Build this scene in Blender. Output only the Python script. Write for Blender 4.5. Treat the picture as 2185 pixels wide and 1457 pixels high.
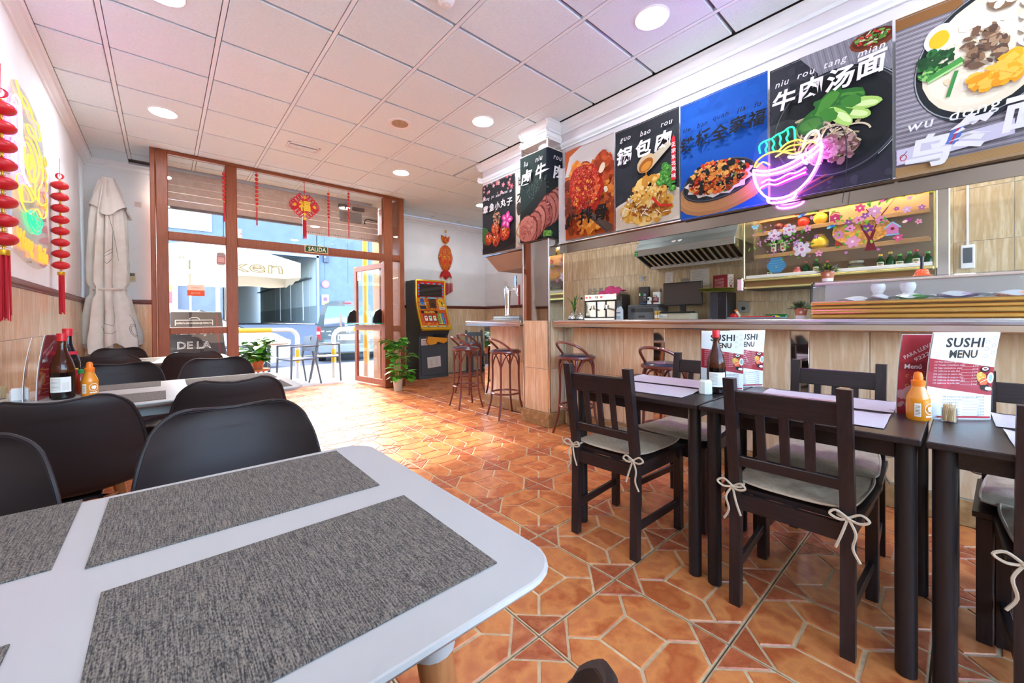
import bpy, bmesh, math, random
from mathutils import Vector, Matrix
PI = math.pi
for o in list(bpy.data.objects):
    bpy.data.objects.remove(o)
S = bpy.context.scene
COL = S.collection

# ---------------------------------------------------------------- camera
cd = bpy.data.cameras.new('camera')
cam = bpy.data.objects.new('camera', cd)
COL.objects.link(cam)
S.camera = cam
cd.sensor_width = 36.0
cd.lens = 36.0 * 847.17 / 2185.0
cd.shift_y = (686.48 - 728.5) / 2185.0
cd.clip_start = 0.02
_yaw, _pitch, _roll = 0.72044, 0.00734, -0.00812
_f = Vector((math.sin(_yaw) * math.cos(_pitch), math.cos(_yaw) * math.cos(_pitch), -math.sin(_pitch)))
_r = Vector((math.cos(_yaw), -math.sin(_yaw), 0))
_u = _r.cross(_f)
_cr, _sr = math.cos(_roll), math.sin(_roll)
_r2 = _r * _cr + _u * _sr
_u2 = _u * _cr - _r * _sr
cam.matrix_world = Matrix(((_r2.x, _u2.x, -_f.x, 0), (_r2.y, _u2.y, -_f.y, 0), (_r2.z, _u2.z, -_f.z, 1.0934), (0, 0, 0, 1)))

# ---------------------------------------------------------------- light
S.view_settings.view_transform = 'Standard'
S.view_settings.look = 'None'
S.view_settings.gamma = 1.0
S.view_settings.use_curve_mapping = False
S.view_settings.exposure = 1.62
LAMP = 61.0          # strength of the ceiling downlights
SUN = 3.8
SKY = 1.12
w = bpy.data.worlds.new('world')
S.world = w
w.use_nodes = True
nt = w.node_tree
sky = nt.nodes.new('ShaderNodeTexSky')
sky.sky_type = 'NISHITA'
sky.sun_disc = False
sky.sun_elevation = math.radians(34)
sky.sun_rotation = math.radians(5)
sky.air_density = 1.0
sky.dust_density = 2.0
bg = nt.nodes['Background']
nt.links.new(sky.outputs[0], bg.inputs[0])
bg.inputs[1].default_value = SKY
sl = bpy.data.lights.new('sun', 'SUN')
sl.energy = SUN
sl.angle = math.radians(1.2)
sl.color = (1.0, 0.93, 0.82)
so = bpy.data.objects.new('sun', sl)
COL.objects.link(so)
so.rotation_euler = Vector((-0.085, -1.0, -0.575)).to_track_quat('-Z', 'Y').to_euler()
so.location = (2, 12, 9)

# ---------------------------------------------------------------- helpers
def lin(h):
    if isinstance(h, str):
        h = h.lstrip('#')
        c = [int(h[i:i + 2], 16) / 255 for i in (0, 2, 4)]
        return tuple(x / 12.92 if x <= 0.04045 else ((x + 0.055) / 1.055) ** 2.4 for x in c)
    return tuple(h)

MATS = {}
def mat(n, c, r=0.5, m=0.0, c2=None, sc=6.0, st=(1, 1, 1), lo=0.35, hi=0.65, det=4, bump=0.0, bsc=60.0, bst=(1, 1, 1),
        trans=0.0, em=None, es=0.0, rnd=False, coat=0.0, spec=0.5, ior=1.45, var=0.0, wave=None, alpha=1.0, sss=0.0):
    if n in MATS:
        return MATS[n]
    M = bpy.data.materials.new(n)
    M.use_nodes = True
    t = M.node_tree
    p = t.nodes['Principled BSDF']
    I = p.inputs
    I['Base Color'].default_value = (*lin(c), 1)
    I['Roughness'].default_value = r
    I['Metallic'].default_value = m
    I['Transmission Weight'].default_value = trans
    I['Coat Weight'].default_value = coat
    I['Specular IOR Level'].default_value = spec
    I['IOR'].default_value = ior
    I['Alpha'].default_value = alpha
    if em:
        I['Emission Color'].default_value = (*lin(em), 1)
        I['Emission Strength'].default_value = es
    vec = None
    if c2 or bump or var:
        tc = t.nodes.new('ShaderNodeTexCoord')
        vec = tc.outputs['Object']
        oi = t.nodes.new('ShaderNodeObjectInfo')
        if rnd:
            ad = t.nodes.new('ShaderNodeVectorMath')
            ad.operation = 'MULTIPLY_ADD'
            cb = t.nodes.new('ShaderNodeCombineXYZ')
            for i in range(3):
                t.links.new(oi.outputs['Random'], cb.inputs[i])
            t.links.new(cb.outputs[0], ad.inputs[0])
            ad.inputs[1].default_value = (37.0, 53.0, 71.0)
            t.links.new(vec, ad.inputs[2])
            vec = ad.outputs[0]
    def noise(scale, stretch, detail):
        mp = t.nodes.new('ShaderNodeMapping')
        mp.inputs['Scale'].default_value = stretch
        t.links.new(vec, mp.inputs[0])
        nn = t.nodes.new('ShaderNodeTexNoise')
        nn.inputs['Scale'].default_value = scale
        nn.inputs['Detail'].default_value = detail
        t.links.new(mp.outputs[0], nn.inputs['Vector'])
        return nn.outputs[0]
    colour = None
    if c2:
        cr = t.nodes.new('ShaderNodeValToRGB')
        cols = [c] + (list(c2) if isinstance(c2, (list, tuple)) and not isinstance(c2[0], float) else [c2])
        e = cr.color_ramp.elements
        for k, cc in enumerate(cols):
            ps = lo + (hi - lo) * k / (len(cols) - 1)
            if k < 2:
                e[k].position = ps
                e[k].color = (*lin(cc), 1)
            else:
                q = e.new(ps)
                q.color = (*lin(cc), 1)
        t.links.new(noise(sc, st, det), cr.inputs[0])
        colour = cr.outputs[0]
    if var:
        hv = t.nodes.new('ShaderNodeHueSaturation')
        mr = t.nodes.new('ShaderNodeMapRange')
        mr.inputs['To Min'].default_value = 1 - var
        mr.inputs['To Max'].default_value = 1 + var
        t.links.new(oi.outputs['Random'], mr.inputs[0])
        t.links.new(mr.outputs[0], hv.inputs['Value'])
        if colour:
            t.links.new(colour, hv.inputs['Color'])
        else:
            hv.inputs['Color'].default_value = (*lin(c), 1)
        colour = hv.outputs[0]
    if colour:
        t.links.new(colour, I['Base Color'])
    if bump:
        bp = t.nodes.new('ShaderNodeBump')
        bp.inputs['Strength'].default_value = bump
        bp.inputs['Distance'].default_value = 0.01
        t.links.new(noise(bsc, bst, 3), bp.inputs['Height'])
        t.links.new(bp.outputs[0], I['Normal'])
    MATS[n] = M
    return M

def print_mat(n, r=0.6, spec=0.3):
    M = bpy.data.materials.new(n)
    M.use_nodes = True
    t = M.node_tree
    p = t.nodes['Principled BSDF']
    a = t.nodes.new('ShaderNodeAttribute')
    a.attribute_name = 'Col'
    t.links.new(a.outputs['Color'], p.inputs['Base Color'])
    p.inputs['Roughness'].default_value = r
    p.inputs['Specular IOR Level'].default_value = spec
    MATS[n] = M
    return M

def glass_mat(n, tint=(0.97, 0.985, 0.98), rough=0.0, k=1.0):
    M = bpy.data.materials.new(n)
    M.use_nodes = True
    t = M.node_tree
    t.nodes.remove(t.nodes['Principled BSDF'])
    out = t.nodes['Material Output']
    fr = t.nodes.new('ShaderNodeFresnel')
    ge = t.nodes.new('ShaderNodeNewGeometry')
    io = t.nodes.new('ShaderNodeMath')            # a thin pane bends nothing: same reflectance from either face
    io.operation = 'MULTIPLY_ADD'
    io.inputs[1].default_value = 1 / 1.5 - 1.5
    io.inputs[2].default_value = 1.5
    t.links.new(ge.outputs['Backfacing'], io.inputs[0])
    t.links.new(io.outputs[0], fr.inputs[0])
    ml = t.nodes.new('ShaderNodeMath')
    ml.operation = 'MULTIPLY'
    ml.inputs[1].default_value = k
    t.links.new(fr.outputs[0], ml.inputs[0])
    tr = t.nodes.new('ShaderNodeBsdfTransparent')
    tr.inputs[0].default_value = (*tint, 1)
    gl = t.nodes.new('ShaderNodeBsdfGlossy')
    gl.inputs['Roughness'].default_value = rough
    mx = t.nodes.new('ShaderNodeMixShader')
    t.links.new(ml.outputs[0], mx.inputs[0])
    t.links.new(tr.outputs[0], mx.inputs[1])
    t.links.new(gl.outputs[0], mx.inputs[2])
    t.links.new(mx.outputs[0], out.inputs[0])
    MATS[n] = M
    return M

def frame(o, x, y):
    x = Vector(x).normalized()
    y = Vector(y).normalized()
    z = x.cross(y)
    return Matrix(((x.x, y.x, z.x, o[0]), (x.y, y.y, z.y, o[1]), (x.z, y.z, z.z, o[2]), (0, 0, 0, 1)))

def TR(x=0, y=0, z=0, rz=0, rx=0, ry=0):
    return Matrix.Translation((x, y, z)) @ Matrix.Rotation(rz, 4, 'Z') @ Matrix.Rotation(ry, 4, 'Y') @ Matrix.Rotation(rx, 4, 'X')

class MB:
    def __init__(s):
        s.v = []; s.f = []; s.m = []; s.s = []
    def add(s, vs, fs, m=0, sm=False, T=None):
        b = len(s.v)
        s.v += [tuple(T @ Vector(q)) for q in vs] if T else [tuple(q) for q in vs]
        for f in fs:
            s.f.append([i + b for i in f]); s.m.append(m); s.s.append(sm)
        return s
    def box(s, c, d, m=0, b=0.0, T=None):
        x, y, z = d[0] / 2, d[1] / 2, d[2] / 2
        if b <= 0:
            vs = [(c[0] + i * x, c[1] + j * y, c[2] + k * z) for i in (-1, 1) for j in (-1, 1) for k in (-1, 1)]
            return s.add(vs, [(0, 1, 3, 2), (4, 6, 7, 5), (0, 4, 5, 1), (2, 3, 7, 6), (0, 2, 6, 4), (1, 5, 7, 3)], m, False, T)
        b = min(b, x * .49, y * .49, z * .49)
        vs = []
        for i in (-1, 1):
            for j in (-1, 1):
                for k in (-1, 1):
                    vs += [(i * x, j * (y - b), k * (z - b)), (i * (x - b), j * y, k * (z - b)), (i * (x - b), j * (y - b), k * z)]
        vs = [(c[0] + q[0], c[1] + q[1], c[2] + q[2]) for q in vs]
        def ix(i, j, k, a):
            return (((i > 0) * 2 + (j > 0)) * 2 + (k > 0)) * 3 + a
        fs = []
        for sg in (-1, 1):
            q = [ix(sg, -1, -1, 0), ix(sg, 1, -1, 0), ix(sg, 1, 1, 0), ix(sg, -1, 1, 0)]; fs.append(q if sg > 0 else q[::-1])
            q = [ix(-1, sg, -1, 1), ix(1, sg, -1, 1), ix(1, sg, 1, 1), ix(-1, sg, 1, 1)]; fs.append(q[::-1] if sg > 0 else q)
            q = [ix(-1, -1, sg, 2), ix(1, -1, sg, 2), ix(1, 1, sg, 2), ix(-1, 1, sg, 2)]; fs.append(q if sg > 0 else q[::-1])
        for i in (-1, 1):
            for j in (-1, 1):
                q = [ix(i, j, -1, 0), ix(i, j, 1, 0), ix(i, j, 1, 1), ix(i, j, -1, 1)]; fs.append(q[::-1] if i * j > 0 else q)
                q = [ix(i, -1, j, 0), ix(i, 1, j, 0), ix(i, 1, j, 2), ix(i, -1, j, 2)]; fs.append(q if i * j > 0 else q[::-1])
                q = [ix(-1, i, j, 1), ix(1, i, j, 1), ix(1, i, j, 2), ix(-1, i, j, 2)]; fs.append(q[::-1] if i * j > 0 else q)
                for k in (-1, 1):
                    q = [ix(i, j, k, 0), ix(i, j, k, 1), ix(i, j, k, 2)]; fs.append(q if i * j * k > 0 else q[::-1])
        return s.add(vs, fs, m, False, T)
    def tube(s, pts, r, n=8, closed=False, m=0, sm=True, T=None, cap=True):
        P = [Vector(p) for p in pts]
        N = len(P)
        R = r if isinstance(r, (list, tuple)) else [r] * N
        tan = []
        for i in range(N):
            a = P[(i - 1) % N] if (closed or i > 0) else P[i]
            b = P[(i + 1) % N] if (closed or i < N - 1) else P[i]
            d = (b - a)
            tan.append(d.normalized() if d.length > 1e-9 else Vector((0, 0, 1)))
        nn = tan[0].orthogonal().normalized()
        vs = []; fs = []
        for i in range(N):
            nn = (nn - tan[i] * nn.dot(tan[i]))
            nn = nn.normalized() if nn.length > 1e-6 else tan[i].orthogonal().normalized()
            bb = tan[i].cross(nn)
            for k in range(n):
                a = 2 * PI * k / n
                vs.append(P[i] + (nn * math.cos(a) + bb * math.sin(a)) * R[i])
        for i in range(N if closed else N - 1):
            j = (i + 1) % N
            for k in range(n):
                l = (k + 1) % n
                fs.append((i * n + k, i * n + l, j * n + l, j * n + k))
        if not closed and cap:
            fs.append(tuple(range(n))[::-1]); fs.append(tuple((N - 1) * n + k for k in range(n)))
        return s.add(vs, fs, m, sm, T)
    def cyl(s, a, b, r0, r1=None, n=12, m=0, sm=True, T=None):
        return s.tube([a, b], [r0, r0 if r1 is None else r1], n, False, m, sm, T)
    def lathe(s, prof, n=16, c=(0, 0, 0), m=0, sm=True, T=None, a0=0.0, sx=1, sy=1):
        vs = []; fs = []
        for (r, z) in prof:
            for k in range(n):
                a = a0 + 2 * PI * k / n
                vs.append((c[0] + r * math.cos(a) * sx, c[1] + r * math.sin(a) * sy, c[2] + z))
        for i in range(len(prof) - 1):
            for k in range(n):
                l = (k + 1) % n
                fs.append((i * n + k, i * n + l, (i + 1) * n + l, (i + 1) * n + k))
        if prof[0][0] > 1e-6:
            fs.append(tuple(range(n))[::-1])
        if prof[-1][0] > 1e-6:
            fs.append(tuple((len(prof) - 1) * n + k for k in range(n)))
        return s.add(vs, fs, m, sm, T)
    def ell(s, c, r, n=12, k=8, m=0, T=None):
        R = r if isinstance(r, (list, tuple)) else (r, r, r)
        pr = [(math.sin(PI * i / k), -math.cos(PI * i / k)) for i in range(k + 1)]
        vs = []; fs = []
        for (a, z) in pr:
            for j in range(n):
                t = 2 * PI * j / n
                vs.append((c[0] + R[0] * a * math.cos(t), c[1] + R[1] * a * math.sin(t), c[2] + R[2] * z))
        for i in range(k):
            for j in range(n):
                l = (j + 1) % n
                fs.append((i * n + j, i * n + l, (i + 1) * n + l, (i + 1) * n + j))
        return s.add(vs, fs, m, True, T)
    def prism(s, poly, z0, z1, m=0, T=None, mt=None):
        n = len(poly)
        vs = [(p[0], p[1], z0) for p in poly] + [(p[0], p[1], z1) for p in poly]
        ar = sum(poly[i][0] * poly[(i + 1) % n][1] - poly[(i + 1) % n][0] * poly[i][1] for i in range(n))
        A, B = tuple(range(n)), tuple(range(n, 2 * n))
        side = [(i, (i + 1) % n, n + (i + 1) % n, n + i) for i in range(n)]
        if ar < 0:
            side = [q[::-1] for q in side]; A, B = A[::-1], B[::-1]
        s.add(vs, [A[::-1]] + side, m, False, T)
        return s.add(vs, [B], m if mt is None else mt, False, T)
    def sheet(s, fn, nu, nv, th=0.0, m=0, T=None, sm=True, closed_u=False):
        g = [[Vector(fn(i / nu, j / nv)) for i in range(nu + (0 if closed_u else 1))] for j in range(nv + 1)]
        W = len(g[0])
        vs = [p for row in g for p in row]
        fs = []
        for j in range(nv):
            for i in range(nu):
                k = (i + 1) % W
                fs.append((j * W + i, j * W + k, (j + 1) * W + k, (j + 1) * W + i))
        if th == 0:
            return s.add(vs, fs, m, sm, T)
        nm = [Vector((0, 0, 0)) for _ in vs]
        for f in fs:
            n_ = (vs[f[1]] - vs[f[0]]).cross(vs[f[3]] - vs[f[0]]) + (vs[f[2]] - vs[f[1]]).cross(vs[f[3]] - vs[f[2]])
            for i in f:
                nm[i] += n_
        off = [v - (n_.normalized() if n_.length > 1e-12 else Vector((0, 0, 1))) * th for v, n_ in zip(vs, nm)]
        N = len(vs)
        fs2 = [tuple(i + N for i in f[::-1]) for f in fs]
        ed = []
        if not closed_u:
            for j in range(nv):
                ed.append((j * W, (j + 1) * W)); ed.append(((j + 1) * W + W - 1, j * W + W - 1))
        for i in range(nu):
            k = (i + 1) % W
            ed.append((k, i)); ed.append((nv * W + i, nv * W + k))
        fe = [(a, b, b + N, a + N) for a, b in ed]
        return s.add(vs + off, fs + fs2 + fe, m, sm, T)
    def build(s, name, mats, parent=None, M=None, ang=35):
        me = bpy.data.meshes.new(name)
        me.from_pydata(s.v, [], s.f)
        if not isinstance(mats, (list, tuple)):
            mats = [mats]
        for q in mats:
            me.materials.append(q)
        me.polygons.foreach_set('material_index', s.m)
        me.polygons.foreach_set('use_smooth', s.s)
        if any(s.s):
            me.set_sharp_from_angle(angle=math.radians(ang))
        me.update()
        o = bpy.data.objects.new(name, me)
        COL.objects.link(o)
        if parent:
            o.parent = parent
        if M is not None:
            o.matrix_local = M if parent else M
        return o

def tag(o, label, cat, group=None):
    o['label'] = label; o['category'] = cat
    if group:
        o['group'] = group
    return o
def thing(name, label, cat, loc=(0, 0, 0), rz=0.0, group=None, M=None):
    o = bpy.data.objects.new(name, None)
    COL.objects.link(o)
    o.empty_display_size = 0.05
    if M is not None:
        o.matrix_world = M
    else:
        o.location = loc; o.rotation_euler = (0, 0, rz)
    return tag(o, label, cat, group)
def struct(o, label=None):
    o['kind'] = 'structure'
    if label:
        o['label'] = label
    return o
def inst(src, parent, name=None, M=None):
    o = bpy.data.objects.new(name or src.name.split('.')[0], src.data)
    COL.objects.link(o)
    o.parent = parent
    if M is not None:
        o.matrix_local = M
    return o
def dup(root, loc, rz=0.0, label=None, group=None, M=None):
    r = root.copy()
    COL.objects.link(r)
    if M is not None:
        r.matrix_world = M
    else:
        r.location = loc; r.rotation_euler = (0, 0, rz)
    if label:
        r['label'] = label
    if group:
        r['group'] = group
    for ch in list(root.children):
        c = ch.copy(); COL.objects.link(c); c.parent = r
        for g in list(ch.children):
            d = g.copy(); COL.objects.link(d); d.parent = c
    return r

TXT = {}
def text2d(s, size=1.0, bold=0.0, shear=0.0, sx=1.0, res=3, sp=1.0):
    key = (s, bold, shear, res, sp)
    if key not in TXT:
        cu = bpy.data.curves.new('t', 'FONT')
        cu.body = s
        cu.size = 1.0
        cu.offset = bold
        cu.shear = shear
        cu.resolution_u = res
        cu.space_character = sp
        cu.fill_mode = 'FRONT'
        ob = bpy.data.objects.new('t', cu)
        me = bpy.data.meshes.new_from_object(ob)
        vs = [(v.co.x, v.co.y) for v in me.vertices]
        fs = [tuple(p.vertices) for p in me.polygons]
        bpy.data.objects.remove(ob); bpy.data.curves.remove(cu); bpy.data.meshes.remove(me)
        if vs:
            x0 = min(v[0] for v in vs); x1 = max(v[0] for v in vs); y0 = min(v[1] for v in vs); y1 = max(v[1] for v in vs)
        else:
            x0 = x1 = y0 = y1 = 0
        TXT[key] = (vs, fs, (x0, y0, x1, y1))
    vs, fs, bb = TXT[key]
    return [(x * size * sx, y * size) for x, y in vs], fs, tuple(q * size * (sx if i % 2 == 0 else 1) for i, q in enumerate(bb))

class Art:
    """flat print: coloured shapes laid one over another, a few hundredths of a millimetre apart"""
    def __init__(s, seed=1, dz=0.00004):
        s.v = []; s.f = []; s.c = []; s.z = 0.0; s.dz = dz; s.rg = random.Random(seed)
    def poly(s, pts, col, T=None):
        s.z += s.dz
        b = len(s.v)
        s.v += [(p[0], p[1], s.z) for p in pts]
        s.f.append(list(range(b, b + len(pts)))); s.c.append(lin(col))
    def rect(s, x0, y0, x1, y1, col):
        s.poly([(x0, y0), (x1, y0), (x1, y1), (x0, y1)], col)
    def blob(s, x, y, rx, ry, col, rot=0, jag=0.0, n=14, a0=0, a1=2 * PI):
        ca, sa = math.cos(rot), math.sin(rot)
        pts = []
        for k in range(n):
            a = a0 + (a1 - a0) * k / (n if a1 - a0 > 6.28 else n - 1)
            q = 1 + s.rg.uniform(-jag, jag)
            px, py = rx * math.cos(a) * q, ry * math.sin(a) * q
            pts.append((x + px * ca - py * sa, y + px * sa + py * ca))
        s.poly(pts, col)
    def line(s, pts, wd, col):
        for (a, b) in zip(pts, pts[1:]):
            dx, dy = b[0] - a[0], b[1] - a[1]
            L = math.hypot(dx, dy) or 1e-9
            nx, ny = -dy / L * wd / 2, dx / L * wd / 2
            s.z -= s.dz * 0.5
            s.poly([(a[0] - nx, a[1] - ny), (b[0] - nx, b[1] - ny), (b[0] + nx, b[1] + ny), (a[0] + nx, a[1] + ny)], col)
    def ring(s, x, y, rx, ry, wd, col, n=28, rot=0, a0=0, a1=2 * PI):
        ca, sa = math.cos(rot), math.sin(rot)
        P = []
        for k in range(n + 1):
            a = a0 + (a1 - a0) * k / n
            px, py = rx * math.cos(a), ry * math.sin(a)
            P.append((x + px * ca - py * sa, y + px * sa + py * ca))
        s.line(P, wd, col)
    def scatter(s, x, y, rx, ry, cols, n, r0, r1, jag=0.25, rot=None, asp=(0.5, 1.0), nv=7):
        for _ in range(n):
            a = s.rg.uniform(0, 2 * PI); q = math.sqrt(s.rg.random())
            r = s.rg.uniform(r0, r1)
            s.blob(x + rx * q * math.cos(a), y + ry * q * math.sin(a), r, r * s.rg.uniform(*asp), s.rg.choice(cols),
                   s.rg.uniform(0, PI) if rot is None else rot, jag, nv)
    def text(s, t, x, y, size, col, bold=0.0, shear=0.0, align='C', rot=0, sx=1.0, sp=1.0, fitw=None, res=2):
        vs, fs, bb = text2d(t, size, bold, shear, sx, res, sp)
        if not vs:
            return
        k = 1.0
        if fitw and bb[2] - bb[0] > 0:
            k = fitw / (bb[2] - bb[0])
        ox = {'C': -(bb[0] + bb[2]) / 2, 'L': -bb[0], 'R': -bb[2]}[align]
        oy = -(bb[1] + bb[3]) / 2
        ca, sa = math.cos(rot), math.sin(rot)
        s.z += s.dz
        b = len(s.v)
        for (px, py) in vs:
            px = (px + ox) * k; py = py + oy
            s.v.append((x + px * ca - py * sa, y + px * sa + py * ca, s.z))
        for f in fs:
            s.f.append([i + b for i in f]); s.c.append(lin(col))
    def clip(s, x0, y0, x1, y1):
        nv, nf, nc = [], [], []
        for f, c in zip(s.f, s.c):
            P = [s.v[i] for i in f]
            if all(x0 <= p[0] <= x1 and y0 <= p[1] <= y1 for p in P):
                pass
            else:
                for ax, lim, sg in ((0, x0, 1), (0, x1, -1), (1, y0, 1), (1, y1, -1)):
                    Q = []
                    for i in range(len(P)):
                        a, b = P[i], P[(i + 1) % len(P)]
                        da, db = sg * (a[ax] - lim), sg * (b[ax] - lim)
                        if da >= 0:
                            Q.append(a)
                        if da * db < 0:
                            t = da / (da - db)
                            Q.append(tuple(a[i2] + (b[i2] - a[i2]) * t for i2 in range(3)))
                    P = Q
                    if len(P) < 3:
                        break
            if len(P) >= 3:
                b = len(nv); nv += P; nf.append(list(range(b, b + len(P)))); nc.append(c)
        s.v, s.f, s.c = nv, nf, nc
        return s
    def strips(s, ax, n):
        """cut into n strips so that the print can follow a curved face"""
        lo = min(v[ax] for v in s.v); hi = max(v[ax] for v in s.v)
        P = Art(0)
        for k in range(n):
            a, b = lo + (hi - lo) * k / n, lo + (hi - lo) * (k + 1) / n
            idx = [i for i, f in enumerate(s.f) if min(s.v[j][ax] for j in f) < b and max(s.v[j][ax] for j in f) > a]
            B = Art(0)
            B.v, B.f, B.c = s.v, [s.f[i] for i in idx], [s.c[i] for i in idx]
            B.clip(*((a, -99, b, 99) if ax == 0 else (-99, a, 99, b)))
            o = len(P.v)
            P.v += B.v; P.f += [[i + o for i in f] for f in B.f]; P.c += B.c
        s.v, s.f, s.c = P.v, P.f, P.c
        return s
    def build(s, name, parent=None, M=None, m=None, warp=None):
        me = bpy.data.meshes.new(name)
        me.from_pydata([warp(v) for v in s.v] if warp else s.v, [], s.f)
        ca = me.color_attributes.new('Col', 'FLOAT_COLOR', 'CORNER')
        d = []
        for f, c in zip(s.f, s.c):
            d += [c[0], c[1], c[2], 1.0] * len(f)
        ca.data.foreach_set('color', d)
        me.materials.append(m or MATS['print'])
        me.update()
        o = bpy.data.objects.new(name, me)
        COL.objects.link(o)
        if parent:
            o.parent = parent
        if M is not None:
            o.matrix_local = M
        return o

def flower(A, x, y, r, col, mid, n=5, rot=0, inner=None):
    for k in range(n):
        a = rot + 2 * PI * k / n
        A.blob(x + r * .6 * math.cos(a), y + r * .6 * math.sin(a), r * .45, r * .32, col, a, 0.03, 8)
    if inner:
        A.blob(x, y, r * .45, r * .45, inner, 0, 0.05, 9)
    A.blob(x, y, r * .22, r * .22, mid, 0, 0.05, 8)
def interp(tab, t):
    for (a, va), (b, vb) in zip(tab, tab[1:]):
        if t <= b:
            k = (t - a) / (b - a) if b > a else 0
            k = max(0, k)
            return [x + (y - x) * k for x, y in zip(va, vb)]
    return list(tab[-1][1])
def smooth(pts, k=4, closed=False):
    """Catmull-Rom through points"""
    P = [Vector(p) for p in pts]
    n = len(P)
    out = []
    for i in range(n if closed else n - 1):
        p0 = P[(i - 1) % n] if (closed or i > 0) else P[0]
        p1 = P[i]; p2 = P[(i + 1) % n]
        p3 = P[(i + 2) % n] if (closed or i < n - 2) else P[-1]
        for j in range(k):
            t = j / k
            out.append(0.5 * ((2 * p1) + (p2 - p0) * t + (2 * p0 - 5 * p1 + 4 * p2 - p3) * t * t + (3 * p1 - p0 - 3 * p2 + p3) * t ** 3))
    if not closed:
        out.append(P[-1])
    return out
def rrect(x0, y0, x1, y1, r, n=5):
    pts = []
    for cx, cy, a in ((x1 - r, y0 + r, -PI / 2), (x1 - r, y1 - r, 0), (x0 + r, y1 - r, PI / 2), (x0 + r, y0 + r, PI)):
        for k in range(n + 1):
            t = a + PI / 2 * k / n
            pts.append((cx + r * math.cos(t), cy + r * math.sin(t)))
    return pts

# ---------------------------------------------------------------- materials
print_mat('print'); print_mat('print_gloss', 0.18, 0.5); print_mat('print_cloth', 0.75, 0.2)
glass_mat('glass'); glass_mat('clear', (0.98, 0.99, 0.985), 0.02, 0.8)
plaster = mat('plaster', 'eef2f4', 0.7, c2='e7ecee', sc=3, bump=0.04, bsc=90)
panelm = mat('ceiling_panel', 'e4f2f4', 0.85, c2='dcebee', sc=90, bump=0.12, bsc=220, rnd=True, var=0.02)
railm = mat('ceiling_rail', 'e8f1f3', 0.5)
darkgap = mat('dark_gap', '6f625c', 0.9)
crownm = mat('crown', 'ebeff1', 0.55)
frame_wood = mat('frame_wood', '8a4a24', 0.42, c2='783c1c', sc=14, st=(6, 6, .35), bump=0.05, bsc=80, bst=(4, 4, .2))
dado_wood = mat('dado_wood', '7a3f30', 0.35, c2='653026', sc=12, st=(1, 1, 8))
trav = mat('travertine', 'dcc3a2', 0.18, c2=('d0b08a', 'e2cdae', 'bf9a74'), sc=5.5, st=(5, .55, 5), lo=.28, hi=.8, det=6, rnd=True, var=0.05, bump=0.02, bsc=30, bst=(5, .6, 5))
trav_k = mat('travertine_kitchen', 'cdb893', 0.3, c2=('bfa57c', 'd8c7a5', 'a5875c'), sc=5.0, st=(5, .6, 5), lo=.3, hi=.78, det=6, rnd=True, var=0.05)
trav_d = mat('plinth_stone', 'a98458', 0.3, c2=('98744a', 'b8956a'), sc=14, det=6, rnd=True, var=0.05)
grout = mat('grout', 'd8cdb9', 0.8)
terra = mat('terracotta', 'c1713d', 0.32, c2=('b0592f', 'd0844a', 'bb6b3e', 'c98148'), sc=7.5, lo=.28, hi=.74, det=5, rnd=True, var=0.07, bump=0.05, bsc=40)
terra_e = mat('terracotta_embossed', 'b5603a', 0.36, c2=('a5522f', 'c4784a'), sc=12, lo=.3, hi=.7, rnd=True, var=0.06, bump=0.7, bsc=26)
jointm = mat('floor_joint', 'cbb491', 0.75, c2='b79c78', sc=30)
jointd = mat('floor_gap', '6f5f4d', 0.8)
white_top = mat('white_lacquer', 'b6b2ad', 0.34, spec=.35)
beech = mat('beech', 'b87b4b', 0.4, c2='a5683b', sc=10, st=(8, 8, .6), rnd=True)
chair_blk = mat('black_shell', '2a2120', 0.5, spec=.35, bump=0.02, bsc=300)
chair_pad = mat('black_pad', '262426', 0.4, spec=.4, bump=0.03, bsc=240)
black_wood = mat('black_wood', '221b1c', 0.3, c2='2f2526', sc=14, st=(.6, 8, 8), bump=0.06, bsc=60, bst=(.5, 8, 8))
black_woodv = mat('black_wood_upright', '221b1c', 0.3, c2='2f2526', sc=14, st=(8, 8, .6), bump=0.06, bsc=60, bst=(8, 8, .5))
black_metal = mat('black_metal', '1f1b1d', 0.4)
linen = mat('linen', 'cdbda4', 0.9, c2='bdab91', sc=60, bump=0.35, bsc=420, rnd=True)
linen_d = mat('linen_piping', 'c4b49c', 0.9)
mirror = mat('mirror', 'c9c2bb', 0.04, 1.0)
steel = mat('steel', 'dad7d4', 0.2, 1.0, bump=0.015, bsc=20, bst=(1, .1, 1))
steel_b = mat('steel_brushed', 'b8b5b0', 0.28, 1.0, c2='a8a59f', sc=20, st=(1, .1, 8))
chrome = mat('chrome', 'dddddd', 0.06, 1.0)
gold = mat('gold_trim', 'd3ab62', 0.24, 0.9)
goldp = mat('gold_paint', 'd9a728', 0.35, 0.6)
red_silk = mat('red_silk', 'c31a24', 0.45, coat=0.15)
red_cord = mat('red_cord', 'c2182a', 0.6)
burgundy = mat('burgundy_tube', '6e3128', 0.28, coat=0.3)
vinyl = mat('navy_vinyl', '2f3348', 0.26, coat=0.2)
dark_plastic = mat('dark_plastic', '3b3b3d', 0.35)
black_plastic = mat('black_plastic', '17171a', 0.3)
grey_plastic = mat('grey_plastic', '60666c', 0.45)
white_plastic = mat('white_plastic', 'ececea', 0.35)
paper = mat('paper', 'f0ece6', 0.8)
leafm = mat('leaf', '4d9a2a', 0.4, c2=('3c8423', '8cbb35'), sc=14, rnd=True, var=0.25, spec=0.4)
leafd = mat('leaf_dark', '3f7f2c', 0.45, c2=('2c6420', '6ea639'), sc=14, rnd=True, var=0.25)
stemm = mat('stem', '93a03b', 0.5)
soil = mat('soil', '3d2b1e', 0.95)
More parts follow.
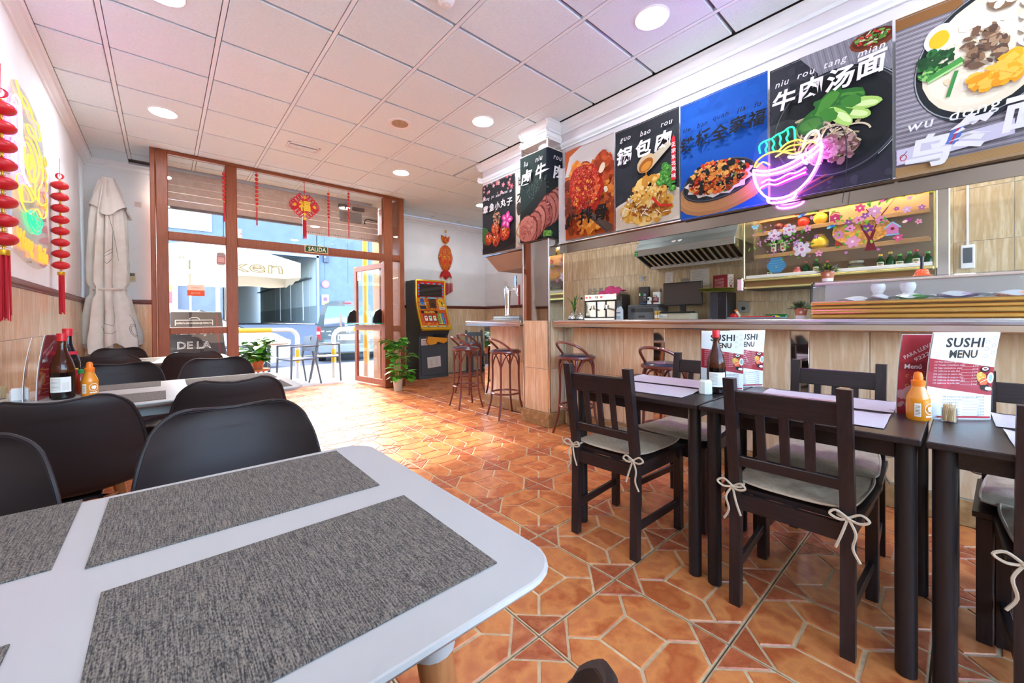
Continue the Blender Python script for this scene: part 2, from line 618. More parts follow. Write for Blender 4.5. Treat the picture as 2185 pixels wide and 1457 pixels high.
# ================================================================ SETTING
CZ = 3.09                      # ceiling height
XL, XR, YB = -0.70, 5.42, -2.6  # left wall, kitchen wall, wall behind the viewer
YF, YS = 7.0, 6.1              # street wall, storefront frame
FY = 6.95

# ---- floor -------------------------------------------------------
b = MB()
b.box(((XL + XR) / 2, (YB + 7.0) / 2, -0.06), (XR - XL, 7.0 - YB, 0.1))
floor = struct(b.build('floor', jointd), 'terracotta tiled restaurant floor with patterned tiles and pale joints')
PT = 0.4497
def inset(P, d):
    n = len(P); out = []
    for i in range(n):
        a, q, c = Vector(P[i - 1]), Vector(P[i]), Vector(P[(i + 1) % n])
        e1 = (q - a).normalized(); e2 = (c - q).normalized()
        n1 = Vector((-e1.y, e1.x)); n2 = Vector((-e2.y, e2.x))
        k = (n1 + n2); k = k / max(k.dot(n1), 0.25)
        out.append(tuple(q + k * d))
    return out
def tile_mesh():
    b = MB()
    g = 0.0028
    b.box((PT / 2, PT / 2, -0.0075), (PT - 2 * g, PT - 2 * g, 0.007), 0)
    t = .30 * PT; s0 = .32 * PT; s1 = .68 * PT; p0 = g; p1 = PT - g
    tri = [(p0, p0), (t, p0), (p0, t)]
    sq = [(s0, s0), (s1, s0), (s1, s1), (s0, s1)]
    hx = [(t, p0), (PT - t, p0), (PT - t / 2, t / 2), (s1, s0), (s0, s0), (t / 2, t / 2)]
    def rot(P, k):
        for _ in range(k):
            P = [(PT - y, x) for x, y in P]
        return P
    def piece(P, m, d):
        A = inset(P, d); B = inset(P, d + .0025)
        n = len(A)
        vs = [(x, y, -0.0042) for x, y in A] + [(x, y, 0.0) for x, y in B]
        fs = [(i, (i + 1) % n, n + (i + 1) % n, n + i) for i in range(n)] + [tuple(range(n, 2 * n))]
        b.add(vs, fs, m)
    for k in range(4):
        piece(rot(tri, k), 2, .0045)
        piece(rot(hx, k), 1, .0055)
    piece(sq, 1, .0055)
    c = .115 * PT
    for k in range(4):                      # the curled ornament embossed on each corner triangle
        for (x, y, r, a0, a1) in ((c * .72, c * .72, .013, .4, 4.3), (c * 1.35, c * .62, .0085, 2.6, 7.6), (c * .62, c * 1.35, .0085, -1.1, 3.9), (c * 1.02, c * 1.02, .009, .9, 5.4), (c * .36, c * .36, .006, 1.2, 5.0)):
            P = [(x + r * (1 - .45 * i / 7) * math.cos(a0 + (a1 - a0) * i / 7), y + r * (1 - .45 * i / 7) * math.sin(a0 + (a1 - a0) * i / 7)) for i in range(8)]
            P = rot(P, k)
            b.tube([(px, py, .0001) for px, py in P], .0009, 4, m=2)
    return b
ft = None
X0, Y0 = 1.862, 0.518
for i in range(-6, 8):
    for j in range(-3, 13):
        x, y = X0 + i * PT, Y0 + j * PT
        if x < XL - .4 or y > 5.95 or x + PT > XR:
            continue
        if x > 3.0 and y < 4.0:
            continue
        M = Matrix.Translation((x, y, 0))
        if ft is None:
            ft = tile_mesh().build('floor_tile', [jointm, terra, terra_e], floor, M)
        else:
            inst(ft, floor, 'floor_tile', M)
for i in range(-5, 3):          # the row cut at the threshold, out to the facade
    for j in (13, 14):
        x, y = X0 + i * PT, Y0 + j * PT
        if -0.2 < x < 2.9 and 5.9 < y < 6.9:
            inst(ft, floor, 'floor_tile', Matrix.Translation((x, y, 0)))
for i in (3, 4, 5, 6, 7):
    x, y = X0 + i * PT, Y0 + 13 * PT
    if x + PT < XR and y + PT < 7.1:
        inst(ft, floor, 'floor_tile', Matrix.Translation((x, y, 0)))

# ---- ceiling -----------------------------------------------------
b = MB()
b.box(((XL + XR) / 2, (YB + 7.05) / 2, CZ + 0.09), (XR - XL + .1, 7.05 - YB, 0.1))
ceiling = struct(b.build('ceiling', darkgap), 'white suspended ceiling of square panels')
GX, GY, GP = 2.739, 2.2823, 0.6057
pc = {}
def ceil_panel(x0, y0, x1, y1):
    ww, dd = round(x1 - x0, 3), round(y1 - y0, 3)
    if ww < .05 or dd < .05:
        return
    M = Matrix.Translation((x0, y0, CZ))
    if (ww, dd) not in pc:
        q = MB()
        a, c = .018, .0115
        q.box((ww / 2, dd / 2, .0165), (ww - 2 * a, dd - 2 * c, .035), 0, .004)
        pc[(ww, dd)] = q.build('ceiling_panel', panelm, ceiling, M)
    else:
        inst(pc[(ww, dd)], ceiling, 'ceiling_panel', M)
CX1 = 3.06
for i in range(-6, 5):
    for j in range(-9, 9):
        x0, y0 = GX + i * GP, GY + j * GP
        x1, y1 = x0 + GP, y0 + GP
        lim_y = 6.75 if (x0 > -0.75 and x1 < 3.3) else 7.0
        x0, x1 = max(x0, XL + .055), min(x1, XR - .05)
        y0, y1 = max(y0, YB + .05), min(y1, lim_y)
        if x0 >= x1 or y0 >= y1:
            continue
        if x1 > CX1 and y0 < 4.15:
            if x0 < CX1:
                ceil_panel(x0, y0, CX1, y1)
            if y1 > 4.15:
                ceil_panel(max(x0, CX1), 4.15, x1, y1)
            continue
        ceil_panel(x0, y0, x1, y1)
for i in range(-5, 5):
    x = GX + i * GP
    b = MB()
    ya = YB if x < CX1 else 4.15
    b.box((0, (ya + 6.75) / 2, 0.016), (.026, 6.75 - ya, .03))
    b.build('ceiling_rail', railm, ceiling, Matrix.Translation((x, 0, CZ)))
for j in range(-7, 8):
    y = GY + j * GP
    if y < YB or y > 6.9:
        continue
    xe = CX1 if y < 4.15 else XR
    b = MB()
    b.box(((XL + xe) / 2, 0, 0.034), (xe - XL, .024, .02))
    b.build('ceiling_rail', darkgap, ceiling, Matrix.Translation((0, y, CZ)))

# ---- walls -------------------------------------------------------
TILES = {}
def tile(parent, ww, hh, M, m, th=.008, name='wall_tile', bv=.0012):
    k = (round(ww, 3), round(hh, 3), m.name, th)
    if k not in TILES:
        q = MB()
        q.box((ww / 2, hh / 2, th / 2), (ww - .003, hh - .003, th), 0, bv)
        TILES[k] = q.build(name, m, parent, M)
        return TILES[k]
    return inst(TILES[k], parent, name, M)
def tile_wall(parent, origin, xd, w_, zs, tw, m, start=0.0, name='wall_tile'):
    """clad a strip w_ wide, in rows between the heights zs; xd points right as one looks at the wall"""
    x = -start
    while x < w_ - 1e-4:
        a, c = max(x, 0), min(x + tw, w_)
        if c - a > .02:
            for z0, z1 in zip(zs, zs[1:]):
                o = Vector(origin) + Vector(xd) * a + Vector((0, 0, z0))
                tile(parent, c - a, z1 - z0, frame(o, xd, (0, 0, 1)), m, name=name)
        x += tw
def wallbox(name, c, d, m, label):
    q = MB(); q.box(c, d)
    return struct(q.build(name, m), label)
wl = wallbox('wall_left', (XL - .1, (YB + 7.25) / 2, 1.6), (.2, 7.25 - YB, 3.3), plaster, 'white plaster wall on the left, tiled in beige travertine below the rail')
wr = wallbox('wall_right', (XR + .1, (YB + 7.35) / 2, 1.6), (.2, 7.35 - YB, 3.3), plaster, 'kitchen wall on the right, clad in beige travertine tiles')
q = MB()
q.box(((XL + XR) / 2, YB - .1, .2), (XR - XL + .4, .2, .5)); q.box(((XL + XR) / 2, YB - .1, 3.1), (XR - XL + .4, .2, .3))
q.box((XL - .05, YB - .1, 1.6), (.3, .2, 3.3)); q.box((XR + .05, YB - .1, 1.6), (.3, .2, 3.3))
wb = struct(q.build('wall_back', plaster), 'white wall behind the viewer, cut open for the added fill window')
w2 = struct(thing('fill_window', 'wide unseen window added behind the viewer for sky fill', 'window', (0, YB - .1, 0)))  # unseen window, added to let sky light fill the room from behind
del w2['category']
for k in range(6):
    x = XL + .12 + (XR - XL - .24) * k / 5
    q = MB(); q.box((x, 0, 1.7), (.06, .08, 2.5), 0, .005); q.build('mullion', frame_wood, w2)
    if k < 5:
        q = MB(); q.box((x + (XR - XL - .24) / 10, 0, 1.7), ((XR - XL - .24) / 5 - .06, .008, 2.5)); q.build('pane', MATS['glass'], w2)
b = MB()
b.box(((XL - .1) / 2, YF + .12, 1.6), (-.1 - XL, .24, 3.3))
b.box(((3.0 + XR) / 2, 7.22, 1.6), (XR - 3.0, .24, 3.3))
b.box((1.45, 7.06, 3.2), (3.1, .36, .24))
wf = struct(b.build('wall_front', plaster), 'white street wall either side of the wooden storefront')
rows4 = [0, .33, .66, .99, 1.318]
tile_wall(wl, (XL, YB, 0), (0, 1, 0), 7.0 - YB, rows4, .45, trav, .1)
tile_wall(wf, (XL, YF, 0), (1, 0, 0), .6, rows4, .45, trav, 0)
tile_wall(wf, (3.0, 7.1, 0), (1, 0, 0), XR - 3.0, rows4, .33, trav, .1)
tile_wall(wr, (XR, 7.1, 0), (0, -1, 0), 7.1 - 5.85, rows4, .45, trav, .1)
tile_wall(wr, (XR, 5.85, 0), (0, -1, 0), 5.85 + 1.5, [0.88, 1.28, 1.75, 2.22, 2.66], .345, trav_k, .08)

def trim(name, prof, origin, xd, length, m, label):
    """sweep a profile (distance from the wall, height) along a wall; xd points out of the wall"""
    q = MB()
    q.prism(prof, 0, length, T=frame(origin, xd, (0, 0, 1)))
    return struct(q.build(name, m), label)
dado = [(0, 0), (.012, 0), (.012, .012), (.024, .022), (.024, .04), (.016, .046), (.016, .056), (.008, .06), (0, .06)]
crown = [(0, 0), (.072, 0), (.072, -.012), (.058, -.02), (.05, -.045), (.03, -.066), (.014, -.074), (.014, -.1), (0, -.1)]
trim('trim_1', dado, (XL, 7.0, 1.318), (1, 0, 0), 7.0 - YB, dado_wood, 'brown wooden dado rail along the left wall')
trim('trim_2', dado, (-.1, YF, 1.318), (0, -1, 0), .6, dado_wood, 'short brown dado rail behind the folded parasol')
trim('trim_3', dado, (XR, 7.1, 1.318), (0, -1, 0), XR - 3.0, dado_wood, 'brown dado rail behind the slot machine')
trim('trim_4', [(-x, z) for x, z in dado], (XR, 7.1, 1.318), (1, 0, 0), 7.1 - 5.85, dado_wood, 'brown dado rail on the wall behind the bar')
trim('trim_5', crown, (XL, 7.0, CZ), (1, 0, 0), 7.0 - YB, crownm, 'white crown moulding along the left wall')
trim('trim_6', crown, (-.1, YF, CZ), (0, -1, 0), .6, crownm, 'white crown moulding in the corner by the folded parasol')
trim('trim_7', crown, (XR, 7.1, CZ), (0, -1, 0), XR - 3.0, crownm, 'white crown moulding over the slot machine')

# ---- bulkhead over the bar, pillar --------------------------------
b = MB()
b.box((3.37, (YB + 4.1) / 2, (2.55 + CZ) / 2), (.50, 4.1 - YB, CZ - 2.55 - .002))
bulk = struct(b.build('wall_bulkhead', mat('bulkhead_paint', 'd6d2d6', .7)), 'white bulkhead over the bar with two crown mouldings')
def crown_at(z, prof, k):
    P = [(x * k, y) for x, y in prof]
    q = MB()
    q.prism([(-x, y) for x, y in P], -4.1 - .03, 2.6, T=frame((3.12, 0, z), (1, 0, 0), (0, 0, 1)))
    q.prism(P, 3.05, 3.62, T=frame((0, 4.1, z), (0, 1, 0), (0, 0, 1)))
    q.build('moulding', crownm, bulk)
crown_at(CZ - .003, crown, .85)
step = [(0, 0), (.02, 0), (.02, -.014), (.03, -.02), (.03, -.034), (.014, -.05), (.014, -.064), (0, -.064)]
crown_at(2.90, step, 1.0)
pil = thing('pillar', 'square pillar at the bar end with mirror faces above stone tiles', 'pillar', (2.905, 2.94, 0))
b = MB()
b.box((.135, 0, CZ / 2), (.23, .36, CZ - .004))
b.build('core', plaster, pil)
for zz, pr in ((CZ - .003, crown), (2.965, step)):
    q = MB()
    P = [(-x * .7, y) for x, y in pr]
    q.prism(P, -.195, .195, T=frame((0.02, 0, zz), (1, 0, 0), (0, 0, 1)))
    q.prism([(x * .7, y) for x, y in pr], -.02, .21, T=frame((0, .18, zz), (0, 1, 0), (0, 0, 1)))
    q.prism([(-x * .7, y) for x, y in pr], -.02, .21, T=frame((0, -.18, zz), (0, 1, 0), (0, 0, 1)))
    q.build('moulding', crownm, pil)
b = MB(); b.box((.012, 0, 1.985), (.014, .345, 1.82)); b.build('mirror_panel', mirror, pil)
b = MB(); b.box((.12, -.187, 1.985), (.20, .014, 1.82)); b.build('mirror_panel', mirror, pil)
b = MB(); b.box((.12, .187, 1.985), (.20, .014, 1.82)); b.build('mirror_panel', mirror, pil)
for yy in (-.187, .187):
    b = MB(); b.box((.01, yy, 1.52), (.024, .02, 2.77), 0, .004); b.build('steel_corner', steel, pil)
b = MB(); b.box((.225, -.19, 1.985), (.016, .018, 1.82), 0, .003); b.build('steel_corner', steel, pil)
for z0, z1 in ((.14, .58), (.58, 1.075)):
    for k in range(2):
        tile(pil, .172, z1 - z0, frame((.008, .172 - .172 * k, z0), (0, -1, 0), (0, 0, 1)), trav)
    tile(pil, .21, z1 - z0, frame((.012, -.18, z0), (1, 0, 0), (0, 0, 1)), trav)
    tile(pil, .21, z1 - z0, frame((.222, .18, z0), (-1, 0, 0), (0, 0, 1)), trav)
b = MB(); b.box((.10, 0, .07), (.25, .415, .138), 0, .003); b.build('plinth', trav_d, pil)

# ---- bar counter -------------------------------------------------
bar = thing('bar_counter', 'long bar counter clad in travertine with narrow mirror strips', 'counter', (3.13, 0, 0))
b = MB(); b.box((.09, (YB + 2.74) / 2, .51), (.18, 2.74 - YB, 1.0)); b.build('carcass', grout, bar)
seg = [2.62, 1.74, 1.64, .76, .66, -.22, -.32, -1.2, -1.3, -2.2]
for k in range(0, len(seg), 2):
    y1, y0 = seg[k], seg[k + 1]
    tw = (y1 - y0) / 3
    for q in range(3):
        for z0, z1 in ((.14, .565), (.565, 1.0)):
            tile(bar, tw, z1 - z0, frame((0, y1 - q * tw, z0), (0, -1, 0), (0, 0, 1)), trav)
for y1, y0 in ((2.72, 2.62), (1.74, 1.64), (.76, .66), (-.22, -.32), (-1.2, -1.3)):
    tile(bar, .1, .87, frame((0, y1, .13), (0, -1, 0), (0, 0, 1)), mirror, name='mirror_strip')
for k in range(10):
    tile(bar, .48, .135, frame((-.012, 2.70 - .48 * k, .003), (0, -1, 0), (0, 0, 1)), trav_d, .014, 'plinth_tile')
edge = [(0, -.006), (.004, 0), (.80, 0), (.80, -.03), (.02, -.03), (.02, -.058), (.012, -.07), (.002, -.07), (-.004, -.064), (-.004, -.034), (-.010, -.030), (-.012, -.016), (-.008, -.008)]
wt = thing('worktop', 'polished stainless steel worktop along the long bar counter', 'worktop', (2.945, 0, 1.077))
q = MB(); q.prism(edge, -2.715, -YB, T=frame((0, 0, 0), (1, 0, 0), (0, 0, 1))); q.box((.52, 2.93, -.015), (.56, .44, .03)); q.build('slab', steel, wt)
bar2 = thing('bar_counter', 'short end of the bar with beer tap, beyond the mirror pillar', 'counter', (3.13, 0, 0))
b = MB(); b.box((.25, 3.62, .51), (.5, .94, 1.0)); b.build('carcass', grout, bar2)
for k in range(3):
    for z0, z1 in ((.14, .60), (.60, 1.0)):
        tile(bar2, .265, z1 - z0, frame((0, 3.98 - .265 * k, z0), (0, -1, 0), (0, 0, 1)), trav)
tile(bar2, .12, .87, frame((0, 4.10, .13), (0, -1, 0), (0, 0, 1)), mirror, name='mirror_strip')
tile(bar2, .5, .87, frame((.5, 4.09, .13), (-1, 0, 0), (0, 0, 1)), mirror, name='mirror_strip')
for k in range(2):
    tile(bar2, .475, .135, frame((-.012, 4.09 - .475 * k, .003), (0, -1, 0), (0, 0, 1)), trav_d, .014, 'plinth_tile')
wt2 = thing('worktop', 'stainless worktop on the short bar end beneath the beer tap', 'worktop', (2.86, 0, 1.077))
q = MB(); q.prism(edge, -4.13, -3.145, T=frame((0, 0, 0), (1, 0, 0), (0, 0, 1)))
q.build('slab', steel, wt2)

# fascia behind the banners, valance, soffit box
fas = thing('bar_fascia', 'fascia over the bar with stainless valance and lit edge strip', 'fascia', (3.0, 0, 0))
b = MB(); b.box((.075, (YB + 2.72) / 2, 2.22), (.09, 2.72 - YB, .76)); b.build('board', plaster, fas)
b = MB(); b.box((.05, (YB + 2.72) / 2, 1.795), (.02, 2.72 - YB, .09)); b.build('valance', mat('dark_steel', '7a6d62', .12, 1.0), fas)
b = MB(); b.box((.035, (YB + 2.72) / 2, 1.845), (.05, 2.72 - YB, .012), 0, .003); b.build('edge_strip', chrome, fas)
b = MB(); b.box((.075, 3.55, 2.31), (.09, .80, .86)); b.build('board', plaster, fas)
b = MB(); b.box((.04, 3.55, 1.872), (.05, .80, .012)); b.build('edge_strip', chrome, fas)
q = MB(); q.prism([(.03, 1.862), (.6, 1.862), (.6, 1.70), (.22, 1.70)], -3.93, -3.16, T=frame((0, 0, 0), (1, 0, 0), (0, 0, 1)))
q.build('soffit_box', mat('soffit', 'a08c7c', .5), fas)

# ---- storefront --------------------------------------------------
sf = struct(thing('window_1', 'reddish brown wooden storefront with glass panes', 'window', (0, YS, 0)))
del sf['category']
def member(name, x0, x1, z0, z1, d=.09, b_=.006):
    q = MB(); q.box(((x0 + x1) / 2, d / 2, (z0 + z1) / 2), (x1 - x0, d, z1 - z0), 0, b_)
    return q.build(name, frame_wood, sf)
member('post', -.10, -.055, 0, CZ - .004, .8)
member('post', -.05, .055, 0, CZ - .004, .10)
member('post', .60, .72, 0, 3.05)
member('post', 2.655, 2.80, 0, 3.05)
member('post', 2.92, 3.0, 0, CZ - .004, .10)
member('top_rail', .055, 2.92, 3.05, CZ - .004)
member('transom', .055, .60, 2.05, 2.145)
member('transom', .72, 2.655, 2.04, 2.15)
member('transom', 2.80, 2.92, 2.045, 2.145)
member('rail', .055, .60, .945, 1.02)
member('rail', 2.80, 2.92, .905, 1.0)
member('rail', .055, .60, .02, .13)
member('rail', 2.80, 2.92, .02, .13)
gm = MATS['glass']
def pane(x0, x1, z0, z1, y=.045):
    q = MB(); q.box(((x0 + x1) / 2, y, (z0 + z1) / 2), (x1 - x0, .008, z1 - z0))
    return q.build('pane', gm, sf)
for x0, x1, z0, z1 in ((.055, .60, 2.145, 3.05), (.72, 2.655, 2.15, 3.05), (2.80, 2.92, 2.145, 3.05), (.055, .60, 1.02, 2.05),
                       (.055, .60, .13, .945), (2.80, 2.92, 1.0, 2.045), (2.80, 2.92, .13, .905)):
    pane(x0, x1, z0, z1)
beadm = mat('glazing_bead', 'cfc6c0', .5)
for x0, x1, z in ((.055, .60, 3.045), (.72, 2.655, 3.045), (.055, .60, 1.022), (.055, .60, 2.147)):
    q = MB(); q.box(((x0 + x1) / 2, .03, z), (x1 - x0, .02, .008)); q.build('bead', beadm, sf)
# side return on the right of the lobby
q = MB(); q.box((2.975, .5, 1.54), (.05, .8, 3.08)); q.build('side_panel', frame_wood, sf)
# open door leaf
dr = struct(thing('door_1', 'open glazed door leaf in brown wooden frame with green shelf', 'door', (2.70, 6.19, .03), math.atan2(.93, -.15)))
del dr['category']
LW, LH = .92, 1.99
q = MB()
q.box((.035, 0, LH / 2), (.07, .045, LH), 0, .004)
q.box((LW - .035, 0, LH / 2), (.07, .045, LH), 0, .004)
q.box((LW / 2, 0, .045), (LW - .14, .045, .09))
q.box((LW / 2, 0, LH - .04), (LW - .14, .045, .08))
q.box((LW / 2, 0, .935), (LW - .14, .045, .09))
q.build('leaf_frame', mat('door_wood', 'a8674b', .4, c2='99593d', sc=14, st=(6, 6, .4)), dr)
q = MB(); q.box((LW / 2, 0, .485), (LW - .14, .008, .80)); q.build('pane', gm, dr)
q = MB(); q.box((LW / 2, 0, 1.445), (LW - .14, .008, .93)); q.build('pane', gm, dr)
for z in (.2, .75, 1.35, 1.85):
    q = MB(); q.cyl((-.01, -.025, z - .04), (-.01, -.025, z + .04), .013); q.build('hinge', black_plastic, dr)
greenedge = mat('green_glass', '2f9f86', .1, trans=.3)
q = MB(); q.box((LW / 2, .11, 1.005), (LW, .16, .018), 0, .004); q.build('shelf', greenedge, dr)
for x in (.06, LW - .06):
    q = MB(); q.prism([(0, 0), (.16, 0), (.15, .10), (.11, .19), (.06, .22), (.02, .22), (0, .2)], -.012, .012, T=frame((x, .03, 1.015), (0, 1, 0), (0, 0, 1)))
    q.build('bracket', black_plastic, dr)
A = Art(3)
A.rect(0, 0, .11, .15, 'f3f1ec')
A.rect(.02, .115, .09, .125, '3a4a8a')
for k, c in enumerate(('d23a3a', '3a5ad2', 'e6b93a', '3aa05a')):
    A.rect(.012 + k * .024, .05, .03 + k * .024, .09, c)
A.build('sticker', dr, frame((LW - .1, .012, 1.75), (-1, 0, 0), (0, 0, 1)))

# ---- downlights, speaker, vent -------------------------------------
diffm = mat('lamp_diffuser', 'ffffff', .5, em='eaf0fb', es=LAMP)
def downlight(x, y, label):
    t = thing('downlight', label, 'ceiling light', (x, y, CZ - .002), 0, 'round ceiling downlights')
    q = MB(); q.lathe([(.086, -.002), (.105, -.010), (.112, -.004), (.112, .004)], 32); q.build('trim_ring', white_plastic, t)
    q = MB(); q.lathe([(0, -.006), (.086, -.006)], 32); q.f[:] = [f[::-1] for f in q.f]; q.build('diffuser', diffm, t)
    return t
dl0 = downlight(.02, 5.03, 'round lit downlight in the ceiling nearest the folded parasol')
for x, y, lb in ((.02, 3.2, 'round lit downlight cut by the top edge, above the left tables'), (.02, 1.37, 'round downlight above the nearest white table'), (.02, -.45, 'round downlight behind the viewer on the left'),
                 (2.44, 5.03, 'round lit downlight between the vent and the slot machine'), (2.44, 3.2, 'round lit downlight before the mirror pillar'), (2.46, 1.37, 'large round lit downlight above the black tables'),
                 (2.44, -.45, 'round downlight behind the viewer on the right'), (4.21, 5.57, 'round downlight half hidden behind the octopus ball banner'),
                 (.02, -1.9, 'round downlight at the far back on the left'), (2.44, -1.9, 'round downlight at the far back on the right')):
    dup(dl0, (x, y, CZ - .002), 0, lb)
for y in (3.3, 1.6, 0.0):
    dup(dl0, (4.25, y, CZ - .002), 0, 'round downlight over the kitchen behind the bulkhead, %s' % {3.3: 'nearest the pillar', 1.6: 'before the hood', 0.0: 'before the display cabinet'}[y])
sp = thing('ceiling_speaker', 'round beige loudspeaker grille set in the ceiling', 'speaker', (1.83, 3.79, CZ))
q = MB(); q.lathe([(.082, -.004), (.115, -.008), (.12, .002)], 28); q.build('rim', white_plastic, sp)
q = MB(); q.lathe([(0, -.006), (.084, -.004)], 28); q.f[:] = [f[::-1] for f in q.f]; q.build('grille', mat('grille', 'c9b08c', .7, c2='8e7a5e', sc=260, lo=.45, hi=.55), sp)
vn = thing('ceiling_vent', 'white slotted rectangular light vent in a ceiling panel', 'vent', (1.23, 5.03, CZ - .002))
q = MB()
for a in ((0, .085, .33, .02), (0, -.085, .33, .02), (.155, 0, .02, .19), (-.155, 0, .02, .19)):
    q.box((a[0], a[1], -.005), (a[2], a[3], .012), 0, .003)
q.build('frame', white_plastic, vn)
for k in range(4):
    q = MB(); q.box((0, -.054 + k * .036, -.003), (.29, .024, .006), T=TR(rx=.3)); q.build('slat', white_plastic, vn)
det = thing('smoke_detector', 'small white dome detector at the top edge of the ceiling', 'detector', (1.34, 2.12, CZ))
q = MB(); q.lathe([(0, -.055), (.03, -.05), (.05, -.03), (.055, -.004), (.055, .002)][::1], 20); q.build('dome', white_plastic, det)
# ================================================================ WHITE TABLES AND SHELL CHAIRS
TH = .735
def white_table(label, x0, y0, x1, y1):
    t = thing('dining_table', label, 'table', ((x0 + x1) / 2, (y0 + y1) / 2, 0), 0, 'white dining tables')
    hx, hy = (x1 - x0) / 2, (y1 - y0) / 2
    q = MB()
    P = rrect(-hx, -hy, hx, hy, .07, 6)
    n = len(P)
    rows = [(inset(P, .022), TH - .024), (inset(P, .004), TH - .012), (P, TH - .006), (inset(P, .002), TH - .001), (inset(P, .005), TH)]
    vs = []; fs = []
    for R, z in rows:
        vs += [(a, b_, z) for a, b_ in R]
    for k in range(len(rows) - 1):
        for i in range(n):
            fs.append((k * n + i, k * n + (i + 1) % n, (k + 1) * n + (i + 1) % n, (k + 1) * n + i))
    q.add(vs, [tuple(range(n))[::-1]], 0)
    q.f += [list(f) for f in fs]; q.m += [0] * len(fs); q.s += [True] * len(fs)
    q.add(vs[-n:], [tuple(range(n))], 0)
    q.build('tabletop', white_top, t)
    q = MB()
    for sx in (-1, 1):
        q.box((sx * (hx - .13), 0, TH - .052), (.022, 2 * hy - .26, .055))
    for sy in (-1, 1):
        q.box((0, sy * (hy - .13), TH - .052), (2 * hx - .26, .022, .055))
    q.build('apron', white_top, t)
    for sx in (-1, 1):
        for sy in (-1, 1):
            q = MB(); a = (sx * (hx - .15), sy * (hy - .15), TH - .06); b = (sx * (hx - .085), sy * (hy - .085), 0)
            q.cyl(a, b, .029, .017, 14)
            lg = q.build('leg', beech, t)
            q = MB(); q.cyl((a[0] - sx * .002, a[1] - sy * .002, TH - .024), (a[0] + sx * .008, a[1] + sy * .008, TH - .135), .034, .031, 14)
            q.build('leg_socket', white_top, lg)
    return t
T1 = (-.69, .384, .443, 1.165); T2 = (-.69, 2.395, .585, 3.215); T3 = (-.69, 4.66, .495, 5.40)
white_table('white lacquered dining table closest to the viewer with beech legs', *T1)
white_table('second white dining table along the left wall, carrying the sauce bottles', *T2)
white_table('farthest white dining table, by the storefront window', *T3)

PROF = [(0, .235, .432, .19), (.06, .23, .448, .205), (.2, .14, .443, .232), (.36, .02, .434, .240), (.47, -.10, .436, .240), (.54, -.165, .452, .240), (.60, -.20, .50, .238),
        (.68, -.222, .575, .235), (.78, -.245, .66, .228), (.88, -.266, .745, .207), (.94, -.277, .79, .180), (.98, -.280, .815, .145), (.995, -.279, .8205, .125), (1.0, -.277, .822, .105)]
def herm(tab, t):
    for i in range(len(tab) - 1):
        (a, va), (b, vb) = tab[i], tab[i + 1]
        if t <= b or i == len(tab) - 2:
            k = (t - a) / (b - a)
            (p, vp), (n, vn) = tab[max(0, i - 1)], tab[min(len(tab) - 1, i + 2)]
            out = []
            for x0, x1, x2, x3 in zip(vp, va, vb, vn):
                m1 = (x2 - x0) / (b - p) * (b - a); m2 = (x3 - x1) / (n - a) * (b - a)
                out.append((2 * k ** 3 - 3 * k * k + 1) * x1 + (k ** 3 - 2 * k * k + k) * m1 + (3 * k * k - 2 * k ** 3) * x2 + (k ** 3 - k * k) * m2)
            return out
def shell_pt(u, v):
    tab = [(p[0], p[1:]) for p in PROF]
    y, z, hw = herm(tab, v)
    a = 2 * u - 1
    cv = abs(a) ** 2.4
    k = max(0, min(1, (v - .45) / .25))
    x = a * hw
    y2 = y + cv * (.075 * k * (1 - .55 * max(0, (v - .85) / .15)))
    z2 = z + cv * .045 * (1 - k) * (1 if v > .1 else v * 10)
    if v > .9:
        z2 -= .0
        z2 += .012 * (abs(a) ** 1.5) - .006
    return (x, y2, z2)
def make_shell_chair(label):
    t = thing('shell_chair', label, 'chair', (0, 0, 0), 0, 'black shell chairs at the white tables')
    q = MB(); q.sheet(lambda u, v: shell_pt(u, 1 - (1 - v) ** 1.6), 28, 56, .007)
    q.build('shell', chair_blk, t, ang=60)
    q = MB()
    E_ = [Vector(shell_pt(i / 18, 1)) for i in range(19)]
    E2 = [Vector(shell_pt(1, 1 - (j / 40) ** 1.6)) for j in range(1, 41)]
    E3 = [Vector(shell_pt(1 - i / 18, 0)) for i in range(1, 19)]
    E4 = [Vector(shell_pt(0, 1 - (1 - j / 40) ** 1.6)) for j in range(1, 40)]
    q.tube(E_ + E2 + E3 + E4, .0055, 6, True)
    q.build('rim', chair_blk, t)
    q = MB()
    def pad(u, v):
        p = Vector(shell_pt(.09 + .82 * u, .03 + .43 * v))
        e = min(1, min(u, 1 - u) * 7, min(v, 1 - v) * 7)
        return p + Vector((0, 0, .003 + .024 * math.sqrt(max(0, e))))
    q.sheet(pad, 14, 14, .004)
    q.build('seat_pad', chair_pad, t, ang=60)
    q = MB()
    q.box((0, .02, .412), (.20, .24, .016), 0, .004)
    for s in (-1, 1):
        q.tube([(s * .16, .15, .40), (s * .05, .05, .408), (s * .05, -.05, .408), (s * .16, -.12, .40)], .009, 6)
    q.build('underframe', black_metal, t)
    for sx in (-1, 1):
        for sy, yy, y2 in ((1, .14, .215), (-1, -.10, -.20)):
            q = MB(); q.cyl((sx * .125, yy, .412), (sx * .205, y2, 0), .021, .012, 12)
            q.build('leg', beech, t)
    return t
c0 = make_shell_chair('black shell chair across the nearest white table, its right back corner catching violet light')
c0.location = (.165, 1.82 - .52, 0)
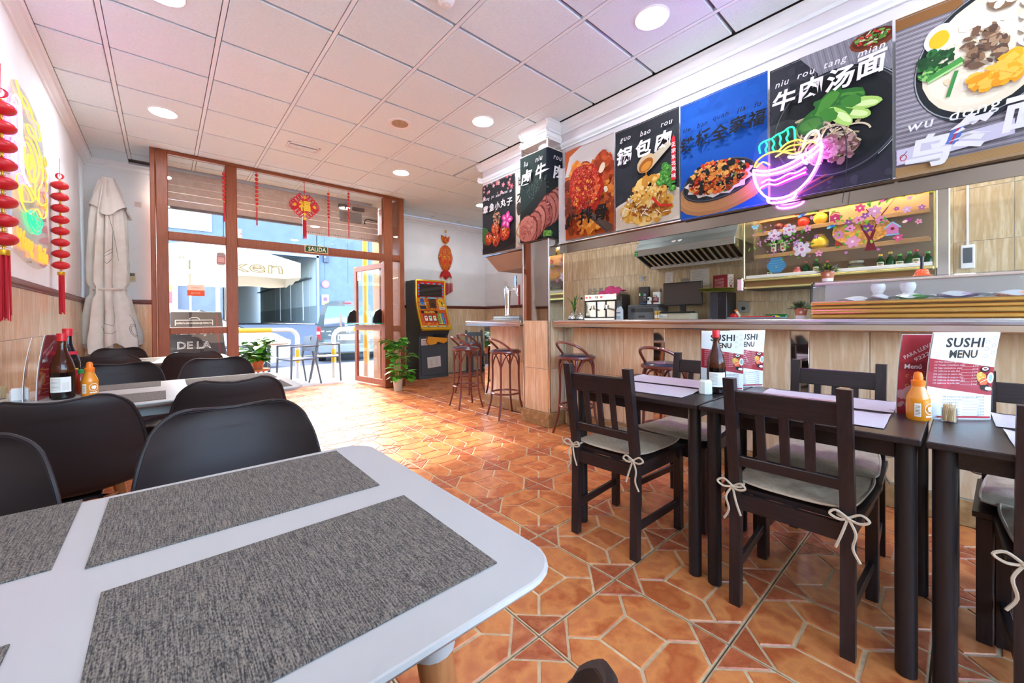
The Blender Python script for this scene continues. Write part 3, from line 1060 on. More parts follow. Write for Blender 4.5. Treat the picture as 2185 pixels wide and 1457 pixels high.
# chairs facing the viewer have their backs at large y: rotate half a turn
def shell(first, x, yback, face, label):
    # yback: y of the backrest top; face -1 looks towards the viewer, +1 away
    rz = PI if face < 0 else 0.0
    y = yback - .278 if face < 0 else yback + .278
    if first:
        c0.location = (x, y, 0); c0.rotation_euler = (0, 0, rz); return c0
    return dup(c0, (x, y, 0), rz, label)
shell(True, .165, 1.56, -1, '')
shell(False, -.425, 1.56, -1, 'black shell chair cut by the left edge, across the nearest white table')
shell(False, -.29, 2.06, 1, 'largest black shell chair with its back to the viewer, before the sauce bottles')
shell(False, .24, 2.18, 1, 'black shell chair with its back turned, at the right end of the second white table')
shell(False, -.215, 3.62, -1, 'black shell chair facing the viewer behind the orange sauce bottle')
shell(False, .29, 3.62, -1, 'black shell chair facing the viewer, behind the right end of the second white table')
shell(False, .20, 4.40, 1, 'black shell chair with its back turned, at the right of the farthest white table')
shell(False, -.34, 4.40, 1, 'black shell chair with its back turned, at the left of the farthest white table')
shell(False, -.345, 5.78, -1, 'black shell chair beyond the farthest white table, under the folded parasol')
c9 = dup(c0, (.36, .17, 0), 0, 'black shell chair back peeping in at the bottom edge')
c9.location = (.008, .318, 0); c9.rotation_euler = (0, 0, .506)

# woven placemats
def mat_weave():
    M = bpy.data.materials.new('woven_mat')
    M.use_nodes = True
    t = M.node_tree; p = t.nodes['Principled BSDF']
    tc = t.nodes.new('ShaderNodeTexCoord')
    def nz(scale, st, det=2):
        mp = t.nodes.new('ShaderNodeMapping'); mp.inputs['Scale'].default_value = st
        t.links.new(tc.outputs['Object'], mp.inputs[0])
        n_ = t.nodes.new('ShaderNodeTexNoise'); n_.inputs['Scale'].default_value = scale; n_.inputs['Detail'].default_value = det
        t.links.new(mp.outputs[0], n_.inputs['Vector']); return n_.outputs[0]
    a = nz(30, (20, .9, 1), 3); b = nz(330, (1.5, .7, 1), 2)
    mx = t.nodes.new('ShaderNodeMath'); mx.operation = 'ADD'
    t.links.new(a, mx.inputs[0]); t.links.new(b, mx.inputs[1])
    cr = t.nodes.new('ShaderNodeValToRGB'); e = cr.color_ramp.elements
    e[0].position = .40; e[0].color = (*lin('262524'), 1); e[1].position = .62; e[1].color = (*lin('82776b'), 1)
    hf = t.nodes.new('ShaderNodeMath'); hf.operation = 'MULTIPLY'; hf.inputs[1].default_value = .5
    t.links.new(mx.outputs[0], hf.inputs[0]); t.links.new(hf.outputs[0], cr.inputs[0])
    t.links.new(cr.outputs[0], p.inputs['Base Color']); p.inputs['Roughness'].default_value = .75
    bp = t.nodes.new('ShaderNodeBump'); bp.inputs['Strength'].default_value = .5; bp.inputs['Distance'].default_value = .003
    t.links.new(b, bp.inputs['Height']); t.links.new(bp.outputs[0], p.inputs['Normal'])
    return M
weave = mat_weave()
def placemat(x0, y0, x1, y1, label, rz=0):
    q = MB(); q.box((0, 0, .0012), (x1 - x0, y1 - y0, .0024), 0, .0008)
    o = q.build('placemat', weave)
    o.location = ((x0 + x1) / 2, (y0 + y1) / 2, TH); o.rotation_euler = (0, 0, rz)
    return tag(o, label, 'placemat', 'woven grey placemats on the white tables')
placemat(-.066, .452, .364, .752, 'woven grey placemat nearest the viewer, fully in view on the white table')
placemat(-.088, .838, .350, 1.138, 'woven grey placemat at the far right of the nearest white table', -.012)
placemat(-.565, .872, -.126, 1.172, 'woven grey placemat at the far left of the nearest white table', .0)
placemat(-.565, .40, -.132, .70, 'woven grey placemat showing only a corner at the lower left edge')
placemat(.095, 2.885, .54, 3.17, 'woven grey placemat at the far right end of the second white table')
placemat(.09, 2.44, .53, 2.735, 'woven grey placemat partly behind the right hand turned chair')
placemat(-.45, 2.955, -.015, 3.235 - .03, 'woven grey placemat right of the orange sauce bottle, far side')
placemat(-.25, 2.44, .005, 2.735, 'woven grey placemat right of the soy bottle, near side')
placemat(.05, 5.06, .46, 5.35, 'woven grey placemat at the far right of the farthest white table')
placemat(.05, 4.71, .46, 5.0, 'woven grey placemat at the near right of the farthest white table')
placemat(-.30, 4.85, -.02, 5.2, 'pale woven placemat at the left of the farthest white table')

# ================================================================ BLACK TABLES AND CHAIRS
def black_table(label, y0, y1, x0=1.63, x1=2.29):
    t = thing('dining_table', label, 'table', ((x0 + x1) / 2, (y0 + y1) / 2, 0), 0, 'black dining tables in a row')
    hx, hy = (x1 - x0) / 2, (y1 - y0) / 2
    q = MB(); q.box((0, 0, TH - .010), (2 * hx, 2 * hy, .02), 0, .003); q.build('tabletop', black_wood, t)
    for s in (-1, 1):
        q = MB(); q.box((s * (hx - .075), 0, TH - .05), (.018, 2 * hy - .11, .058)); q.build('apron', black_wood, t)
        q = MB(); q.box((0, s * (hy - .05), TH - .05), (2 * hx - .17, .018, .058)); q.build('apron', black_wood, t)
        for k in (-1, 1):
            q = MB(); q.cyl((s * (hx - .063), k * (hy - .035), TH - .021), (s * (hx - .063), k * (hy - .035), .004), .026, .026, 18)
            q.cyl((s * (hx - .063), k * (hy - .035), .006), (s * (hx - .063), k * (hy - .035), 0), .024, .022, 18)
            q.build('leg', black_metal, t)
    return t
black_table('black dining table beyond the other two, nearest the stools', .722, 1.395)
black_table('middle black dining table in the row before the bar', .082, .712)
black_table('black dining table at the right edge, its top carrying the sushi menu', -.56, .072)

def make_slat_chair(label):
    """front at +y, back at -y"""
    t = thing('slat_back_chair', label, 'chair', (0, 0, 0), 0, 'black slat back chairs')
    hb, hf = .165, .185
    q = MB()
    for s in (-1, 1):
        q = MB()
        w_, d = .019, .034
        prof = [(-.215, 0), (-.205, .40), (-.215, .50), (-.272, .868)]
        vs = []
        for (y, z) in prof:
            for dx, dy in ((-w_, -d / 2), (w_, -d / 2), (w_, d / 2), (-w_, d / 2)):
                vs.append((s * hb + dx, y + dy, z))
        fs = [(0, 3, 2, 1), (12, 13, 14, 15)]
        for k in range(3):
            for i in range(4):
                fs.append((k * 4 + i, k * 4 + (i + 1) % 4, k * 4 + 4 + (i + 1) % 4, k * 4 + 4 + i))
        q.add(vs, fs, 0)
        q.build('back_post', black_woodv, t)
        q = MB(); q.box((s * hf, .19, .21), (.038, .038, .42), 0, .003); q.build('front_leg', black_woodv, t)
        q = MB()
        a = math.atan2(s * (hf - hb), .40)
        q.box((0, 0, 0), (.018, .38, .034), 0, .002, T=TR(s * (hb + hf) / 2, -.01, .14, -a)); q.build('stretcher', black_wood, t)
        q = MB(); q.box((0, 0, 0), (.018, .38, .055), 0, .002, T=TR(s * (hb + hf) / 2, -.01, .395, -a)); q.build('apron', black_wood, t)
    q = MB(); q.box((0, .19, .395), (2 * hf - .03, .018, .055)); q.build('apron', black_wood, t)
    q = MB(); q.box((0, -.205, .395), (2 * hb - .03, .018, .06)); q.build('apron', black_wood, t)
    q = MB()
    q.prism([(-hb - .03, -.19), (hb + .03, -.19), (hf + .028, .225), (-hf - .028, .225)], .424, .442)
    q.build('seat', black_wood, t)
    def yz(z):
        return -.215 - (z - .50) / .368 * .057
    for z0, z1, nm in ((.745, .825, 'top_rail'), (.535, .575, 'lower_rail')):
        q = MB(); m_ = (z0 + z1) / 2
        q.box((0, 0, 0), (2 * hb - .034, .018, z1 - z0), 0, .003, T=TR(0, yz(m_), m_, 0, .153)); q.build(nm, black_wood, t)
    for k in (-1, 0, 1):
        q = MB(); q.box((0, 0, 0), (.030, .011, .185), 0, .002, T=TR(k * .072, yz(.66), .66, 0, .153)); q.build('back_slat', black_woodv, t)
    return t
def make_cushion(label):
    t = thing('seat_cushion', label, 'cushion', (0, 0, 0), 0, 'beige tie on seat cushions')
    def half(u, v, top):
        a, b_ = 2 * u - 1, 2 * v - 1
        hw = .172 + .03 * (b_ + 1) / 2
        sx = a * hw * (1 - .05 * b_ ** 4); sy = b_ * .195 * (1 - .05 * a ** 4)
        e = (1 - abs(a) ** 5) * (1 - abs(b_) ** 5)
        z = .016 + (.013 + .006 * math.sin(9 * a) * math.sin(7 * b_)) * math.sqrt(max(0, e)) * (1 if top else -1)
        z += .010 * (abs(a) ** 3 * abs(b_) ** 3)
        return (sx, sy, z)
    q = MB()
    q.sheet(lambda u, v: half(u, v, True), 16, 16); q.sheet(lambda u, v: half(1 - u, v, False), 16, 16)
    q.build('pad', linen, t, ang=50)
    q = MB()
    E = [half(i / 14, 0, True) for i in range(15)] + [half(1, j / 14, True) for j in range(1, 15)] + [half(1 - i / 14, 1, True) for i in range(1, 15)] + [half(0, 1 - j / 14, True) for j in range(1, 14)]
    q.tube(E, .0042, 6, True); q.build('piping', linen_d, t)
    for s in (-1, 1):
        q = MB()
        x, y, z = s * .168, -.205, .03
        q.tube(smooth([(s * .150, -.185, .018), (x - s * .022, y + .03, .014), (x - s * .026, y - .022, .012), (x + s * .0, y - .030, .010)], 4), .005, 5)
        q.tube(smooth([(x, y - .03, .01), (x + s * .03, y - .03, .03), (x + s * .052, y - .036, .018), (x + s * .03, y - .036, .004), (x, y - .03, .008)], 4), .0042, 5)
        q.tube(smooth([(x, y - .03, .01), (x - s * .03, y - .034, .028), (x - s * .045, y - .036, .012), (x - s * .02, y - .036, .002), (x, y - .03, .008)], 4), .0042, 5)
        q.tube(smooth([(x, y - .03, .01), (x + s * .02, y - .04, -.03), (x + s * .012, y - .034, -.08), (x + s * .03, y - .034, -.12)], 4), .0042, 5)
        q.tube(smooth([(x, y - .03, .01), (x - s * .014, y - .04, -.04), (x - s * .03, y - .038, -.09)], 4), .0042, 5)
        q.ell((x, y - .032, .01), (.008, .007, .007), 8, 6)
        q.build('tie', linen_d, t)
    return t
sc0 = make_slat_chair('black slat back chair in front of the far black table, cushion tied on')
cu0 = make_cushion('beige cushion tied to the black chair in front of the far black table')
def slat(first, x, y, rz, lab, clab, cushion=True, dz=.442):
    if first:
        sc0.location = (x, y, 0); sc0.rotation_euler = (0, 0, rz)
        cu0.location = (x, y, dz + .003); cu0.rotation_euler = (0, 0, rz); return
    dup(sc0, (x, y, 0), rz, lab)
    if cushion:
        dup(cu0, (x, y, dz + .003), rz, clab)
W_, E_ = -PI / 2, PI / 2      # front towards +x, towards -x
slat(True, 1.80, 1.155, W_ + .04, '', '')
slat(False, 1.85, .415, W_ + .02, 'black slat back chair closest to the viewer, before the middle black table', 'beige cushion tied to the closest black chair, bows at both back posts')
slat(False, 1.88, -.27, W_, 'black slat back chair cut by the right edge, near side of the last table', 'beige cushion on the black chair cut by the right edge, near side')
slat(False, 2.235, 1.06, E_, 'black slat back chair against the bar behind the far black table', 'beige cushion sticking out under the far black table, bar side')
slat(False, 2.245, .42, E_, 'black slat back chair against the bar behind the middle black table', 'beige cushion with violet sheen behind the middle black table')
slat(False, 2.245, -.23, E_, 'black slat back chair against the bar, far side of the last table', 'beige cushion with violet sheen at the right edge, bar side')
slat(False, 4.75, 6.45, PI * .9, 'black slat back chair far off between the slot machine and the bar end', '', False)

# thin paper table mats
pmat = mat('ribbed_paper', 'cfc6c8', .7, c2='bdb3b8', sc=60, st=(1, 12, 1), bump=.25, bsc=90, bst=(1, 14, 1))
def paper_mat(x, y, dx, dy, rz, label):
    q = MB()
    q.sheet(lambda u, v: ((u - .5) * dx, (v - .5) * dy, .002 + .004 * max(0, abs(2 * v - 1) - .9) * 10 * (u > .5)), 6, 20, .001)
    o = q.build('paper_mat', pmat); o.location = (x, y, TH + .0015); o.rotation_euler = (0, 0, rz)
    tag(o, label, 'placemat', 'pale ribbed mats on the black tables')
paper_mat(1.84, 1.05, .25, .43, .05, 'pale ribbed mat on the far black table, near half')
paper_mat(2.135, 1.10, .25, .43, .05, 'pale ribbed mat on the far black table, bar half')
paper_mat(1.825, .385, .25, .43, .02, 'pale ribbed mat on the middle black table, near half')
paper_mat(2.125, .40, .25, .45, .03, 'pale ribbed mat on the middle black table, bar half')
paper_mat(1.83, -.30, .25, .43, .05, 'pale ribbed mat on the right edge table, near half')
paper_mat(2.125, -.28, .25, .43, .02, 'pale ribbed mat on the right edge table, bar half')

# ================================================================ BAR STOOLS
def make_stool(label):
    t = thing('bar_stool', label, 'stool', (0, 0, 0), 0, 'bentwood style bar stools')
    H = .75
    q = MB(); q.lathe([(.0, H + .004), (.10, H + .006), (.150, H), (.165, H - .010), (.166, H - .018)][::-1], 32); q.build('seat', vinyl, t)
    q = MB(); q.lathe([(.172, H - .036), (.178, H - .028), (.176, H - .012), (.164, H - .010), (.164, H - .036)], 32); q.build('seat_rim', burgundy, t)
    for k in range(4):
        a = PI / 4 + k * PI / 2
        c, s_ = math.cos(a), math.sin(a)
        pts = smooth([(c * .145, s_ * .145, H - .035), (c * .158, s_ * .158, H - .10), (c * .155, s_ * .155, .45), (c * .168, s_ * .168, .22), (c * .195, s_ * .195, .10), (c * .225, s_ * .225, 0)], 4)
        q = MB(); q.tube(pts, .0115, 8); lg = q.build('leg', burgundy, t)
        for d in (-1, 1):
            a2 = a + d * PI / 4
            q = MB()
            P = [(c * .157, s_ * .157, H - .20), (math.cos(a + d * .25) * .148, math.sin(a + d * .25) * .148, H - .10), (math.cos(a + d * .52) * .140, math.sin(a + d * .52) * .140, H - .055), (math.cos(a2) * .135, math.sin(a2) * .135, H - .042)]
            q.tube(smooth(P, 4), .008, 6); q.build('arch', burgundy, lg)
    q = MB()
    q.tube([(math.cos(2 * PI * k / 28) * .160, math.sin(2 * PI * k / 28) * .160, .27) for k in range(28)], .0105, 8, True); q.build('foot_ring', burgundy, t)
    q = MB()
    P = [(.172, .01, H - .025), (.165, -.05, H + .035), (.140, -.115, H + .085), (.085, -.165, H + .115), (0, -.185, H + .125), (-.085, -.165, H + .115), (-.140, -.115, H + .085), (-.165, -.05, H + .035), (-.172, .01, H - .025)]
    q.tube(smooth(P, 4), .012, 8); q.build('back_hoop', burgundy, t)
    return t
st0 = make_stool('burgundy bar stool left of the mirror pillar, its foot ring catching sun')
st0.location = (2.89, 3.41, 0); st0.rotation_euler = (0, 0, -PI / 2 - .25)
for x, y, rz, lb in ((2.84, 4.12, -PI / 2 - .2, 'burgundy bar stool standing alone at the corner of the short bar'), (3.42, 4.85, -PI / 2 + .1, 'burgundy bar stool farthest off, partly behind another stool near the slot machine'),
                     (2.93, 2.42, -PI / 2 - .1, 'burgundy bar stool right of the pillar, behind the slat chair'), (2.86, 1.50, -PI / 2 - .1, 'burgundy bar stool at the long bar behind the far black table')):
    dup(st0, (x, y, 0), rz, lb)

# ================================================================ THINGS ON THE TABLES
amber = mat('amber_glass', '5a2408', .05, trans=.55, ior=1.4)
soy = mat('soy_sauce', '1a0d0a', .08)
redcap = mat('red_cap', 'cf2027', .35)
labelw = mat('label_white', 'ece9e2', .5)
orangem = mat('orange_plastic', 'f07a18', .35)
mayo = mat('orange_sauce', 'e08a1c', .18, coat=.5)
def soy_bottle(label, x, y, h=.305, yellow=False, rz=0):
    t = thing('sauce_bottle', label, 'bottle', (x, y, TH), rz)
    k = h / .305
    R = .042 * k
    q = MB(); q.lathe([(R * .85, 0), (R, .008), (R, .125 * k)], 22); q.build('bottle_base', soy, t)
    q = MB(); q.lathe([(R, .125 * k), (R * .98, .15 * k), (R * .8, .18 * k), (R * .5, .215 * k), (R * .36, .24 * k), (R * .33, .278 * k)], 22); q.build('bottle_neck', amber if not yellow else soy, t)
    q = MB(); q.lathe([(R * .40, .272 * k), (R * .42, .305 * k), (R * .38, .308 * k), (0, .308 * k)], 18); q.build('cap', redcap, t)
    A = Art(5)
    if yellow:
        A.rect(-.04, .03, .04, .12, 'e7d13a'); A.rect(-.036, .035, .036, .115, 'c9253a'); A.blob(0, .075, .022, .03, 'e9d64a', 0, .1); A.blob(0, .075, .012, .018, 'd23a58')
        A.rect(-.04, .185, .04, .20, 'c9253a')
    else:
        A.rect(-.045, .035, .03, .105, 'e8e6de')
        for j in range(9):
            A.rect(-.04, .095 - j * .006, -.005, .0965 - j * .006, '8a8a88')
        A.rect(.0, .045, .022, .08, 'd9d6cc')
    A.strips(0, 10).build('label', t, None, MATS['print'], warp=lambda v: (math.sin(v[0] / R) * (R * 1.012 + v[2]), -math.cos(v[0] / R) * (R * 1.012 + v[2]), v[1] * k))
    return t
def mayo_bottle(label, x, y, rz=0):
    t = thing('squeeze_bottle', label, 'bottle', (x, y, TH), rz)
    R = .031
    q = MB(); q.lathe([(R * .9, 0), (R, .006), (R, .07), (R * .96, .078), (R * .55, .112), (R * .48, .12)], 22); q.build('body', mayo, t)
    q = MB(); q.lathe([(R * .56, .116), (R * .6, .135), (R * .42, .137), (R * .40, .150), (R * .3, .162), (0, .166)], 20); q.build('nozzle_cap', orangem, t)
    A = Art(6)
    A.rect(-.028, .015, -.012, .06, 'f2ead8')
    for j in range(7):
        A.rect(-.026, .02 + j * .005, -.014, .022 + j * .005, '5a4a3a')
    A.ring(.014, .042, .016, .018, .002, 'f6efe2'); A.blob(.014, .042, .008, .010, 'f6efe2', 0, .3); A.rect(.0, .014, .028, .019, 'f6efe2')
    A.strips(0, 10).build('label', t, None, MATS['print'], warp=lambda v: (math.sin(v[0] / R) * (R * 1.01 + v[2]), -math.cos(v[0] / R) * (R * 1.01 + v[2]), v[1]))
    return t
soy_bottle('brown soy sauce bottle with red cap, nearer of two on the white table', -.36, 2.80, .305, False, .1)
soy_bottle('dark sauce bottle with yellow and pink label behind the soy bottle', -.365, 2.99, .325, True, .1)
soy_bottle('soy sauce bottle with red cap on the far black table, before the menus', 1.965, .775, .295, False, -.9)
mayo_bottle('orange spicy mayo bottle on the second white table', -.275, 2.83, .1)
mayo_bottle('orange spicy mayo bottle beside the sushi menu on the black table', 1.955, .105, -.9)
t = thing('chilli_bottle', 'small red chilli sauce bottle with green cap between larger bottles', 'bottle', (-.315, 2.93, TH))
q = MB(); q.lathe([(.016, 0), (.018, .004), (.018, .075), (.010, .098), (.009, .104)], 16); q.build('body', mat('chilli', 'a5301c', .15, coat=.5), t)
q = MB(); q.lathe([(.011, .102), (.011, .122), (0, .124)], 14); q.build('cap', mat('green_cap', '2c9a4a', .4), t)
def shaker(label, x, y, rz=0):
    t = thing('shaker', label, 'shaker', (x, y, TH), rz)
    q = MB(); q.lathe([(.026, 0), (.029, .004), (.027, .058), (.022, .066), (0, .068)], 8, sm=False); q.build('body', mat('ceramic', 'dcdfd3', .25), t)
    q = MB()
    for k in range(5):
        q.cyl((.008 * math.cos(k * 1.256), .008 * math.sin(k * 1.256), .0665), (.008 * math.cos(k * 1.256), .008 * math.sin(k * 1.256), .0684), .0014, n=6)
    q.build('holes', black_plastic, t)
shaker('white ceramic shaker on the far black table beside the soy bottle', 1.905, .80, .3)
t = thing('napkin_holder', 'low white napkin holder left of the bottles on the white table', 'holder', (-.50, 2.86, TH))
q = MB(); q.box((0, 0, .028), (.055, .03, .056), 0, .006); q.build('body', white_plastic, t)
q = MB(); q.box((0, 0, .058), (.045, .02, .004)); q.build('napkin', paper, t)
def toothpicks(label, x, y):
    t = thing('toothpick_pot', label, 'toothpick holder', (x, y, TH))
    q = MB(); q.lathe([(.018, 0), (.02, .003), (.02, .05), (.018, .05), (.018, .004), (0, .004)], 18); q.build('pot', MATS['clear'], t)
    rg = random.Random(4)
    q = MB()
    for k in range(60):
        a, r_ = rg.uniform(0, 6.28), .015 * math.sqrt(rg.random())
        q.cyl((r_ * math.cos(a), r_ * math.sin(a), .006), (r_ * math.cos(a + .5) * 1.05, r_ * math.sin(a + .5) * 1.05, .062 + rg.uniform(-.003, .003)), .0012, .0006, 5)
    o = q.build('toothpick', mat('pale_wood', 'd9b98a', .7), t); o['kind'] = 'stuff'
toothpicks('clear pot of wooden toothpicks before the sushi menu', 1.972, .033)
toothpicks('small pot of toothpicks at the far left of the second white table', -.58, 3.0)

def menu_art(kind, w_=.20, h=.29):
    A = Art(11)
    if kind == 'sushi':
        A.rect(0, 0, w_, h, 'f3f0ee')
        A.poly([(0, .205), (w_, .175), (w_, .08), (0, .11)][::-1], 'b01f30')
        A.scatter(.06, .12, .03, .01, ['c8203a', 'd02a35'], 6, .004, .014)
        A.text('SUSHI', w_ * .5, h - .033, .042, '2a2627', .03, fitw=.115, sp=1.1)
        A.line([(.055, .216), (.145, .216)], .002, 'e8b04a'); A.line([(.052, .222), (.15, .222)], .002, 'e8b04a')
        A.text('MENU', w_ * .5, .219, .036, '2a2627', .03, fitw=.085)
        rows = ['100 Maki (4u)(atún, aguacate, salmón, atún)', '101 Temakis (1u)(salmón, atún)', '102 Nigiri (2u)(salmón, atún)', '103 California de atún (4u)', '104 California de salmón (4u)', '105 California de cangrejo (4u)', '106 California de langostino (4u)', '107 California de pollo (4u)']
        pr = ['4,50€', '4,50€', '4,50€', '5,50€', '5,50€', '5,50€', '5,90€', '5,50€']
        for k, (a, c) in enumerate(zip(rows, pr)):
            y = .192 - k * .0102
            A.text(a, .016, y, .0075, 'f6eeee', align='L', res=1)
            A.line([(.10, y - .004), (.138, y - .005)], .0007, 'f0dede'); A.text(c, .152, y - .003, .0078, 'f6eeee', align='R', res=1)
        for k, (a, c) in enumerate(zip(['108 Tempura rollo de langostino (8u)', '109 Tuna tataki (4u)', '110 Sashimi (5u)', '111 Sashimi (8u)', '112 Combo (12u)', '113 Combo (16u)', '114 Combo (20u)'], ['7,50€', '7,00€', '7,00€', '7,50€', '9,50€', '12,00€', '23,50€'])):
            y = .075 - k * .0098
            A.text(a, .05, y, .0075, '3a3436', align='L', res=1); A.line([(.11, y - .004), (.158, y - .004)], .0007, '3a3436'); A.text(c, .178, y, .0078, '3a3436', align='R', res=1)
        A.blob(.172, .168, .014, .010, '2a2022', 0, .05); A.blob(.172, .170, .010, .006, 'f0ebe4'); A.blob(.172, .170, .005, .003, '8c3022')
        A.blob(.162, .142, .014, .018, 'e9b04a', .5, .12); A.scatter(.162, .146, .01, .01, ['f2cf74', 'd98f2a'], 14, .002, .004)
        A.blob(.170, .128, .014, .012, 'e8683a', .6, .05); A.line([(.160, .124), (.180, .136)], .002, 'f4d0c0')
        A.blob(.190, .14, .010, .018, 'f0ebe4', 0, .05); A.blob(.190, .14, .006, .012, '8aa9a4')
        A.blob(.180, .106, .018, .010, '26201f', -.2, .1); A.blob(.186, .104, .012, .006, 'f0ebe4', -.2, .2)
        for k in range(6):
            A.ring(.185 - (k % 2) * .02, .272 - k * .012, .006, .005, .0008, '5a5050', 12)
        A.rect(.03, .006, w_ - .006, .012, 'b01f30')
    else:
        A.rect(0, 0, w_, h, 'b52a36')
        A.scatter(.05, .06, .05, .05, ['a32230', 'c03a44', 'd8a0a4'], 10, .01, .03)
        A.text('PARA LLEVAR', .06, h - .055, .02, 'f5eeee', .01, fitw=.11, rot=.55)
        A.text('92229', .075, h - .075, .02, 'f5eeee', .01, fitw=.065, rot=.55)
        A.rect(0, .16, w_, .19, '9a1f2c'); A.text('Menú', .045, .175, .024, 'f5eeee', .01, fitw=.055)
        for k in range(4):
            A.ring(.03, .14 - k * .035, .006, .005, .002, 'f0b43a', 10, a0=.6, a1=5); A.text('Pollo con almendras', .075, .135 - k * .035, .008, 'f5eeee', res=1)
    return A
def menu(kind, label, x, y, rz, h=.29, w_=.20, bend=.035):
    t = thing('menu_stand', label, 'menu', (x, y, TH), rz)
    f = lambda v: (v[0], -v[2] - bend * ((v[1] / h) ** 2) * 1.0, v[1])
    q = MB(); q.sheet(lambda u, v: (u * w_, .0008 - bend * v * v, v * h + .001), 1, 10, .002)
    q.build('card', paper, t)
    q = MB(); q.box((w_ / 2, .02, .003), (w_, .05, .004), 0, .001); q.build('foot', MATS['clear'], t)
    q = MB(); q.sheet(lambda u, v: (-.003 + u * (w_ + .006), -.0062 - bend * v * v, v * (h + .003)), 1, 10, .0008); q.build('sleeve', MATS['clear'], t)
    g = menu_art(kind).clip(0, 0, .2, .29).strips(1, 10)
    g.build('print', t, None, MATS['print'], warp=lambda v: (v[0] * w_ / .2, -.0035 - v[2] - bend * (v[1] / .29) ** 2, v[1] * h / .29))
    return t
# the two menus at the right stand back to back in curved acrylic holders
menu('sushi', 'white and red sushi menu in a curved acrylic stand at the right', 1.985, .09, -.80, .30, .205, .03)
menu('combo', 'red takeaway menu behind the sushi menu, beside the orange bottle', 2.02, .165, -.92, .29, .19, .03)
menu('sushi', 'sushi menu card right of the soy bottle on the far black table', 2.17, .80, -.62, .29, .19, .02)
menu('sushi', 'sushi menu card behind the soy bottle on the far black table', 2.02, .87, -.95, .29, .19, .02)
menu('combo', 'maroon and white menu card leaning behind the bottles on the white table', -.44, 2.80, 1.42, .30, .2, .03)
menu('sushi', 'second menu card folded against the first, left of the soy bottle', -.48, 2.80, 1.72, .29, .19, .03)
# ================================================================ FOOD BANNERS
BW, BH = .575, .87
def _pl(x, ph):
    i = math.floor(x + 1e-6); f = x - i
    return math.sin(i * .31 + ph) * (1 - f) + math.sin((i + 1) * .31 + ph) * f
def banner(label, y_left, z0, wd, ht, A, x=2.995, wave=.004, warp=None):
    t = thing('food_banner', label, 'banner', (x, y_left, z0))
    L = frame((0, 0, 0), (0, -1, 0), (0, 0, 1))
    if warp is None:
        ph = y_left * 7
        warp = lambda v: (v[0], v[1], v[2] + wave * _pl(v[0] / wd * 24, ph))
    q = MB(); q.sheet(lambda u, v: warp((u * wd, v * ht, 0)), 24, 4, .003)
    q.build('cloth', mat('banner_cloth', 'cfc8c4', .8), t, L)
    A.clip(0, 0, wd, ht)
    A.rect(0, 0, 0, 0, '000000'); A.rect(wd, 0, wd, 0, '000000')
    A.c = [tuple(.74 * x for x in c) for c in A.c]     # thin cloth, matt ink
    P = A.strips(0, 24)
    P.v = [(a, b_, c + .0006) for a, b_, c in P.v]
    P.build('print', t, L, MATS['print_cloth'], warp=warp)
    def hem(p0, p1):
        q = MB()
        q.tube([warp((p0[0] + (p1[0] - p0[0]) * k / 12, p0[1] + (p1[1] - p0[1]) * k / 12, .0022)) for k in range(13)], .0012, 4)
        q.build('stitching', mat('hem_thread', '8d8b88', .8), t, L)
    hem((.008, .008), (wd - .008, .008)); hem((.008, ht - .010), (wd - .008, ht - .010))
    return t
WHT = 'ece7ea'
def hanzi(A, s, x0, x1, y, size, col, dy=0.0, bold=.026, shear=.16):
    n = len(s)
    for k, ch in enumerate(s):
        f = k / (n - 1) if n > 1 else .5
        xx = x0 + (x1 - x0) * f; yy = y + dy * f + (.008 if k % 2 else 0)
        A.text(ch, xx, yy, size * 1.08, col, bold, shear, rot=(.05 if k % 2 else -.03), res=2)
def words(A, s, x0, x1, y, size, col, dy=0.0):
    ws = s.split()
    tot = sum(len(w_) for w_ in ws) + len(ws) - 1
    p = 0
    for w_ in ws:
        f = (p + len(w_) / 2) / tot
        A.text(w_, x0 + (x1 - x0) * f, y + dy * f, size, col, .006, .25, rot=math.atan2(dy, x1 - x0), res=2, sp=1.15)
        p += len(w_) + 1
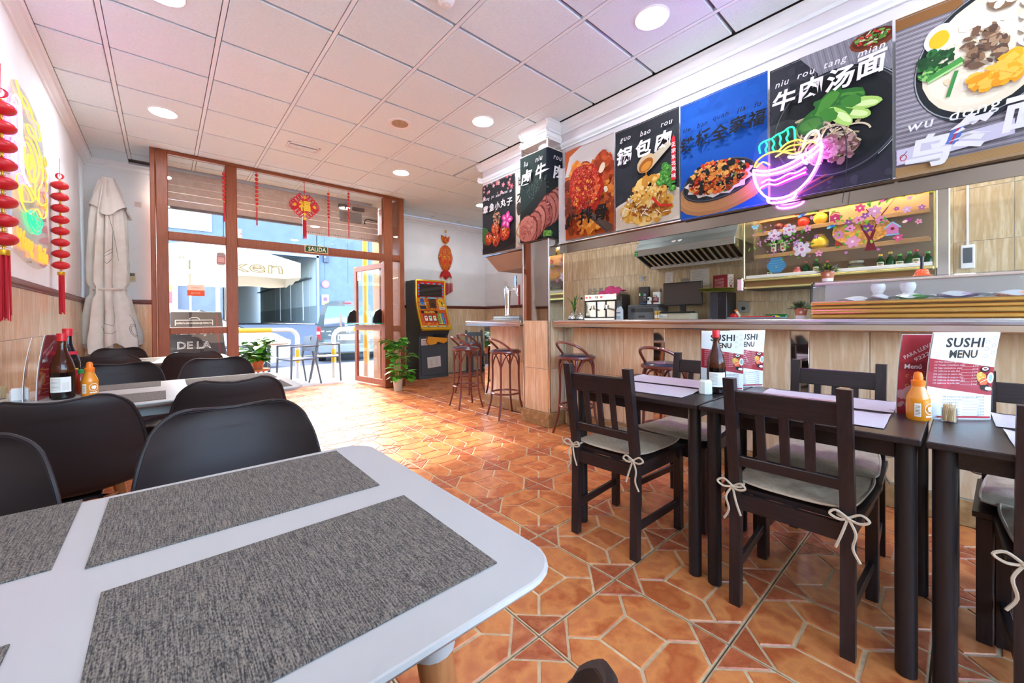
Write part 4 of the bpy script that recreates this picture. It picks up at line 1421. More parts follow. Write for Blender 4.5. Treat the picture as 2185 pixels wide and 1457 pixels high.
# -- beef noodle soup
def art_noodle():
    A = Art(21); W, H = .58, .86
    A.rect(0, 0, W, H, '33343c')
    A.scatter(W / 2, H / 2, .45, .5, ['3a3b44', '2e2f36', '40414a'], 160, .006, .03)
    A.poly([(.16, H), (.30, .66), (.40, .70), (.46, .64), (W, .60), (W, H)], '8a8791')
    for k in range(26):
        A.line([(.20 + k * .016, H), (.24 + k * .016, .66 - (k % 3) * .01)], .003, '6f6c78' if k % 2 else 'a19eaa')
    A.blob(.50, .80, .10, .055, '7a3b22', -.1); A.blob(.50, .81, .088, .045, '5b2a18')
    A.scatter(.50, .812, .07, .033, ['d63a34', '4f8b36', 'd8d8b0', '7aa84a', 'c02a2a'], 60, .006, .016, asp=(.3, .6))
    A.blob(.33, .40, .315, .315, '24262a', 0, 0, 48); A.ring(.33, .40, .300, .300, .006, '5a5d62', 48); A.blob(.33, .40, .27, .27, '1d1f22', 0, 0, 40); A.ring(.33, .40, .31, .31, .004, 'b4b6ba', 20, a0=-.9, a1=.9)
    for k in range(70):
        a = A.rg.uniform(0, 6.28); r = A.rg.uniform(.04, .16)
        A.ring(.27 + A.rg.uniform(-.10, .14), .33 + A.rg.uniform(-.10, .10), r * .6, r * .4, .009, A.rg.choice(['d9c7a4', 'c8b48c', 'e6d8ba', 'b39c74']), 12, rot=a, a0=a, a1=a + A.rg.uniform(1, 2.6))
    for (x, y, rx, ry, rt) in ((.27, .47, .12, .045, .5), (.36, .52, .12, .05, -.1), (.30, .52, .10, .045, .9), (.22, .42, .07, .05, .1), (.43, .47, .09, .05, -.5)):
        A.blob(x, y, rx, ry, '2f6a2c', rt, .12, 18); A.blob(x, y, rx * .8, ry * .7, '4a8a34', rt, .15, 16)
    for (x, y, rt) in ((.42, .42, -.5), (.36, .42, -.9), (.46, .46, -.25)):
        A.blob(x, y, .085, .032, 'a9d06a', rt, .05, 16); A.blob(x + .02, y - .01, .05, .016, 'd4e8a4', rt, .05, 14); A.blob(x - .05, y + .03, .05, .034, '3e7f30', rt, .15, 14)
    A.scatter(.33, .24, .12, .08, ['8b6a64', '7a5650', '9c7b74', 'a98a80', '6d4a44'], 90, .012, .028, asp=(.4, .9))
    A.scatter(.33, .25, .11, .07, ['c4a49a', '5e3e3a'], 50, .003, .009, asp=(.3, .6))
    A.line([(.12, .03), (.30, .10)], .01, '7a4a3a'); A.line([(.15, .01), (.33, .08)], .01, '6a3e30')
    words(A, 'niu rou tang mian', .03, .56, .735, .055, WHT, .0)
    hanzi(A, '牛肉汤面', .085, .50, .625, .12, WHT, .02, .03)
    return A
def art_udon():
    A = Art(22); W, H = .60, .86
    A.rect(0, 0, W, H, '8e8790')
    for k in range(70):
        A.line([(0, k * .0125), (W, k * .0125)], .0045, '6e6870' if k % 2 else 'b0a9b2')
    A.rect(0, H - .07, .24, H, '8b5f34'); A.rect(0, 0, W, .055, 'b08a5c')
    for k in range(8):
        A.line([(0, .006 + k * .006), (W, .01 + k * .006)], .0012, '94703f')
    A.blob(.33, .50, .235, .30, '3c4048', -.3, 0, 44); A.blob(.32, .53, .245, .31, '23262a', -.3, 0, 44); A.ring(.32, .53, .24, .305, .005, '9a9da2', 44, -.3); A.blob(.32, .535, .215, .28, 'e9d9c0', -.3, .01, 44); A.blob(.31, .54, .19, .25, 'f0e2cb', -.3, .02, 40)
    A.scatter(.31, .54, .16, .21, ['f4ead8', 'e3cfae', 'ecdcc0'], 60, .01, .03)
    A.blob(.165, .67, .058, .07, 'f7f4ee', -.2, .02, 24); A.blob(.16, .665, .036, .044, 'f2b323', -.2, .03, 20)
    A.scatter(.15, .56, .06, .05, ['24502a', '2f6a33', '1d4424'], 50, .01, .025); A.scatter(.14, .50, .05, .03, ['3a7a3a', '58a04a', '8cc46a', '2f6a33'], 40, .008, .022, asp=(.3, .6))
    A.line([(.12, .47), (.24, .53)], .03, '4c9446'); A.line([(.12, .46), (.24, .51)], .01, 'a8d68a'); A.line([(.22, .48), (.19, .36)], .014, '3f8a46')
    A.scatter(.31, .56, .07, .10, ['8a6a50', '6f5240', 'a5866a', '5a4236'], 70, .010, .024, asp=(.3, .7))
    A.blob(.37, .75, .05, .052, '7a5c44', -.3, .06, 20); flower(A, .37, .755, .05, 'efe2cf', '8a6a50', 5, .4)
    for k in range(5):
        A.blob(.46 - k * .003, .70 - k * .062, .045, .034, 'f7efe6', .2 - k * .2, .06, 18); A.ring(.462 - k * .003, .70 - k * .062, .030, .020, .005, 'e88a5c', 16, rot=.2 - k * .2, a0=.5, a1=5.2)
    A.scatter(.34, .40, .075, .05, ['f5a623', 'f0961c', 'f8ba4a'], 40, .014, .035, asp=(.5, .9)); A.scatter(.40, .44, .05, .05, ['f5a623', 'f8ba4a'], 20, .014, .03)
    A.blob(.62, .50, .10, .22, 'dfe1ea', -.2, .02, 30); A.ring(.62, .5, .10, .22, .006, '3a3d44', 30, -.2)
    words(A, 'wu dong mian', .05, .60, .245, .075, WHT, .02)
    A.poly([(.005, .065), (.40, .10), (.40, .17), (.005, .145)], 'cfc8da'); A.ring(.03, .10, .012, .016, .004, 'c23a4a', 14); A.line([(.02, .10), (.045, .13)], .003, '2a2a2a')
    A.poly([(.16, .13), (.22, .20), (.25, .20), (.22, .11)], '5a74b8'); A.line([(.20, .12), (.23, .2)], .008, 'c23a4a')
    A.text('乌', .12, .11, .17, WHT, .035, .15); A.text('冬', .27, .16, .17, WHT, .035, .15); A.text('面', .45, .19, .17, WHT, .035, .15)
    return A
def art_family():
    A = Art(23); W, H = .585, .88
    A.rect(0, 0, W, H, '0e51ad')
    A.scatter(.3, .7, .3, .2, ['1055b2', '0c4ca6'], 40, .02, .06)
    A.blob(.28, .17, .31, .165, 'a9774a', .12, .02, 30); A.blob(.28, .185, .30, .15, 'be8a58', .12, .02, 30)
    for k in range(8):
        A.ring(.28, .18, .29 - k * .03, .14 - k * .012, .002, '9a6a40', 26, .12)
    A.blob(.27, .235, .255, .135, '2a2c30', .10, .01, 34); A.ring(.27, .24, .25, .13, .006, '55585c', 34, .1)
    P = []
    for k in range(26):
        a = 2 * PI * k / 26; r = 1 if k % 2 else .86
        P.append((.27 + .24 * r * math.cos(a), .245 + .125 * r * math.sin(a)))
    A.poly(P, 'e8e2d8')
    A.scatter(.27, .255, .20, .105, ['d8742a', 'c2501c', 'e08f38', 'b23a1a', 'e8a850', 'd06020', '8a3a1a', '242022', 'e0642a', 'c9341e', '5e7a2e'], 330, .008, .026, asp=(.4, 1))
    A.scatter(.25, .31, .15, .06, ['d8742a', 'e08f38', 'c9341e', '26201f', 'e8a850'], 110, .008, .022)
    for k in range(16):
        x, y = .27 + A.rg.uniform(-.17, .17), .26 + A.rg.uniform(-.08, .09)
        A.ring(x, y, .014, .012, .008, A.rg.choice(['f0b46a', 'e89a50', 'd8843c']), 10, a0=0, a1=4.5)
    A.scatter(.27, .26, .19, .1, ['26201f', '1c1a1c'], 24, .012, .026, asp=(.6, 1)); A.scatter(.27, .26, .19, .1, ['f4d8a0', 'f0c080'], 60, .002, .005)
    words(A, 'tie ban quan jia fu', .02, .565, .665, .05, '12151c', .0)
    hanzi(A, '铁板全家福', .065, .53, .555, .10, '12151c', .02, .025)
    return A
def art_guobao():
    A = Art(24); W, H = .57, .86
    A.rect(0, 0, W, H, '2b2e34')
    A.scatter(W / 2, .45, .3, .4, ['2e3138', '282a30'], 60, .02, .06)
    A.blob(.30, .10, .40, .17, 'd9cfc0', .06, .01, 36); A.blob(.31, .115, .36, .14, 'c9bda8', .06, .01, 36)
    A.scatter(.29, .13, .21, .10, ['d9a440', 'e4b85a', 'c88a2a', 'b87420', 'ecd08a', 'd49a3a'], 150, .02, .05, .3); A.scatter(.32, .27, .14, .11, ['dfb04e', 'ebc878', 'c98e30', 'd6a244', 'e8c470'], 130, .018, .045, .3)
    A.scatter(.30, .2, .19, .14, ['8a4a14', 'a55a1a', 'f4e2b0', 'f0d490'], 90, .004, .014); A.scatter(.33, .12, .16, .06, ['a0521a', '7e3a12'], 24, .012, .03, asp=(.3, .6))
    for k in range(12):
        x, y = A.rg.uniform(.1, .48), A.rg.uniform(.06, .22); a = A.rg.uniform(0, 3)
        A.line([(x, y), (x + .06 * math.cos(a), y + .06 * math.sin(a))], .006, 'f2e8cc')
    A.line([(.35, .21), (.42, .13), (.52, .11)], .018, 'd42a22'); A.line([(.10, .17), (.06, .08)], .008, 'efe6d4')
    for (x, y, r) in ((.46, .36, .05), (.50, .30, .045), (.43, .32, .04), (.52, .38, .035), (.47, .42, .04), (.53, .24, .03)):
        A.blob(x, y, r, r * .8, '3f7f2e', 0, .3, 14); A.scatter(x, y, r * .7, r * .6, ['58a03e', '346a28', '6fb44e'], 12, .006, .014)
    A.poly([(.26, .50), (.50, .62), (.52, .58), (.34, .44)], 'b9ad98'); A.blob(.30, .50, .085, .07, 'c6ae86', .5, .02, 24); A.blob(.30, .485, .07, .05, '9a5a1c', .5, .03, 22); A.blob(.30, .475, .05, .03, 'c8842c', .5, .05, 18)
    A.line([(.30, .44), (.303, .32)], .008, 'c8842c')
    words(A, 'guo bao rou', .04, .55, .755, .06, WHT, .0)
    hanzi(A, '锅包肉', .10, .45, .62, .135, WHT, .015, .03)
    A.poly([(.515, .30), (.555, .30), (.55, .62), (.535, .65), (.52, .62)], 'c4202c')
    for k, ch in enumerate('正宗东北风味'):
        A.text(ch, .536, .575 - k * .048, .036, 'f3ecec', .012)
    return A
def art_ribs():
    A = Art(25); W, H = .57, .87
    A.rect(0, 0, W, H, 'b5521c')
    A.poly([(.0, .62), (.06, .80), (.22, .87), (.57, .87), (.57, .62), (.3, .6)], 'cfc9c6')
    A.scatter(.28, .35, .33, .33, ['c8621e', '9a3a14', 'd87a2a', 'b04818', '7e2c12', 'e08c38'], 200, .02, .06, .25); A.scatter(.05, .3, .08, .3, ['6e2a14', '8a3c1a'], 30, .02, .05)
    A.scatter(.45, .60, .10, .13, ['b4441a', 'd06a28', '9a3616', 'c85a22'], 70, .02, .05); A.scatter(.15, .64, .06, .08, ['d8782a', 'e89a3a'], 30, .02, .04)
    A.blob(.26, .45, .19, .24, 'b02416', .35, .05, 26); A.scatter(.26, .45, .16, .21, ['c62a18', 'd84a22', 'a01e12', 'b83018', 'e0682e'], 200, .010, .03, .3); A.scatter(.26, .47, .17, .22, ['f4c8a0', 'f0a868', 'f8e0c8'], 260, .0018, .0045)
    A.scatter(.28, .40, .16, .12, ['e8a23a', 'f0c050'], 20, .006, .014); A.blob(.46, .58, .03, .05, 'e4d4b8', -.6, .1); A.blob(.50, .38, .02, .03, 'e4d4b8', .4, .1)
    A.scatter(.33, .10, .12, .07, ['d88a2a', 'e8a848', 'c8741e'], 50, .018, .04)
    A.poly([(.27, .26), (.57, .05), (.57, -.05), (.50, .0), (.25, .22)], '4a3a34')
    for k in range(5):
        A.line([(.28 + k * .006, .25 - k * .008), (.57, .05 - k * .02)], .003, '6e5c52')
    words(A, 'zha pai gu', .06, .50, .29, .055, '1a1412', .02)
    hanzi(A, '炸排骨', .11, .45, .165, .14, '17110f', .02, .03)
    return A
def art_beef():
    A = Art(26); W, H = .62, .90
    A.rect(0, 0, W, H, '22332f')
    A.rect(.36, 0, W, H, '1d2430')
    A.scatter(.26, .52, .16, .10, ['5a6a66', '46564f', '6a7a74'], 240, .002, .006)
    A.poly([(0, .30), (.20, .42), (.36, .58), (W, .62), (W, .0), (0, 0)], '1a211f')
    for k in range(9):
        x, y = .62 - k * .058, .43 - k * .042
        A.blob(x, y, .115, .165, '6a2c28', -.25, .04, 26); A.blob(x - .006, y - .004, .108, .157, ['b56a5e', 'a85c52', 'c07a6c', 'b0665a'][k % 4], -.25, .04, 26)
        A.scatter(x, y, .07, .11, ['a2584e', 'c48478', '96504a', 'ca8e82'], 26, .008, .022, asp=(.2, .5))
    A.blob(.12, .13, .14, .14, '7a342e', -.2, .04, 28); A.blob(.12, .13, .132, .132, 'c67c6e', -.2, .04, 28); A.scatter(.12, .13, .1, .1, ['b86a5e', 'd49a8c', 'a85a50'], 50, .01, .03, asp=(.2, .5))
    A.scatter(.38, .04, .05, .03, ['4f8a3a', '7ab04e'], 30, .006, .016); A.scatter(.56, .08, .02, .02, ['5f9a4a'], 6, .005, .01)
    words(A, 'lu niu rou', .06, .60, .81, .075, WHT, .0)
    hanzi(A, '卤牛肉', .12, .53, .67, .145, WHT, .0, .03)
    return A
def art_octopus():
    A = Art(27); W, H = .60, .85
    A.rect(0, 0, W, H, '2a2c30')
    for k in range(26):
        flower(A, A.rg.uniform(0, .62), .85 - A.rg.random() ** 2 * .17, A.rg.uniform(.012, .03), A.rg.choice(['d88a96', 'e8b0b8', 'c0606e']), 'f0d0a0', 5)
    A.blob(.05, .22, .08, .12, '3a6a34', .4, .1); A.blob(.30, .05, .34, .08, '3d332f', .08, .03, 30); A.blob(.30, .07, .31, .065, '27201e', .08, .03, 30)
    for (x, y, r) in ((.12, .18, .075), (.43, .21, .095), (.27, .15, .08), (.26, .28, .08)):
        A.blob(x, y, r, r * 1.05, 'a52c14', 0, .05, 24); A.scatter(x, y, r * .8, r * .8, ['c8401a', 'd8581e', '8a2010', 'e87a2e'], 40, .008, .02); A.scatter(x, y, r * .7, r * .8, ['f6d890', 'fbe8b8'], 14, .004, .012, asp=(.2, .4)); A.blob(x - r * .3, y + r * .4, r * .16, r * .1, 'fbeada', .4)
    A.scatter(.29, .40, .07, .09, ['e8b088', 'f0c8a4', 'd89870'], 90, .004, .022, asp=(.12, .3))
    for k in range(5):
        A.blob(.48 + .05 * math.cos(k * 1.25), .34 + .05 * math.sin(k * 1.25), .05, .035, 'cf3a92', k * 1.25, .08); A.blob(.48 + .05 * math.cos(k * 1.25), .34 + .05 * math.sin(k * 1.25), .025, .014, 'f0a8d0', k * 1.25)
    words(A, 'zhang yu xiao wan zi', .02, .58, .66, .05, WHT, .0)
    hanzi(A, '章鱼小丸子', .08, .53, .54, .09, WHT, .0, .025)
    return A
def art_strip():
    A = Art(28); W, H = .16, .84
    A.rect(0, 0, W, H, 'd8d0c4')
    A.text('比', .10, .72, .10, '2a2624', .03); A.text('大', .09, .56, .13, '2a2624', .03)
    A.blob(.06, .42, .05, .08, '3a3430', .2, .1); A.scatter(.06, .42, .04, .06, ['5a524c', '4a423c'], 20, .006, .014)
    A.line([(.0, .16), (.10, .30), (.16, .24)], .014, 'c8882a'); A.line([(.0, .16), (.12, .06)], .014, 'c8882a')
    for k in range(3):
        A.line([(.03 + k * .02, .05), (.08 + k * .02, .01)], .004, '2a2624')
    return A
banner('banner of octopus balls on black with pink blossom, leftmost over the bar', 3.945, 1.89, .60, .85, art_octopus())
banner('narrow pale banner strip between the octopus ball and sliced beef banners', 3.335, 1.90, .16, .84, art_strip())
# sliced beef banner folds round the pillar corner
_fold = .40
def beef_warp(v):
    if v[0] <= _fold:
        return (v[0], v[1], v[2] + .002 * math.sin(v[0] * 20))
    return (_fold + .004 + v[2], v[1], -(v[0] - _fold))
banner('dark green banner of sliced beef folded round the mirror pillar', 3.135, 1.90, .62, .91, art_beef(), x=2.888, warp=beef_warp)
banner('banner of glazed red ribs with black lettering right of the pillar', 2.60, 1.86, .57, .87, art_ribs())
banner('dark banner of fried pork under a pouring spoon', 2.015, 1.855, .57, .86, art_guobao())
banner('bright blue banner with sizzling platter on a wooden board', 1.437, 1.835, .585, .875, art_family())
banner('dark banner of beef noodle soup with green pak choi', .838, 1.835, .58, .86, art_noodle())
banner('grey banner of a big soup bowl with halved egg, rightmost', .245, 1.835, .60, .855, art_udon())

# ================================================================ NEON SIGNS
def neon(n, c, s):
    return mat(n, tuple(.55 * x for x in c), .4, em=c, es=s)
n_viol = neon('neon_violet', (.58, .10, 1.0), 32); n_pink = neon('neon_magenta', (1.0, .07, .95), 6); n_green = neon('neon_green', (.02, 1.0, .32), .7)
n_yel = neon('neon_yellow', (1.0, .62, .08), .46); n_wht = neon('neon_white', (1.0, .82, .75), 3); n_or = neon('neon_orange', (1.0, .30, .03), .6); n_mint = neon('neon_mint', (.02, 1.0, .34), .4)
acryl = MATS['clear']
t = thing('neon_sign', 'neon sign of a violet noodle bowl with green and yellow tubes on the banners', 'neon sign', (2.962, .965, 1.80))
L = frame((0, 0, 0), (0, -1, 0), (0, 0, 1))
def neon_lines(name, m, lines, r=.0052, z=.02, T=L, parent=None, k=3, closed=False):
    q = MB()
    for P in lines:
        cl = len(P) > 3 and P[0] == P[-1]
        q.tube(smooth([(x, y, z) for x, y in (P[:-1] if cl else P)], k, cl), r, 6, cl)
    return q.build(name, m, parent, T)
q = MB()
out = [(.02, .20), (.03, .30), (.05, .40), (.09, .50), (.22, .53), (.30, .50), (.39, .48), (.44, .42), (.43, .30), (.40, .20), (.34, .09), (.27, .02), (.16, .01), (.08, .07)]
q.prism([tuple(p[:2]) for p in smooth([(a, b, 0) for a, b in out], 4, True)], 0, .005)
q.build('acrylic_sheet', acryl, t, L)
neon_lines('bowl_tube', n_viol, [[(.045, .265), (.05, .20), (.08, .12), (.13, .06), (.20, .045), (.27, .06), (.34, .12), (.385, .20), (.405, .285), (.405, .33)],
    [(.045, .265), (.13, .235), (.24, .245), (.34, .285), (.405, .325)], [(.05, .235), (.14, .21), (.24, .215), (.34, .25), (.40, .29)], [(.125, .06), (.135, .03), (.20, .018), (.265, .03), (.28, .06)]], parent=t)
neon_lines('wave_tube', n_pink, [[(.09, .165), (.13, .18), (.16, .165), (.20, .17), (.24, .185), (.28, .18), (.33, .20)], [(.085, .135), (.13, .15), (.17, .135), (.22, .145), (.26, .155), (.33, .17)]], parent=t)
neon_lines('noodle_tube', n_yel, [[(.05, .28), (.07, .32), (.12, .345), (.18, .345), (.23, .32), (.27, .30), (.31, .305)], [(.06, .275), (.10, .30), (.14, .27)], [(.19, .345), (.23, .375), (.29, .38), (.33, .35)], [(.21, .335), (.25, .355), (.31, .345)], [(.17, .31), (.22, .33), (.28, .325)], [(.31, .31), (.33, .34), (.36, .345), (.385, .325)]], parent=t)
neon_lines('egg_tube', n_wht, [[(.315, .325), (.33, .38), (.36, .405), (.385, .40), (.395, .365), (.385, .335)]], parent=t)
neon_lines('seaweed_tube', n_green, [[(.085, .36), (.08, .41), (.105, .43), (.15, .435), (.18, .45), (.215, .455), (.24, .47), (.27, .46), (.275, .39)], [(.115, .43), (.125, .40), (.115, .375), (.125, .35)], [(.15, .435), (.165, .40), (.155, .375), (.165, .35)], [(.19, .45), (.20, .42), (.195, .39), (.205, .365)], [(.235, .465), (.24, .43), (.23, .41), (.24, .385)]], parent=t)
q = MB(); q.tube(smooth([(.43, .40, .002), (.5, .38, .001), (.52, .2, .0), (.50, -.05, .004)], 5), .002, 5); q.build('cable', black_plastic, t, L)

t = thing('neon_sign', 'tall neon sign of a dragon with script lettering on the left wall', 'neon sign', (XL + .006, 3.62, 1.48))
LW_ = frame((0, 0, 0), (0, 1, 0), (0, 0, 1))
q = MB()
out = [(.10, .10), (.10, .35), (.08, .70), (.14, 1.0), (.26, 1.12), (.60, 1.14), (.95, 1.06), (1.10, .80), (1.10, .45), (1.18, .28), (1.2, .10), (.8, .0), (.3, .03)]
q.prism([tuple(p[:2]) for p in smooth([(a, b, 0) for a, b in out], 4, True)], .012, .017)
q.build('acrylic_sheet', acryl, t, LW_)
for p in ((.1, .5), (1.0, .5), (.5, 1.1), (.6, .03)):
    q = MB(); q.cyl((p[0], p[1], -.004), (p[0], p[1], .022), .008, n=8); q.build('standoff', chrome, t, LW_)
kz = dict(z=.026, T=LW_ @ Matrix.Translation((.06, .375, 0)) @ Matrix.Diagonal((1, .66, 1, 1)), parent=t)
neon_lines('mane_tube', n_pink, [[(.10, .62), (.07, .80), (.14, .95), (.26, .97), (.30, .82), (.30, .66), (.38, .60)], [(.15, .66), (.14, .82), (.20, .90), (.25, .84), (.25, .66), (.33, .58)], [(.12, .26), (.06, .42), (.12, .56), (.27, .58), (.31, .42), (.34, .30), (.48, .24)], [(.17, .30), (.14, .44), (.20, .51), (.26, .46), (.27, .34), (.40, .24)]], .0052, **kz)
neon_lines('dragon_tube', n_yel, [[(.18, 1.12), (.30, 1.02), (.40, 1.0), (.52, 1.04), (.62, 1.0), (.74, 1.02), (.80, .95), (.80, .86), (.66, .86), (.52, .88), (.42, .84)],
    [(.18, 1.12), (.26, 1.06), (.42, 1.08), (.58, 1.05)], [(.42, .84), (.50, .78), (.64, .80), (.78, .74), (.86, .62), (.88, .50), (.82, .38), (.74, .30), (.74, .16)], [(.40, .70), (.56, .72), (.70, .66), (.78, .56), (.72, .44), (.64, .34), (.63, .16)],
    [(.36, .50), (.36, .62), (.46, .66), (.58, .58), (.62, .44), (.58, .32), (.46, .36), (.38, .44), (.36, .50)], [(.44, .44), (.44, .54), (.50, .56), (.54, .48), (.50, .42), (.44, .44)],
    [(.22, .10), (.16, .20), (.26, .28), (.42, .27), (.62, .20), (.84, .16), (1.0, .24), (.98, .10), (.84, .02), (.70, .08), (.56, .00)], [(.30, .04), (.28, .18), (.42, .20), (.56, .12), (.42, .06), (.30, .04)], [(.22, .10), (.26, .02), (.36, -.04), (.5, -.04)]], .0052, **kz)
neon_lines('flame_tube', n_or, [[(.94, .76), (1.0, .72), (.98, .66), (.92, .68), (.94, .76)], [(.92, .50), (1.0, .46), (1.02, .40), (.96, .36)], [(.92, .32), (1.0, .26), (.98, .16), (.90, .20)], [(.95, .62), (1.0, .56), (.98, .5)]], .0052, **kz)
neon_lines('wave_tube', n_mint, [[(.46, -.06), (.52, .0), (.60, .02), (.66, -.02), (.74, .0), (.82, -.02), (.80, -.10), (.70, -.15), (.58, -.14), (.50, -.09), (.46, -.06)], [(.40, -.03), (.44, -.12), (.54, -.19), (.68, -.20), (.78, -.14)], [(.56, -.04), (.62, -.08), (.70, -.05), (.76, -.08)], [(.58, -.09), (.66, -.12), (.74, -.10)]], .006, **kz)
def text_outline(s, size, r, m, parent, T, x, y, z, shear=0, sx=1):
    cu = bpy.data.curves.new('t', 'FONT'); cu.body = s; cu.size = size; cu.fill_mode = 'NONE'; cu.bevel_depth = r; cu.bevel_resolution = 0; cu.resolution_u = 2; cu.shear = shear
    ob = bpy.data.objects.new('t', cu); me = bpy.data.meshes.new_from_object(ob)
    for v in me.vertices:
        v.co.x = x + v.co.x * sx; v.co.y += y; v.co.z += z
    me.materials.clear(); me.materials.append(m)
    bpy.data.objects.remove(ob)
    o = bpy.data.objects.new('lettering_tube', me); COL.objects.link(o); o.parent = parent; o.matrix_local = T
    return o
text_outline('Wang', .17, .0034, n_or, t, LW_, .20, .09, .026, .1, 1.0)
text_outline('Shifu', .17, .0034, n_or, t, LW_, .74, .06, .026, .1, 1.0)

# ================================================================ LANTERN STRINGS, HANGINGS
def lantern_string(name, label, loc, n, rx, rz_, gap, tassel, hang, group=None, star=False, r_t=None, knot=True):
    t = thing(name, label, 'lantern string' if n else 'ornament', loc, 0, group)
    q = MB(); q.cyl((0, 0, 0), (0, 0, -hang), .0014, n=5); q.build('cord', red_cord, t)
    z = -hang
    if knot:
        q = MB()
        for k in range(3):
            q.tube([(rx * .28 * math.cos(a) * (1 + .3 * k), rx * .1 * math.sin(2 * a), z + rx * .45 * math.sin(a)) for a in [2 * PI * j / 12 for j in range(12)]], rx * .05, 5, True)
        q.build('knot', goldp if star else red_cord, t)
        z -= rx * .55
    for k in range(n):
        q = MB(); q.ell((0, 0, 0), (rx, rx, rz_), 18, 10)
        bd = q.build('lantern', red_silk, t, Matrix.Translation((0, 0, z - gap / 2 - rz_)))
        for s in (1, -1):
            q = MB()
            for j in range(8):
                a = 2 * PI * j / 8
                q.add([(0, 0, s * rz_ * .96), (math.cos(a) * rx * .42, math.sin(a) * rx * .42, s * (rz_ + gap * .38)), (math.cos(a + .5) * rx * .2, math.sin(a + .5) * rx * .2, s * (rz_ + gap * .15))], [(0, 1, 2)])
            q.cyl((0, 0, s * rz_ * .95), (0, 0, s * (rz_ + gap * .5)), rx * .10, n=8)
            q.build('gold_cap', goldp, bd)
        z -= gap + 2 * rz_
    z -= gap * .3
    rt = r_t or rx * .42
    q = MB(); q.lathe([(rt * .9, -rx * .5), (rt, -rx * .42), (rt, 0), (rt * .5, rx * .06)], 12, (0, 0, z)); q.build('tassel_cap', goldp, t)
    q = MB(); rg = random.Random(int(abs(loc[1]) * 100))
    for k in range(26):
        a = rg.uniform(0, 6.28); r_ = rt * .85 * math.sqrt(rg.random())
        q.cyl((r_ * math.cos(a), r_ * math.sin(a), z - rx * .4), (r_ * 1.15 * math.cos(a), r_ * 1.15 * math.sin(a), z - tassel * rg.uniform(.9, 1.0)), rt * .16, rt * .12, 5)
    q.build('tassel', red_cord, t)
    return t
lantern_string('lantern_string', 'eight red lanterns strung beside the neon dragon, complete with tassel', (XL + .056, 5.03, 2.475), 8, .054, .034, .028, .36, .15)
lantern_string('lantern_string', 'large red lantern string cut by the left edge, before the neon dragon', (XL + .085, 3.265, 2.425), 8, .054, .034, .028, .37, .15)
yy = YS - .03
lantern_string('bead_string', 'red bead string half hidden behind the storefront post', (.585, yy + .005, 3.06), 7, .02, .021, .010, .26, .10, 'red strings hanging in the storefront')
lantern_string('bead_string', 'red bead string alone in the wide upper pane, left of the knot', (.93, yy + .005, 3.055), 8, .020, .021, .011, .26, .03, 'red strings hanging in the storefront')
lantern_string('bead_string', 'red bead string just right of the lucky knot, small knot on top', (1.815, yy + .005, 3.055), 8, .018, .019, .010, .26, .10, 'red strings hanging in the storefront', True)
lantern_string('bead_string', 'rightmost red bead string in the wide upper pane', (2.10, yy + .005, 3.055), 9, .017, .018, .010, .28, .04, 'red strings hanging in the storefront')
# the lucky knot
t = thing('lucky_knot', 'big red Chinese knot with gold character hanging in the window', 'ornament', (1.50, yy + .02, 3.035))
LK = frame((0, 0, -.34), (1, 0, 0), (0, 0, 1))
q = MB(); q.cyl((0, .36, 0), (0, .14, 0), .004, n=6); q.ell((0, .20, 0), (.012, .016, .01), 8, 6); q.build('cord', red_cord, t, LK)
q = MB()
for a0 in range(4):
    ang = PI / 4 + a0 * PI / 2
    ux, uy = math.cos(ang), math.sin(ang); vx, vy = -uy, ux
    for k in range(4):
        o_ = -.066 + .044 * k
        P = [(ux * .085 + vx * (o_ - .010), uy * .085 + vy * (o_ - .010), 0), (ux * .145 + vx * (o_ - .016), uy * .145 + vy * (o_ - .016), .002), (ux * .16 + vx * o_, uy * .16 + vy * o_, .004), (ux * .145 + vx * (o_ + .016), uy * .145 + vy * (o_ + .016), .002), (ux * .085 + vx * (o_ + .010), uy * .085 + vy * (o_ + .010), 0)]
        q.tube(smooth(P, 3), .0068, 6)
for s in (-1, 1):
    for k in range(3):
        c, r_ = .145 + .0 * k, .075 - .02 * k
        q.tube([(s * (.135 + r_ * .75 * math.cos(a)), r_ * .8 * math.sin(a) - .004 * k, .003 * k) for a in [2 * PI * j / 16 for j in range(16)]], .0062, 6, True)
q.build('loops', red_cord, t, LK)
q = MB(); q.prism([(0, .125), (.125, 0), (0, -.125), (-.125, 0)], -.012, .012); q.build('centre', red_cord, t, LK)
A = Art(31); A.text('福', 0, 0, .15, 'e8c22a', .04)
A.v = [(x, y, .0135 + z) for x, y, z in A.v]
A.build('character', t, LK, mat('gold_char', 'e3bd24', .4))
q = MB()
for x, y in ((0, .115), (0, -.115), (.125, 0), (-.125, 0)):
    q.prism([(x, y + .026), (x + .026, y), (x, y - .026), (x - .026, y)], .013, .018)
q.build('gold_corner', goldp, t, LK)
q = MB(); q.lathe([(.024, -.20), (.024, -.165), (.012, -.155)], 12, T=TR(rx=0)); M_ = Matrix.Translation((0, 0, -.34)); q.build('tassel_cap', goldp, t, M_)
q = MB(); rg = random.Random(8)
for k in range(40):
    a = rg.uniform(0, 6.28); r_ = .022 * math.sqrt(rg.random())
    q.cyl((r_ * math.cos(a), r_ * math.sin(a), -.19), (r_ * 1.1 * math.cos(a), r_ * 1.1 * math.sin(a), -.42 - rg.uniform(0, .05)), .003, .002, 5)
q.build('tassel', red_cord, t, M_)
